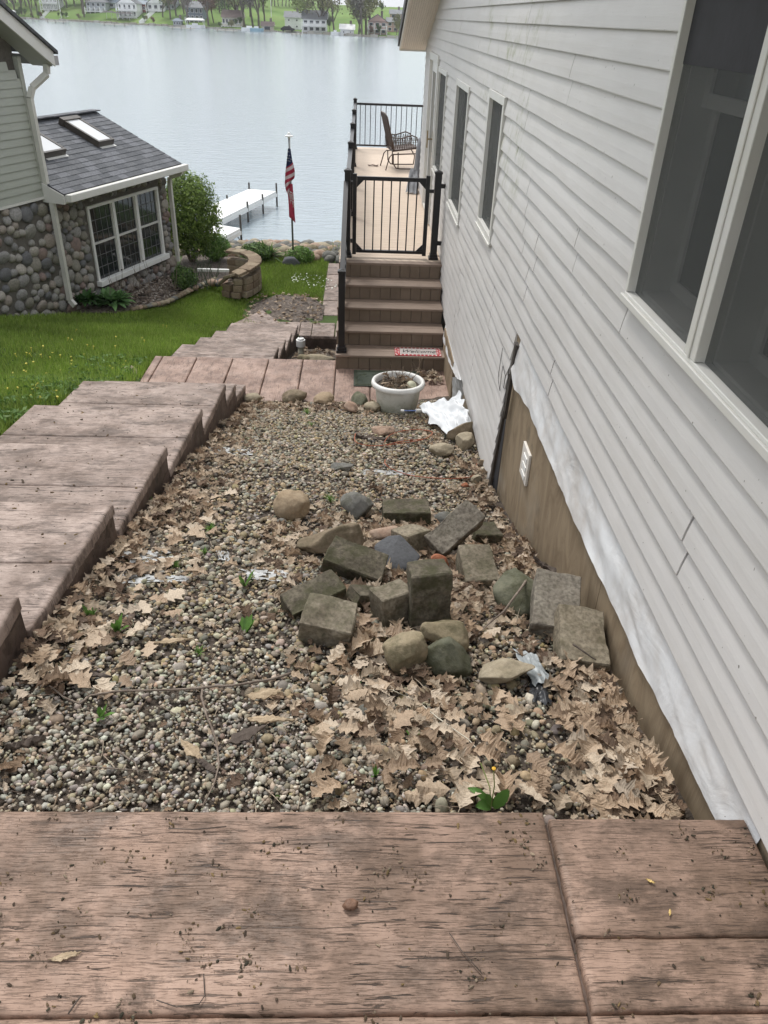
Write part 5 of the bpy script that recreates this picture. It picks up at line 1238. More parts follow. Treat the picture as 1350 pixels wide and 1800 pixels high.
# ------------------------------------------------------------------ neighbour house
NC = PZ(115, 530, -4.45); A20 = R(20.3)
ND = np.array([math.sin(A20), math.cos(A20), 0]); NN = np.array([math.cos(A20), -math.sin(A20), 0])
def nl(a, n, z): return NC+ND*a+NN*n+np.array([0, 0, z])     # along the wall, out of the wall, up from its foot
NM = Matrix(((NN[0], ND[0], 0, NC[0]), (NN[1], ND[1], 0, NC[1]), (0, 0, 1, NC[2]), (0, 0, 0, 1)))   # local x = out, y = along, z = up
NBH = thing('neighbour_house', 'sage sided house with cobblestone base and a low shingled sunroom', 'house', NC)
def nbx(n0, n1, a0, a1, z0, z1): return MB(NM).box(n0, n1, a0, a1, z0, z1)
M_MORTAR = simple('mortar', (.13, .12, .105), .95, .2, 20, .5)
# stone walls (backing) with the sunroom window left open
b = MB(NM); WO = [(.95, 3.18, .10, 1.43)]
wall_fill(b, -.05, -.001, -6.0, -.001, -1.2, 1.72, []); b.build('stone_backing', M_MORTAR, NBH)
b = MB(NM); wall_fill(b, -.05, -.001, 0, 3.5, -1.2, 1.72, WO); b.box(-1.9, -.051, 3.45, 3.5, -1.2, 1.72); b.box(-6, -.06, -6, -.05, -1.2, 5.0); b.build('stone_backing', M_MORTAR, NBH)
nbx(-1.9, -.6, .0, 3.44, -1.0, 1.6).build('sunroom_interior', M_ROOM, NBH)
SCOL = [(.27, .26, .24), (.33, .31, .28), (.20, .195, .19), (.14, .14, .145), (.30, .26, .225), (.24, .18, .16), (.38, .35, .31), (.23, .215, .18), (.28, .27, .26)]
SM = []
for i, cc in enumerate(SCOL):
    mm = simple('fieldstone_%s' % ['grey', 'pale', 'mid', 'dark', 'tan', 'rust', 'buff', 'olive', 'cool'][i], cc, .8, .25, 9, .4, 60)
    for q in range(3): SM.append(rock_mesh('stone', (1, 1, 1), 200+i*3+q, mm, 2, (.8, .95), .10, ICO2))
def stones(a0, a1, z0, z1, opens, n, parent):
    pts = []; tries = 0
    while tries < 9000 and len(pts) < n:
        tries += 1; a, z = random.uniform(a0, a1), random.uniform(z0, z1); r_ = random.choice([.07, .085, .10, .12, .135])*random.uniform(.9, 1.1)
        if tries > 3500: r_ = random.uniform(.04, .065)
        if any(o[0]-r_*.8 < a < o[1]+r_*.8 and o[2]-r_*.8 < z < o[3]+r_*.8 for o in opens): continue
        if all((a-b_)**2+(z-c_)**2 > (.80*(r_+d_))**2 for b_, c_, d_ in pts): pts.append((a, z, r_))
    for a, z, r_ in pts:
        p = NM@Vector((.0, a, z)); inst(random.choice(SM), 'stone', p, (random.uniform(-.4, .4), 0, math.pi/2-A20+random.uniform(-.12, .12)), (r_*2.15, .11, r_*random.uniform(1.8, 2.35)), parent=parent)
stones(-2.6, -.02, -.30, 1.70, [], 150, NBH)
stones(.03, 3.46, -.30, 1.66, [(.88, 3.25, .0, 1.48)], 185, NBH)
# siding planks of the main house (18 courses)
for i in range(22):
    z = 1.775+i*.112
    if z > 4.3: break
    a1 = -.075; a0 = -3.2
    if z > 3.40: a1 = -.13-(z-3.45)*1.4
    b = MB(NM); b.add([(.0, a0, z), (.03, a0, z), (.012, a0, z+.122), (0, a0, z+.122), (.0, a1, z), (.03, a1, z), (.012, a1, z+.122), (0, a1, z+.122)], [(0, 1, 2, 3), (7, 6, 5, 4), (0, 4, 5, 1), (1, 5, 6, 2), (2, 6, 7, 3)])
    b.build('siding_plank', M_SIDE2, NBH)
nbx(-.02, .036, -.074, .0, 1.775, 3.75).build('corner_post', simple('sage_trim', (.42, .43, .38), .5, .05), NBH)
nbx(-.02, .045, -6, .0, 1.735, 1.772).build('sill_board', M_TRIM, NBH)
nbx(-5, -.02, -.06, -.01, 1.7, 3.75).build('side_wall', M_SIDE2, NBH)
# main roof: rake that comes down toward the lake, with soffit and gutter
def rk(a): return 3.86-.62*(a-0.3)
b = MB(NM); b.prism([(-5, .42, rk(.42)), (-5, -4, rk(-4)), (-5, -4, rk(-4)+.05), (-5, .42, rk(.42)+.05)], (5.40, 0, 0)); b.build('roof', M_SHING, NBH)
b = MB(NM); b.prism([(.33, .36, rk(.36)-.20), (.33, -4, rk(-4)-.20), (.33, -4, rk(-4)-.005), (.33, .36, rk(.36)-.005)], (.03, 0, 0)); b.build('rake_fascia', M_TRIM, NBH)
b = MB(NM); b.prism([(-.05, .33, rk(.36)-.20), (-.05, -.05, rk(-.05)-.19), (-.05, -4, rk(-4)-.19), (-.05, -4, rk(-4)-.17), (-.05, -.05, rk(-.05)-.17), (-.05, .33, rk(.36)-.18)], (.375, 0, 0)); b.build('soffit', simple('grey_soffit', (.36, .36, .32), .6, .05), NBH)
b = MB(NM); b.box(-5, .345, .37, .47, rk(.42)-.15, rk(.42)-.02); b.build('eave_gutter', simple('grey_gutter', (.38, .37, .37), .5, .1), NBH)
M_DS = simple('cream_downspout', (.60, .59, .54), .45, .08, 5, .05)
DS = thing('downspout', 'long pale downspout bent round the corner of the neighbour house', 'downspout', nl(-.02, .1, 0))
b = MB(NM); P = [(.22, .33, 3.66), (.22, .30, 3.52), (.10, .06, 3.34), (.085, -.02, 3.2), (.085, -.02, 1.95), (.14, -.02, 1.78), (.145, -.03, 1.62), (.13, -.03, .05), (.22, -.03, -.04)]
for i in range(len(P)-1): b.bar(P[i], P[i+1], .085, .065, up=(0, 1, 0))
b.build('pipe_run', M_DS, DS)
DS2 = thing('downspout', 'short grey downspout at the lake end of the sunroom wall', 'downspout', nl(3.55, .1, 0))
b = MB(NM); P = [(.38, 3.56, 1.72), (.36, 3.56, 1.64), (.12, 3.52, 1.56), (.10, 3.52, 1.45), (.10, 3.52, -.12)]
for i in range(len(P)-1): b.bar(P[i], P[i+1], .075, .06, up=(0, 1, 0))
b.build('pipe_run', M_DS, DS2)
# sunroom roof with single shingles
SRP = R(23.6); ev_n, ev_z = .42, 1.83
def rp(n_up, a, lift=0): # distance up slope
    return (ev_n-n_up*math.cos(SRP)-lift*math.sin(-SRP)*0+lift*math.sin(SRP), a, ev_z+n_up*math.sin(SRP)+lift*math.cos(SRP))
b = MB(NM); b.add([rp(0, -.05), rp(0, 3.53), rp(2.1, 3.53), rp(2.1, -.05), rp(0, -.05, -.04), rp(0, 3.53, -.04), rp(2.1, 3.53, -.04), rp(2.1, -.05, -.04)], [(0, 1, 2, 3), (7, 6, 5, 4), (0, 4, 5, 1), (1, 5, 6, 2), (2, 6, 7, 3), (3, 7, 4, 0)])
SRf = b.build('roof', M_SEAM, NBH)
SHM = [simple('slate_shingle_'+n_, c1, .9, .25, 30, .8, 240, bd=.003) for n_, c1 in (('mid', (.11, .115, .125)), ('dark', (.085, .09, .10)), ('light', (.14, .145, .16)))]
rows_n = 16; 
for j in range(rows_n):
    u0 = j*2.08/rows_n; a = -.05-(j % 2)*.13; 
    while a < 3.53:
        w_ = random.choice([.26, .30, .22, .28]); a0, a1 = max(a, -.05), min(a+w_, 3.535)
        if a1-a0 > .02:
            t0 = .010+random.uniform(0, .004); b = MB(NM); b.add([rp(u0, a0+.002, t0), rp(u0, a1-.002, t0), rp(u0+.142, a1-.002, .004), rp(u0+.142, a0+.002, .004), rp(u0, a0+.002, .0), rp(u0, a1-.002, .0)], [(0, 1, 2, 3), (4, 5, 1, 0)])
            b.build('shingle', random.choice(SHM), SRf, recalc=False)
        a += w_
for i in range(18): a = -.05+i*.2; b = MB(NM); b.bar(rp(2.04, a, .03), rp(2.04, a+.195, .03), .2, .02, up=(0, 0, 1)); b.build('ridge_shingle', SHM[i % 3], SRf)
b = MB(NM); b.box(.425, .53, -.02, 3.6, ev_z-.12, ev_z-.005); b.box(.40, .424, -.02, 3.6, ev_z-.14, ev_z-.02); b.build('gutter', M_TRIM, NBH, bevel=.008)
b = MB(NM); b.box(.0, .40, -.04, 3.52, ev_z-.15, ev_z-.13); b.build('soffit', M_TRIM, NBH)
b = MB(NM); b.prism([(.0, -.07, ev_z-.15), (.42, -.07, ev_z-.15), (.42, -.07, ev_z-.01), (.0, -.07, ev_z+.16)], (0, .025, 0)); b.build('end_trim', M_TRIM, NBH); b = MB(NM); b.prism([(.40, 3.525, ev_z-.14), (.40, 3.525, ev_z-.01), (-1.5, 3.525, ev_z+.82), (-1.5, 3.525, ev_z+.66)], (0, .02, 0)); b.build('end_trim', M_TRIM, NBH)
# skylights
for lo, hi, a0, a1 in ((.95, 1.75, 2.13, 2.60), (.93, 1.70, .62, 1.19)):
    b = MB(NM)
    def rb(u0, u1, p0, p1, l0, l1): b.add([rp(u0, p0, l0), rp(u0, p1, l0), rp(u1, p1, l0), rp(u1, p0, l0), rp(u0, p0, l1), rp(u0, p1, l1), rp(u1, p1, l1), rp(u1, p0, l1)], [(3, 2, 1, 0), (4, 5, 6, 7), (0, 1, 5, 4), (1, 2, 6, 5), (2, 3, 7, 6), (3, 0, 4, 7)])
    rb(lo, lo+.04, a0, a1, .01, .12); rb(hi-.04, hi+.06, a0-.02, a1+.02, .01, .135); rb(lo+.041, hi-.041, a0, a0+.05, .01, .12); rb(lo+.041, hi-.041, a1-.05, a1, .01, .12)
    sk1 = b.build('skylight', simple('bronze_frame', (.07, .06, .05), .4, .2), SRf)
    b = MB(NM); rb(lo+.042, hi-.042, a0+.052, a1-.052, .10, .11); b.build('pane', simple('pale_skylight_glass', (.62, .63, .64), .08, .03, 3, 0, spec=.8), sk1)
    b = MB(NM); rb(lo-.06, lo-.002, a0+.05, a1+.02, .012, .016); b.build('flashing', M_SASH, sk1)
# sunroom window
b = MB(NM); fr = .05
b.box(-.02, .035, .95, 3.18, 1.38, 1.43).box(-.02, .035, .95, 1.0, .10, 1.379).box(-.02, .035, 3.13, 3.18, .10, 1.379)
for a in (1.70, 2.42): b.box(-.02, .035, a-.035, a+.035, .16, 1.379)
swf = b.build('window', M_WHITE, NBH)
b = MB(NM); b.box(-.02, .11, .92, 3.22, .02, .115); b.build('sill', M_WHITE, swf, bevel=.005)
for a0, a1 in ((1.001, 1.664), (1.736, 2.384), (2.456, 3.129)):
    b = MB(NM); b.box(-.015, .012, a0, a1, .75, .785); b.box(-.015, .01, a0, a0+.025, .12, 1.378); b.box(-.015, .01, a1-.025, a1, .12, 1.378); b.build('sash', M_SASH, swf)
    nbx(-.02, -.016, a0, a1, .12, 1.378).build('pane', M_GLASS, swf)
    b = MB(NM)
    for i in range(1, 4): x = a0+(a1-a0)*i/4; b.box(-.0155, -.009, x-.006, x+.006, .12, 1.37)
    for z in (.33, .54, .95, 1.16): b.box(-.0158, -.0095, a0, a1, z-.006, z+.006)
    o = b.build('muntins', simple('muntin_grey', (.12, .12, .12), .5, .1) if 'muntin_grey' not in bpy.data.materials else bpy.data.materials['muntin_grey'], swf); o['kind'] = 'stuff'

# ------------------------------------------------------------------ garden: bed, wall, plants
GB = [PZ(120, 532, -4.47), PZ(200, 545, -4.66), PZ(290, 533, -4.75), PZ(340, 508, -4.78), PZ(372, 493, -4.78), PZ(410, 490, -4.8), PZ(438, 478, -4.80), PZ(440, 458, -4.80), nl(6.0, 1.0, -.5), nl(5.5, -1, -.4), nl(3.6, .0, -.4), nl(0, 0, 0)]
cen = np.mean(GB, 0); V = []; Fc = []
for r_ in (1, .8, .55, .3, 0):
    for i in range(len(GB)*6):
        a, b_ = GB[(i//6) % len(GB)], GB[(i//6+1) % len(GB)]; t = (i % 6)/6; q = (a*(1-t)+b_*t); q = cen*(1-r_)+q*r_
        q[2] = lawn_z(q[0], q[1])+(.02 if r_ == 1 else .06)+.03*mnoise.noise(Vector((q[0]*4, q[1]*4, 0))); V.append(q)
n_ = len(GB)*6
for k in range(4):
    for i in range(n_): Fc.append((k*n_+i, k*n_+(i+1) % n_, (k+1)*n_+(i+1) % n_, (k+1)*n_+i))
npmesh('garden_bed_soil', V, Fc, M_MULCH, kind='structure')
# curved retaining wall
RW = thing('retaining_wall', 'low curved tan block retaining wall round the garden bed', 'retaining wall', PZ(430, 500, -4.8))
tp = [PZ(388, 497, -4.63), PZ(400, 487, -4.5), PZ(417, 481, -4.38), PZ(436, 471, -4.34), PZ(447.5, 462, -4.33), PZ(447, 453, -4.33), PZ(434, 445, -4.33), PZ(420, 442, -4.33), PZ(400, 440, -4.33)]
def spline(P, k=10):
    out = []
    for i in range(len(P)-1):
        p0, p1, p2, p3 = P[max(i-1, 0)], P[i], P[i+1], P[min(i+2, len(P)-1)]
        for j in range(k): t = j/k; out.append(.5*((2*p1)+(p2-p0)*t+(2*p0-5*p1+4*p2-p3)*t*t+(3*p1-p0-3*p2+p3)*t**3))
    out.append(P[-1]); return out
SPp = spline([np.array(p) for p in tp]); d_ = np.concatenate([[0], np.cumsum([np.linalg.norm(SPp[i+1]-SPp[i]) for i in range(len(SPp)-1)])])
at_ = lambda s: np.array([np.interp(s, d_, [p[k] for p in SPp]) for k in range(3)])
M_RWB = [mat_rock('retaining_block_'+n_, a, b_, .15, .8) for n_, a, b_ in (('tan', (.25, .19, .13), (.34, .27, .19)), ('brown', (.20, .15, .10), (.28, .21, .15)), ('buff', (.29, .235, .165), (.37, .31, .22)))]
for cst in range(4):
    s = (cst % 2)*.12+(.28 if cst == 1 else 0)+(.15 if cst == 2 else 0)
    while s < d_[-1]-.1:
        l = .235; p0, p1 = at_(s), at_(min(s+l, d_[-1])); dz = -.06-.13*cst if cst else 0
        if cst == 0: m_ = MB(); m_.bar(p0, p0+(p1-p0)*.985, .27, .055); m_.build('coping_block', random.choice(M_RWB), RW, bevel=.008)
        else:
            q0, q1 = np.array([p0[0], p0[1], -4.36+dz]), np.array([p1[0], p1[1], -4.36+dz]); m_ = MB(); m_.bar(q0, q0+(q1-q0)*.975, .20+.012*cst+random.uniform(-.01, .01), .124); m_.build('wall_block', random.choice(M_RWB), RW, bevel=.012)
        s += l
# leafy plants
def foliage(name, blobs, n, lsz, cols, label, cat, parent=None, shell=.55, lmat=None, droop=0, group=None, kind=None):
    V = []; Fc = []; C = []
    tot = sum(b[1][0]*b[1][1]*b[1][2] for b in blobs)**1.0; P = []; Nrm = []
    for c, r_ in blobs:
        k = max(6, int(n*(r_[0]*r_[1]*r_[2])/tot)); d = rng.normal(size=(k, 3)); d /= np.linalg.norm(d, axis=1)[:, None]
        rad = shell+(1-shell)*rng.random(k)**.5; 
        nz_ = np.array([mnoise.noise(Vector((a*2.2+c[0], b_*2.2, e*2.2))) for a, b_, e in d]); rad *= 1+.28*nz_
        P.append(np.array(c)+d*rad[:, None]*np.array(r_)); Nrm.append(d)
    P = np.concatenate(P); Nrm = np.concatenate(Nrm); k = len(P)
    t = rng.normal(size=(k, 3)); nn = Nrm+.7*rng.normal(size=(k, 3))*.8; nn[:, 2] += .35; nn /= np.linalg.norm(nn, axis=1)[:, None]
    t -= nn*np.sum(t*nn, 1)[:, None]; t /= np.linalg.norm(t, axis=1)[:, None]; b_ = np.cross(nn, t); s = lsz*rng.uniform(.6, 1.3, (k, 1))
    t[:, 2] -= droop
    Vq = np.stack([P-t*s, P+b_*s*.42, P+t*s, P-b_*s*.42], 1).reshape(-1, 3); Fq = np.arange(k*4).reshape(-1, 4)
    cc = np.array(cols)[rng.integers(0, len(cols), k)]*rng.uniform(.7, 1.25, (k, 1)); return npmesh(name, Vq, Fq, lmat or M_FOL, np.repeat(cc, 4, 0), smooth=False, parent=parent, label=label, cat=cat, group=group, kind=kind)
M_FOL = attr_mat('green_foliage', .6, 0, mul=.15, spec=.3, scale=3, trans=.3)
G1 = [(.08, .15, .035), (.11, .20, .045), (.15, .24, .06), (.06, .11, .03)]; G2 = [(.13, .25, .05), (.18, .30, .07), (.10, .19, .04)]; G3 = [(.045, .11, .03), (.06, .14, .035), (.035, .08, .025)]
def gp(px, py, dz=0): return PZ(px, py, interp(15, LW)+dz)
SB = thing('shrub', 'big rounded green shrub at the lake end of the sunroom', 'shrub', PZ(330, 462, -4.75)); sb = PZ(330, 462, -4.75)+np.array([0, .5, 0])
foliage('foliage', [(sb+np.array([0, 0, 1.05]), (.68, .75, .72)), (sb+np.array([.05, 0, 1.4]), (.5, .55, .45)), (sb+np.array([-.25, 0, .6]), (.5, .6, .5)), (sb+np.array([.3, 0, .75]), (.42, .5, .5)), (sb+np.array([.1, -.1, .35]), (.4, .4, .35))], 15000, .038, [(.15, .23, .045), (.20, .29, .06), (.25, .34, .085), (.10, .16, .035)], None, None, SB, .45)
m_ = MB()
for i in range(7): a = i*.9; m_.tube([sb+np.array([.05*math.cos(a), .05*math.sin(a), -.1]), sb+np.array([.25*math.cos(a), .25*math.sin(a), .5]), sb+np.array([.4*math.cos(a), .4*math.sin(a), 1.0])], [.018, .014, .008], 5)
m_.build('stems', M_TWIG, SB)
def plant(name, px, py, z, r_, n, ls, cols, lab, cat='plant', up=.6):
    q = PZ(px, py, z); return foliage(name, [(q+np.array([0, 0, r_[2]*up]), r_)], n, ls, cols, lab, cat)
plant('shrub', 378, 448, -4.75, (.36, .36, .30), 2600, .035, G2, 'small rounded bright green shrub beside the large one', 'shrub')
plant('shrub', 325, 500, -4.7, (.26, .26, .22), 1400, .035, G1, 'low leafy shrub at the foot of the downspout', 'shrub')
plant('shrub', 527, 458, -4.95, (.34, .34, .20), 2000, .035, G2, 'low green bush at the foot of the flagpole', 'shrub')
plant('shrub', 452, 452, -4.9, (.40, .36, .20), 2200, .04, G1, 'low green perennial clump near the shore rocks', 'shrub')
plant('groundcover', 358, 430, -4.9, (.5, .6, .16), 1200, .04, G1, 'green ground cover behind the retaining wall', 'plant')
def hosta(px, py, z, r_, n, L, w_, cols, lab):
    q = PZ(px, py, z); V = []; Fc = []; C = []
    for i in range(n):
        a = random.uniform(0, 6.28); l = L*random.uniform(.7, 1.15); el = random.uniform(.25, 1.15); c = np.array(random.choice(cols))*random.uniform(.8, 1.25); b_ = len(V); s0 = random.uniform(0, r_*.6)
        for k in range(6):
            t = k/5; rr = s0+l*math.cos(el)*t; zz = .02+l*math.sin(el)*t-.45*l*t*t*math.cos(el); ww = w_*math.sin(math.pi*(.1+.86*t)); cx_, cy_ = q[0]+math.cos(a)*rr, q[1]+math.sin(a)*rr
            V += [(cx_+math.sin(a)*ww/2, cy_-math.cos(a)*ww/2, q[2]+zz), (cx_, cy_, q[2]+zz-ww*.18), (cx_-math.sin(a)*ww/2, cy_+math.cos(a)*ww/2, q[2]+zz)]; C += [c]*3
            if k: p_ = b_+(k-1)*3; Fc += [(p_, p_+1, p_+4, p_+3), (p_+1, p_+2, p_+5, p_+4)]
    return npmesh('hosta' if w_ > .05 else 'iris', V, Fc, M_FOL, np.array(C), label=lab, cat='plant')
hosta(198, 530, -4.62, .25, 130, .30, .10, [(.13, .25, .09), (.18, .32, .12), (.10, .19, .07)], 'light green hosta plant in front of the sunroom window')
hosta(150, 528, -4.52, .25, 110, .22, .07, G3, 'dark green low plant left of the hosta')
hosta(470, 452, -4.92, .2, 90, .50, .035, G1, 'clump of upright iris leaves near the shore')
hosta(590, 446, -5.1, .15, 40, .4, .012, [(.25, .32, .10)], 'sparse pale grass tuft among the shore rocks') if True else None
# bare wiry stems in the bed
for k, (x0, x1, y0_, y1_, n_st, h_, lab) in enumerate([(160, 320, 505, 540, 46, .55, 'thin bare stems standing in the bed under the window'), (335, 385, 480, 510, 40, .5, 'wispy dark green stems beside the retaining wall end')]):
    m_ = MB()
    for i in range(n_st):
        q = PZ(random.uniform(x0, x1), random.uniform(y0_, y1_), -4.72); p = Vector(q); P = [p]; h = h_*random.uniform(.5, 1.3); dx = random.uniform(-.1, .1)
        for j in range(4): p = p+Vector((dx*.6+random.uniform(-.03, .03), random.uniform(-.03, .03), h/4)); P.append(p)
        m_.tube(P, [.006, .005, .004, .003, .002], 4, cap=False)
    setprops(m_.build('dry_stems', M_TWIG if k == 0 else simple('dark_green_stem', (.06, .09, .05), .8, .2), None, kind='stuff'), lab, 'stems')
# small rocks and mulch bits in bed
B = []
pts = np.array([PZ(random.uniform(150, 420), random.uniform(480, 540), -4.74) for _ in range(1400)])
pts = pts[[poly_in((p[0], p[1]), [(g_[0], g_[1]) for g_ in GB]) for p in pts]]; n_ = len(pts); pts[:, 2] = [lawn_z(p[0], p[1])+.07 for p in pts]
V, Fc = scatter(ICO1, pts, np.stack([rng.uniform(.015, .06, n_), rng.uniform(.015, .04, n_), rng.uniform(.01, .02, n_)], 1), rng.uniform(0, 6, n_), rng.normal(0, .3, n_), rng.normal(0, .3, n_), .2)
bedpoly = [(p[0], p[1]) for p in GB]
npmesh('bed_litter', V, Fc, attr_mat('bed_bits', .9, .2), np.repeat(np.array([(.25, .2, .16), (.12, .09, .07), (.35, .31, .27), (.07, .055, .045)])[rng.integers(0, 4, n_)], 12, 0), smooth=False, kind='stuff', label='pale stones and bark bits in the garden bed', cat='mulch')
q = PZ(390, 477, -4.6); MB().bar(q+np.array([-.5, 0, .02]), q+np.array([.15, 0, .02]), .07, .05).build('pale_pipe', M_WHITE, None, 'short white pipe lying in the garden bed behind the block wall', cat='pipe')
q = PZ(512, 462, -4.93); inst(rock_mesh('rock', (.46, .4, .3), 301, MR['slate'], 5, (.7, .9)), 'rock', q, label='dark grey boulder at the foot of the flagpole', cat='rock')
q = PZ(508, 457, -4.9); inst(rock_mesh('rock', (.3, .3, .2), 302, MR['sand'], 5, (.7, .9)), 'rock', q+np.array([.0, .2, .03]), label='pale rock behind the dark boulder', cat='rock')
for i, px in enumerate((375, 383, 392)): q = PZ(px, 497, -4.72); inst(rock_mesh('rock', (.24, .2, .16), 310+i, MR['pink' if i != 1 else 'slate'], 4), 'rock', q, label=['reddish stone at the lower end of the block wall', 'dark stone between two reddish ones at the wall end', 'reddish stone touching the first wall block'][i], cat='rock')
# grass edge stones along the bed
EM = [rock_mesh('edging_stone', (.16, .13, .09), 320+i, MR[m_], 4, proto=ICO2) for i, m_ in enumerate(('sand', 'pink', 'grey', 'brown'))]
for i in range(26):
    t = i/25; q = PZ(float(np.interp(t, [0, .4, .75, 1], [235, 295, 343, 378])), float(np.interp(t, [0, .4, .75, 1], [545, 532, 507, 492])), -4.75); inst(random.choice(EM), 'edging_stone', q+np.array([0, 0, .02]), (0, 0, random.uniform(0, 6)), label='small stone in the row edging the garden bed', cat='stone', group='stones edging the garden bed')
# shore rocks
SHR = [rock_mesh('shore_rock', (.36, .31, .25), 340+i, MR[m_], 4, (.7, .92), proto=ICO2) for i, m_ in enumerate(('sand', 'grey', 'pink', 'sand', 'grey', 'grey', 'pink', 'buff'))]
pts = []
for i in range(3000):
    x, y = random.uniform(-6.0, .9), random.uniform(18.75, 22.3)
    if all((x-a)**2+(y-b_)**2 > .25**2 for a, b_ in pts): pts.append((x, y))
    if len(pts) > 285: break
for x, y in pts:
    s = random.uniform(.75, 1.3); inst(random.choice(SHR), 'shore_rock', (x, y, lawn_z(x, y)+.05), (random.uniform(-.3, .3), random.uniform(-.3, .3), random.uniform(0, 6)), (s, s, s), label='rounded pale rock in the riprap along the near shore', cat='rock', group='riprap rocks along the near shore')
# dock sections
M_DOCK = simple('white_dock_panel', (.74, .75, .74), .5, .04, 4, .1, 60); M_PIPE = simple('dock_pipe', (.09, .085, .08), .5, .2, metal=.4)
def dock(P, posts, lab, th=.07):
    D = thing('dock_section', lab, 'dock', P[0]); c = [np.array(p) for p in P]; n = 8
    for i in range(n):
        t0, t1 = i/n+.002, (i+1)/n-.002; a, b_ = c[0]*(1-t0)+c[1]*t0, c[3]*(1-t0)+c[2]*t0; a1, b1 = c[0]*(1-t1)+c[1]*t1, c[3]*(1-t1)+c[2]*t1
        m_ = MB(); m_.prism([a, a1, b1, b_], (0, 0, -th)); m_.build('dock_panel', M_DOCK, D)
    m_ = MB()
    m_.bar(c[0]+np.array([0, 0, -.12]), c[1]+np.array([0, 0, -.12]), .05, .1); m_.bar(c[3]+np.array([0, 0, -.12]), c[2]+np.array([0, 0, -.12]), .05, .1); m_.build('dock_frame', M_DOCK, D)
    for q, h in posts: m_ = MB(); m_.tube([np.array(q)+np.array([0, 0, -1.0]), np.array(q)+np.array([0, 0, h])], .03, 8); m_.build('dock_post', M_PIPE, D)
    return D
zd = -5.02; c0, c1, c2, c3 = PZ(486, 336, zd), PZ(438, 332, zd), PZ(345, 372, zd), PZ(374, 392, zd)
dock([c3, c0, c1, c2], [(c0, .25), (c1, .2), (c3*.98+c0*.02, .2), (c3*.5+c0*.5, .12), (c2*.45+c1*.55, .1), (c2*.8+c1*.2, .1), (c3*.25+c0*.75, .12)], 'long white dock section on pipe legs reaching into the lake')
c0, c1, c2, c3 = PZ(423, 401, zd), PZ(379, 394, zd), PZ(345, 412, zd), PZ(372, 428, zd)
D = dock([c3, c0, c1, c2], [(c0, .35), (c3, .1), (c1, .1)], 'short white dock section nearest the shore')
m_ = MB(); a = PZ(424, 425, -5.42); m_.bar(a, PZ(392, 420, -5.42), .03); m_.bar(a, PZ(408, 402, -5.1), .02); m_.build('brace', M_PIPE, D)

# ------------------------------------------------------------------ grass and dandelions
def grass_ok(x, y):
    if x > -2.53 and y < 9.1: return False
    if x > -2.42 and y < 14.0 and not (x < -2.35+.0*y and False): return False
    if y > 13.9 and x > -2.25 and x < -.72 and y < 16.0 and ((x+1.45)/.85)**2+((y-14.9)/1.05)**2 < 1: return False
    if x > -.76: return False
    if y > 19.1: return False
    wl = (x-NC[0])*NN[0]+(y-NC[1])*NN[1]
    al = (x-NC[0])*ND[0]+(y-NC[1])*ND[1]
    if wl < .04 and al < 6: return False
    return not poly_in((x, y), bedpoly)
NG = 135000; x = np.concatenate([rng.uniform(-7.5, -2.4, NG), rng.uniform(-5, -.7, NG//3)]); y = np.concatenate([rng.uniform(3.0, 19.1, NG), rng.uniform(13.8, 19.1, NG//3)])
k = np.array([grass_ok(a, b_) and (a > -.62*b_-1.2) for a, b_ in zip(x, y)]); x, y = x[k], y[k]; n = len(x)
gx_ = np.linspace(-8, 0, 81); gy_ = np.linspace(2.5, 19.5, 171); gz_ = np.array([[terr(a, b_) for a in gx_] for b_ in gy_])
def tz(x, y):
    fx = np.clip((x+8)/.1, 0, 79.99); fy = np.clip((y-2.5)/.1, 0, 169.99); i, j = fx.astype(int), fy.astype(int); a, b_ = fx-i, fy-j
    return gz_[j, i]*(1-a)*(1-b_)+gz_[j, i+1]*a*(1-b_)+gz_[j+1, i]*(1-a)*b_+gz_[j+1, i+1]*a*b_
z = tz(x, y); patch = np.array([mnoise.noise(Vector((a*.9, b_*.9, 7))) for a, b_ in zip(x, y)]); rough_ = np.clip(1.2-np.abs((x+2.9)/.9), 0, 1)*(y < 9)
T = 2; P0 = np.stack([x, y, z-.01], 1); ang = rng.uniform(0, 6.28, (n, T)); h = (.045+.05*rng.random((n, T)))*(1+.25*patch+.7*rough_)[:, None]; lean = rng.uniform(.1, .8, (n, T))*h
d0 = rng.uniform(-.015, .015, (n, T, 2)); w_ = .0045+.0012*(y/6)[:, None]
base = P0[:, None, :]+np.concatenate([d0, np.zeros((n, T, 1))], 2); side = np.stack([-np.sin(ang)*w_, np.cos(ang)*w_, np.zeros((n, T))], 2); tip = base+np.stack([np.cos(ang)*lean, np.sin(ang)*lean, h], 2)
V = np.stack([base-side, base+side, tip], 2).reshape(-1, 3); Fc = np.arange(len(V)).reshape(-1, 3)
gc = np.array([(.22, .33, .05), (.26, .37, .065), (.17, .27, .045), (.32, .40, .10)])[rng.integers(0, 4, n*T)]*(rng.uniform(.75, 1.2, n*T)*np.repeat(1+.5*patch, T))[:, None]
npmesh('grass', V, Fc, attr_mat('lawn_grass', .6, 0, mul=.1, spec=.25, scale=2, trans=.3), np.repeat(gc, 3, 0), smooth=False, kind='stuff', label='bright green lawn grass on the slope between the houses', cat='grass')
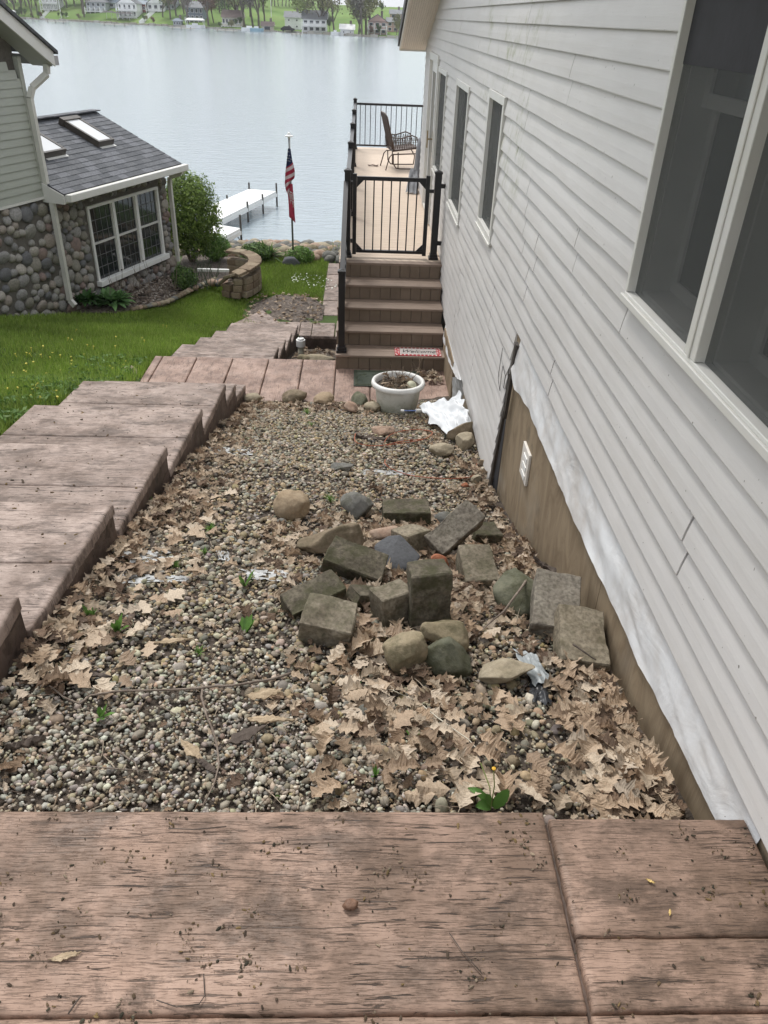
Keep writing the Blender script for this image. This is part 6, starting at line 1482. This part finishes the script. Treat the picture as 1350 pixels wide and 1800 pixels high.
# dandelions in the lawn and white violets near the walk
M_DAN = simple('dandelion_petals', (.66, .55, .09), .6, .1); M_VIO = simple('white_violet_petals', (.82, .84, .74), .6, .05)
mbd = MB(); mbd.lathe((0, 0, 0), [(.004, -.05), (.004, 0), (.016, .004), (.012, .010), (.0005, .012)], 8); me_d = mbd.build('dandelion_flower', M_DAN).data
mbv = MB(); mbv.lathe((0, 0, 0), [(.003, -.03), (.003, 0), (.020, .004), (.014, .008), (.0005, .009)], 6); me_v = mbv.build('violet_flower', M_VIO).data
for nm in ('dandelion_flower', 'violet_flower'): bpy.data.objects.remove(bpy.data.objects[nm])
cl_ = [(40, 690, 35, 22), (62, 680, 30, 15), (110, 615, 60, 22), (70, 650, 60, 18), (150, 620, 50, 22), (240, 590, 60, 15), (165, 590, 40, 12), (30, 640, 40, 25), (300, 570, 25, 10), (130, 640, 40, 14), (90, 690, 30, 15), (215, 640, 30, 8)]
done = 0
for i in range(170):
    c = random.choice(cl_); px, py_ = random.gauss(c[0], c[2]*.6), random.gauss(c[1], c[3]*.6)
    q = hit(px, py_, lambda x, y: lawn_z(x, y)+.07, 3, 25, 120)
    if grass_ok(q[0], q[1]) and q[1] < 13: inst(me_d, 'dandelion_flower', q, (random.uniform(-.5, .5), random.uniform(-.5, .5), 0), (.8,)*3, label='yellow dandelion head in the lawn left of the steps', cat='dandelion', group='dandelion heads in the lawn'); done += 1
    if done > 62: break
for i in range(75):
    px, py_ = random.uniform(512, 592), random.triangular(480, 512, 496)
    if px < 540: py_ = random.gauss(489, 4)
    q = PZ(px, py_, -4.93)
    if q[1] < 18.8: inst(me_v, 'violet_flower', q, (random.uniform(-.5, .5), random.uniform(-.5, .5), 0), (random.uniform(.6, 1.1),)*3, label='tiny white flower in the lawn patch beside the lake walk', cat='flower', group='white flowers by the lake walk')
# rough weeds along the left edge of the steps
B_ = []
for i in range(160):
    y = random.uniform(3.5, 9.0); x = -2.56-abs(random.gauss(0, .45)); B_.append((np.array([x, y, terr(x, y)+.06]), (.09, .09, .05)))
foliage('broadleaf_weeds', B_, 5200, .028, [(.12, .22, .05), (.17, .27, .08), (.09, .17, .04)], 'broad leaved weeds growing through the lawn along the concrete steps', 'weeds', kind='stuff')
# ------------------------------------------------------------------ far shore: houses, trees, boats
def fhit(px, py):
    return hit(px, py, far_z, 225, 620, 500)
FW = {}
def fm(name, c, v=.12): 
    if name not in FW: FW[name] = simple(name, c, .75, v, .6, 0)
    return FW[name]
M_FG = simple('far_window_glass', (.05, .06, .075), .15, .1, 1, 0)
def fhouse(px, py, wpx, hpx, cols, rows, wall, roofm, roof, label, deck=None, rot=0, depth=8, win=(.5, .55), name='far_house', skip=()):
    p = fhit(px, py); sx = p[1]/1610; sz = sx/1.19; w_ = wpx*sx; h = hpx*sz
    H = thing(name, label, 'house', p); Mx = Matrix.Translation((float(p[0]), float(p[1]), float(p[2])))@Matrix.Rotation(R(rot), 4, 'Z')
    mb = lambda: MB(Mx)
    mb().box(-w_/2, w_/2, 0, depth, -3, h).build('wall', wall, H)
    rh = min(w_, depth)*.32
    if roof == 'front':
        m_ = mb(); m_.prism([(-w_/2-.4, -.5, h-.05), (w_/2+.4, -.5, h-.05), (0, -.5, h+w_*.33)], (0, depth+1, 0)); r_ = m_.build('roof', roofm, H)
        m_ = mb(); m_.prism([(-w_/2+.1, -.56, h), (w_/2-.1, -.56, h), (0, -.56, h+w_*.30)], (0, .05, 0)); m_.build('gable', wall, H)
    elif roof == 'side':
        m_ = mb(); m_.prism([(-w_/2-.4, -.6, h-.1), (-w_/2-.4, depth+.6, h-.1), (-w_/2-.4, depth/2, h+rh)], (w_+.8, 0, 0)); r_ = m_.build('roof', roofm, H)
        m_ = mb(); m_.prism([(w_/2+.401, 0, h), (w_/2+.401, depth, h), (w_/2+.401, depth/2, h+rh*.85)], (.05, 0, 0)); m_.build('gable', wall, H)
    else:
        m_ = mb(); a = w_/2+.5; m_.add([(-a, -.5, h), (a, -.5, h), (a, depth+.5, h), (-a, depth+.5, h), (-a+depth*.4, depth/2, h+rh), (a-depth*.4, depth/2, h+rh)], [(0, 1, 5, 4), (1, 2, 5), (2, 3, 4, 5), (3, 0, 4), (0, 3, 2, 1)]); r_ = m_.build('roof', roofm, H)
    mb().box(w_*.18, w_*.18+.7, depth*.5, depth*.5+.7, h+rh*.3, h+rh+.9).build('chimney', fm('far_chimney', (.2, .17, .16)), r_)
    for j in range(rows):
        for i in range(cols):
            if (i, j) in skip: continue
            cx_ = -w_/2+w_*(i+.5)/cols; cz_ = h*(j+.52)/rows; ww = w_/cols*win[0]; hh = h/rows*win[1]
            f = mb().box(cx_-ww/2-.1, cx_+ww/2+.1, -.08, -.01, cz_-hh/2-.1, cz_+hh/2+.1).build('window', fm('far_white_trim', (.84, .85, .86)), H)
            mb().box(cx_-ww/2, cx_+ww/2, -.11, -.081, cz_-hh/2, cz_+hh/2).build('pane', M_FG, f)
    if deck:
        for z in deck:
            zz = h*z; m_ = mb(); m_.box(-w_/2-.2, w_/2+.2, -2.4, -.12, zz-.18, zz); m_.build('porch_deck', fm('far_white_trim', (.84, .85, .86)), H)
            m_ = mb(); m_.box(-w_/2-.2, w_/2+.2, -2.42, -2.35, zz+.80, zz+.9)
            for i in range(int(w_/.45)+1): x = -w_/2-.2+i*.45; m_.box(x-.05, x+.05, -2.41, -2.36, zz, zz+.799)
            o = m_.build('porch_railing', fm('far_white_trim', (.84, .85, .86)), H); o['kind'] = 'stuff'
        n = max(3, cols+1)
        for i in range(n): x = -w_/2+w_*i/(n-1); mb().box(x-.12, x+.12, -2.3, -2.1, -2.0, h*max(deck)+(h/rows*.9 if roof != 'side' else 0)).build('porch_post', fm('far_white_trim', (.84, .85, .86)), H)
    return H, p
WH = fm('far_white_siding', (.84, .85, .86)); GY = fm('far_grey_roof', (.16, .17, .185)); BL = fm('far_blue_grey_siding', (.20, .245, .30)); RD = fm('far_red_siding', (.26, .06, .05)); PK = fm('far_pink_siding', (.52, .36, .34)); CR = fm('far_cream_siding', (.58, .55, .47)); LG = fm('far_light_grey_siding', (.42, .45, .50)); BR = fm('far_brown_roof', (.17, .13, .12)); BG = fm('far_blue_grey_roof', (.22, .27, .31))
fhouse(89, 18, 26, 24, 4, 2, WH, GY, 'hip', 'white three level house with porches at the far left across the lake', [.05, .5])
fhouse(170, 21, 34, 17, 4, 2, LG, GY, 'hip', 'pale grey house with a porch on the slope left of the tall white house', [.06])
fhouse(203, 14, 26, 9, 2, 1, LG, BG, 'side', 'low grey blue roofed house behind the lawn left of the tall white house')
fhouse(226, 31, 33, 25, 4, 2, WH, GY, 'front', 'tall white house with two stacked porches across the lake', [.02, .5])
fhouse(248, 22, 18, 15, 3, 1, RD, BG, 'side', 'small red house beside the tall white house', win=(.4, .3))
fhouse(275, 20, 30, 14, 3, 1, WH, GY, 'front', 'white house with a front gable right of the red house', [.05], win=(.6, .5))
fhouse(296, 17, 24, 10, 3, 1, LG, BR, 'side', 'grey house half hidden behind trees right of the white gable')
fhouse(343, 37, 30, 24, 4, 2, BL, GY, 'side', 'dark blue grey two storey house among trees', [.05])
fhouse(408, 46, 34, 16, 6, 1, CR, BR, 'side', 'cream house with a long deck above the shore', [.02], win=(.55, .5))
fhouse(515, 52, 28, 22, 2, 2, WH, GY, 'side', 'white house with a big grey roof by the shore', None, win=(.18, .25))
fhouse(553, 57, 42, 24, 4, 2, WH, GY, 'side', 'long white two storey house with dark windows and a balcony', [.48], win=(.55, .42))
fhouse(610, 62, 24, 11, 2, 1, WH, WH, 'side', 'small white boathouse at the water edge', None, win=(.15, .2), name='boathouse', depth=5)
fhouse(663, 61, 33, 24, 3, 2, PK, GY, 'front', 'pink gabled house beside the eave of the near house', [.42], win=(.5, .45))
fhouse(690, 56, 20, 18, 2, 2, PK, GY, 'side', 'lower pink wing of the gabled house', None)
fhouse(696, 34, 20, 10, 2, 1, PK, GY, 'side', 'pink grey house further up behind the gabled house', None)
fhouse(470, 55, 20, 10, 1, 1, CR, BR, 'side', 'low tan boat shed behind the moored boats', None, win=(.5, .6), name='boathouse', depth=4)
fhouse(312, 45, 14, 8, 3, 1, BL, BL, 'hip', 'small blue grey shed at the water edge', None, name='boathouse', depth=3)
# far stairs
def fstairs(px0, py0, px1, py1, label, n=10, w_=1.6):
    a, b = fhit(px0, py0), fhit(px1, py1); T = thing('far_stairs', label, 'stairs', a); T0 = MB()
    for i in range(n): t = i/(n-1); q = a*(1-t)+b*t; q[2] += .3; MB().box(q[0]-w_/2, q[0]+w_/2, q[1]-.3, q[1]+.5, q[2]-.9, q[2]).build('step', FW['far_white_trim'], T)
fstairs(88, 16, 74, 31, 'white stairs going down to the shore below the far left house')
fstairs(268, 22, 250, 38, 'white curved stairs below the white gabled house', 12, 2.2)
fstairs(172, 14, 180, 22, 'short white steps in front of the pale grey house', 6)
# shoreline docks, sea wall and boats
def fbox(px, py, w_, d, h, mat, name, label, cat, dz=.3, rot=0):
    p = fhit(px, py); m_ = MB(Matrix.Translation((float(p[0]), float(p[1]), float(max(p[2], -5.5)+dz)))@Matrix.Rotation(R(rot), 4, 'Z')); return p, m_
xs_ = np.linspace(-150, 22, 70)
sw = thing('sea_wall', 'pale sea wall and shoreline stones along the far bank', 'sea wall', (-60, shore_y(-60), -5.5))
for i in range(len(xs_)-1):
    a, b = xs_[i], xs_[i+1]; h = random.uniform(.25, .7); MB().prism([(a, shore_y(a)-.6, -5.9), (b-.2, shore_y(b)-.6, -5.9), (b-.2, shore_y(b)+.8, -5.9), (a, shore_y(a)+.8, -5.9)], (0, 0, .4+h)).build('wall_section', fm('far_stone_'+random.choice('ab'), random.choice([(.34, .31, .26), (.42, .40, .36)])), sw)
M_HULL = fm('boat_white', (.78, .80, .82)); M_CAN = fm('canopy_white', (.75, .76, .76))
def boat(px, py, L, label, canopy=True, col=None, rot=0):
    p = PZ(px, py, -5.5) if True else None; B_ = thing('boat', label, 'boat', p); Mx = Matrix.Translation((float(p[0]), float(p[1]), -5.5))@Matrix.Rotation(R(rot), 4, 'Z')
    m_ = MB(Mx); m_.prism([(-L/2, -1, 0), (L*.3, -1, 0), (L/2, 0, .1), (L*.3, 1, 0), (-L/2, 1, 0)], (0, 0, .9)); m_.build('hull', col or M_HULL, B_)
    m_ = MB(Mx); m_.box(-L*.2, L*.1, -.6, .6, .9, 1.4); m_.build('console', FW['far_white_trim'], B_)
    if canopy:
        m_ = MB(Mx); m_.add([(-L*.55, -1.5, 2.3), (L*.5, -1.5, 2.3), (L*.5, 1.5, 2.3), (-L*.55, 1.5, 2.3), (-L*.45, 0, 2.8), (L*.4, 0, 2.8)], [(0, 1, 5, 4), (1, 2, 5), (2, 3, 4, 5), (3, 0, 4), (3, 2, 1, 0)]); m_.build('canopy', M_CAN, B_)
        for x, y in ((-L*.5, -1.4), (L*.45, -1.4), (L*.45, 1.4), (-L*.5, 1.4)): MB(Mx).box(x-.06, x+.06, y-.06, y+.06, -.5, 2.3).build('canopy_post', M_CAN, B_)
boat(15, 33, 5.5, 'boat lift with a white canopy at the far left shore')
boat(120, 36.5, 3.5, 'small turquoise boat at the sea wall', False, fm('turquoise_hull', (.2, .42, .42)))
boat(152, 37, 4.5, 'white boat on a lift below the pale grey house', True)
boat(345, 49.5, 6, 'white canopied boat lift below the dark blue house')
boat(440, 54.5, 5.5, 'white boat moored left of the tan boat shed', False)
boat(452, 55.5, 4.2, 'second small boat moored beside the tan boat shed', False, fm('blue_hull', (.25, .4, .5)))
boat(590, 62, 3.0, 'small white dinghy by the white boathouse', False)
def fdock(px0, px1, label):
    a = PZ(px0, 31+px0*.0525+1.5, -5.0); b = PZ(px1, 31+px1*.0525+1.5, -5.0); D_ = thing('far_dock', label, 'dock', a); m_ = MB(); m_.bar(a, b, 1.6, .2); m_.build('dock_surface', fm('far_dock_tan', (.5, .47, .42)), D_)
    for t in (.1, .5, .9): q = a*(1-t)+b*t; MB().box(q[0]-.1, q[0]+.1, q[1]-.9, q[1]-.7, -6.2, -4.7).build('dock_post', fm('far_dock_post', (.2, .18, .15)), D_)
fdock(82, 116, 'long pale dock along the sea wall left of the turquoise boat'); fdock(300, 340, 'pale dock in front of the small blue shed'); fdock(180, 225, 'white dock below the tall white house'); fdock(512, 530, 'short dock by the white house with the big roof'); fdock(380, 415, 'pale stone landing below the cream house')
for i, (px, py) in enumerate([(188, 35), (197, 35.5), (208, 37), (218, 37.5), (228, 38)]):
    p = fhit(px, py-2); U = thing('patio_umbrella', ['leftmost dark umbrella on the terrace below the white house', 'second dark umbrella on the lakeside terrace', 'middle dark umbrella on the lakeside terrace', 'fourth dark umbrella on the lakeside terrace', 'rightmost dark umbrella on the lakeside terrace'][i], 'umbrella', p, 'dark umbrellas on the far terrace')
    MB().lathe(p+np.array([0, 0, 2.0]), [(1.7, 0), (.9, .35), (.05, .6)], 10).build('canopy', fm('umbrella_dark', (.035, .03, .035)), U); MB().tube([p, p+np.array([0, 0, 2.3])], .06, 5).build('pole', FW['far_white_trim'], U)
# parked dark car by the white house
p = fhit(507, 55.5); CA = thing('parked_car', 'dark parked car in front of the white house across the lake', 'car', p)
Mx = Matrix.Translation((float(p[0]), float(p[1])-2, float(p[2])))
m_ = MB(Mx); m_.prism([(-2.2, -1, .35), (2.2, -1, .35), (2.2, -1, .9), (1.3, -1, 1.0), (.8, -1, 1.5), (-1.2, -1, 1.5), (-1.9, -1, 1.0), (-2.2, -1, .95)], (0, 1.8, 0)); m_.build('body', fm('car_black', (.02, .02, .025)), CA)
for x in (-1.4, 1.4): m_ = MB(Mx); m_.tube([(x, -1.05, .35), (x, -.8, .35)], .35, 10); m_.build('wheel', fm('tyre', (.02, .02, .02)), CA)
for px, py, h, lb in ((477, 30, 9, 'white flagpole on the far meadow behind the trees'), (624, 30, 9, 'thin white flagpole on the open meadow hill'), (108, 32, 11, 'thin pole on the far lawn below the left white house')):
    p = fhit(px, py); MB().tube([p, p+np.array([0, 0, h])], [.14, .09], 6).build('far_flagpole', FW['far_white_trim'], None, lb, cat='flagpole')
# trees
def tree_mesh(seed, kind):
    r = np.random.default_rng(seed); rr = random.Random(seed); T = MB(); tips = []
    def branch(p, d, l, r0, dep):
        P = [p]; k = 3
        for i in range(k): d = (d+Vector((rr.uniform(-.18, .18), rr.uniform(-.18, .18), rr.uniform(-.02, .12)))).normalized(); p = p+d*(l/k); P.append(p)
        T.tube(P, [r0*(1-.6*i/k) for i in range(k+1)], 5 if dep < 2 else 3, cap=False); tips.append(p); 
        if dep >= 3: return
        for i in range(3 if dep else 6):
            t = rr.uniform(.35, 1) if dep else rr.uniform(.4, 1); q = P[min(k, int(t*k))]; a = rr.uniform(0, 6.28); sp = rr.uniform(.45, .95)
            branch(q, (d+Vector((math.cos(a)*sp, math.sin(a)*sp, .15))).normalized(), l*rr.uniform(.45, .65), r0*.45, dep+1)
    if kind == 'pine':
        T.tube([(0, 0, 0), (0, 0, 1)], [.025, .005], 6); n = 1500; z = r.random(n)**.8*.95+.05; a = r.uniform(0, 6.28, n); rad = (1-z)*.24*(.5+.5*r.random(n)); P = np.stack([rad*np.cos(a), rad*np.sin(a), z], 1)
    else:
        branch(Vector((0, 0, -.03)), Vector((0, 0, 1)), .62, .022, 0)
        tp_ = np.array([t[:] for t in tips]); n = {'bud': 2200, 'full': 3000, 'sparse': 700}[kind]; P = tp_[r.integers(0, len(tp_), n)]+r.normal(0, .035 if kind != 'full' else .055, (n, 3))
    t = r.normal(size=(n, 3)); t /= np.linalg.norm(t, axis=1)[:, None]; b_ = np.cross(t, r.normal(size=(n, 3))); b_ /= np.linalg.norm(b_, axis=1)[:, None]; s = .0150*r.uniform(.6, 1.4, (n, 1))*(1.3 if kind == 'full' else 1.0)
    V = np.stack([P-t*s, P+b_*s*.7, P+t*s, P-b_*s*.7], 1).reshape(-1, 3); me = bpy.data.meshes.new('crown'); me.from_pydata([tuple(q) for q in V], [], [tuple(range(i*4, i*4+4)) for i in range(n)])
    tm = bpy.data.meshes.new('trunk'); tm.from_pydata([tuple(v) for v in T.v], [], T.f); return tm, me
M_TB = simple('tree_bark', (.13, .11, .095), .9, .3, 2, 0)
CW = {'bud': (.24, .24, .12), 'full': (.10, .16, .055), 'pine': (.03, .055, .03), 'russet': (.22, .14, .10), 'yellowgreen': (.22, .27, .09), 'grey': (.20, .185, .155)}
CMt = {k_: simple('crown_'+k_, v, .8, .3, 1.5, 0) for k_, v in CW.items()}
TM = {}
def far_tree(px, py, h, kind, colr, lab, seed):
    key = (kind, colr, seed % 4)
    if key not in TM:
        tm, me = tree_mesh(hash_(key), kind); tm.materials.append(M_TB); me.materials.append(CMt[colr]); TM[key] = (tm, me)
    tm, me = TM[key]; p = fhit(px, py); T = thing('tree', lab, 'tree', p, 'trees on the far shore')
    for m_, nm in ((tm, 'trunk'), (me, 'crown')):
        o = bpy.data.objects.new(nm, m_); COL.objects.link(o); o.parent = T; o.scale = (h*random.uniform(.8, 1.1), h*.9, h); o.rotation_euler = (0, 0, seed*1.3)
def hash_(key): return sum(ord(ch) for ch in ''.join(map(str, key)))*7 % 9973
FT = [(12, 27, 17, 'sparse', 'grey', 'bare tree left of the far left lawn'), (26, 26, 18, 'sparse', 'grey', 'bare tree above the canopied lift at far left'), (38, 25, 18, 'bud', 'russet', 'russet budding tree on the left slope'), (58, 30, 17, 'sparse', 'grey', 'leaning bare tree on the far left bank'), (66, 26, 14, 'sparse', 'grey', 'slender bare tree left of the far stairs'),
      (4, 20, 16, 'bud', 'bud', 'budding tree at the extreme left'), (118, 14, 10, 'full', 'full', 'dense green hedge tree behind the left lawn'), (132, 12, 10, 'full', 'full', 'green tree between the lawns'), (105, 12, 10, 'full', 'full', 'green tree right of the left white house'), (148, 30, 16, 'sparse', 'grey', 'grey trunks beside the boat on its lift'), (146, 24, 17, 'bud', 'grey', 'tall grey budding tree by the pale grey house'),
      (193, 14, 9, 'pine', 'pine', 'dark pointed evergreen behind the pale grey house'), (300, 34, 17, 'bud', 'bud', 'budding tree right of the white stairs'), (310, 28, 18, 'bud', 'yellowgreen', 'yellow green tree above the small shed'), (324, 24, 15, 'full', 'yellowgreen', 'leafy yellow green tree left of the dark blue house'), (286, 30, 13, 'full', 'full', 'green bushy tree on the slope below the grey house'),
      (331, 44, 15, 'sparse', 'grey', 'bare tree in front of the dark blue house'), (367, 45, 19, 'bud', 'russet', 'large russet budding tree right of the dark blue house'), (376, 40, 13, 'full', 'russet', 'russet leafed tree left of the cream house'), (386, 22, 11, 'pine', 'pine', 'tall dark evergreen behind the cream house'), (396, 25, 12, 'pine', 'pine', 'second evergreen behind the cream house'), (402, 22, 11, 'pine', 'full', 'green conifer above the cream house roof'),
      (418, 42, 20, 'bud', 'bud', 'budding tree rising over the cream house'), (430, 49, 21, 'bud', 'yellowgreen', 'large budding tree right of the cream house'), (445, 46, 19, 'bud', 'grey', 'grey budding tree between the cream house and the shed'), (455, 50, 20, 'bud', 'grey', 'second grey tree beside the tan shed'), (466, 46, 17, 'bud', 'yellowgreen', 'yellow green tree at the meadow edge'), (440, 30, 17, 'bud', 'grey', 'grey tree on the slope behind the shed'),
      (541, 56, 17, 'bud', 'yellowgreen', 'budding tree in front of the long white house left'), (560, 57, 19, 'bud', 'bud', 'broad budding tree in front of the long white house right'), (588, 60, 17, 'sparse', 'bud', 'slender sparse tree left of the boathouse'), (636, 63, 20, 'bud', 'grey', 'tall grey tree left of the pink house'), (643, 61, 22, 'bud', 'bud', 'tallest tree beside the pink house'), (652, 60, 21, 'bud', 'grey', 'tall tree rising over the pink gable'), (630, 62, 15, 'bud', 'bud', 'thin tree right of the white boathouse'),
      (620, 19, 4.0, 'full', 'full', 'small round tree alone on the meadow skyline'), (697, 62, 6, 'full', 'bud', 'bush beside the lower pink wing'), (580, 57, 5, 'full', 'full', 'dark bush right of the long white house'), (670, 22, 4, 'full', 'full', 'small dark tree on the skyline above the pink house')]
for i in range(15): FT.append((477+i*6.3, 10.5+.25*i, 12+2*math.sin(i*2.1), 'sparse', 'grey', 'bare tree in the row along the top of the far meadow'))
for i in range(12): FT.append((6+i*28, 8+random.uniform(-3, 3), 12, ['bud', 'full', 'bud'][i % 3], ['bud', 'full', 'grey'][i % 3], 'tree in the wooded slope behind the left houses'))
for i, a in enumerate(FT): far_tree(*a[:6], i)
# bushes and shoreline scrub
for i in range(26):
    px = random.choice([random.uniform(5, 75), random.uniform(90, 150), random.uniform(250, 330), random.uniform(350, 480), random.uniform(570, 700)]); py = 31+px*.0525-random.uniform(1, 7)
    far_tree(px, py, random.uniform(1.8, 3.5), 'full', random.choice(['full', 'bud', 'russet', 'full']), 'low bush on the far bank near the water', i)
# wooded slope behind the left bank
for i in range(34):
    px = random.uniform(-8, 470); 
    if 75 < px < 104 or 205 < px < 262: continue
    far_tree(px, random.uniform(4, 14), random.uniform(11, 16), random.choice(['bud', 'full', 'bud']), random.choice(['bud', 'grey', 'full', 'russet', 'yellowgreen']), 'budding tree in the woods behind the far houses', 40+i)
# ------------------------------------------------------------------ the air over the lake
hz = MB().box(-440, 310, -30, 905, -12, 62).build('haze', None, None, kind='stuff')
hm = bpy.data.materials.new('haze_air'); hm.use_nodes = True; ht = hm.node_tree; ht.nodes.clear()
ho = ht.nodes.new('ShaderNodeOutputMaterial'); hv = ht.nodes.new('ShaderNodeVolumePrincipled')
hv.inputs['Color'].default_value = (.93, .95, 1, 1); hv.inputs['Density'].default_value = .00025; hv.inputs['Anisotropy'].default_value = .2
ht.links.new(hv.outputs[0], ho.inputs['Volume']); hz.data.materials.append(hm)
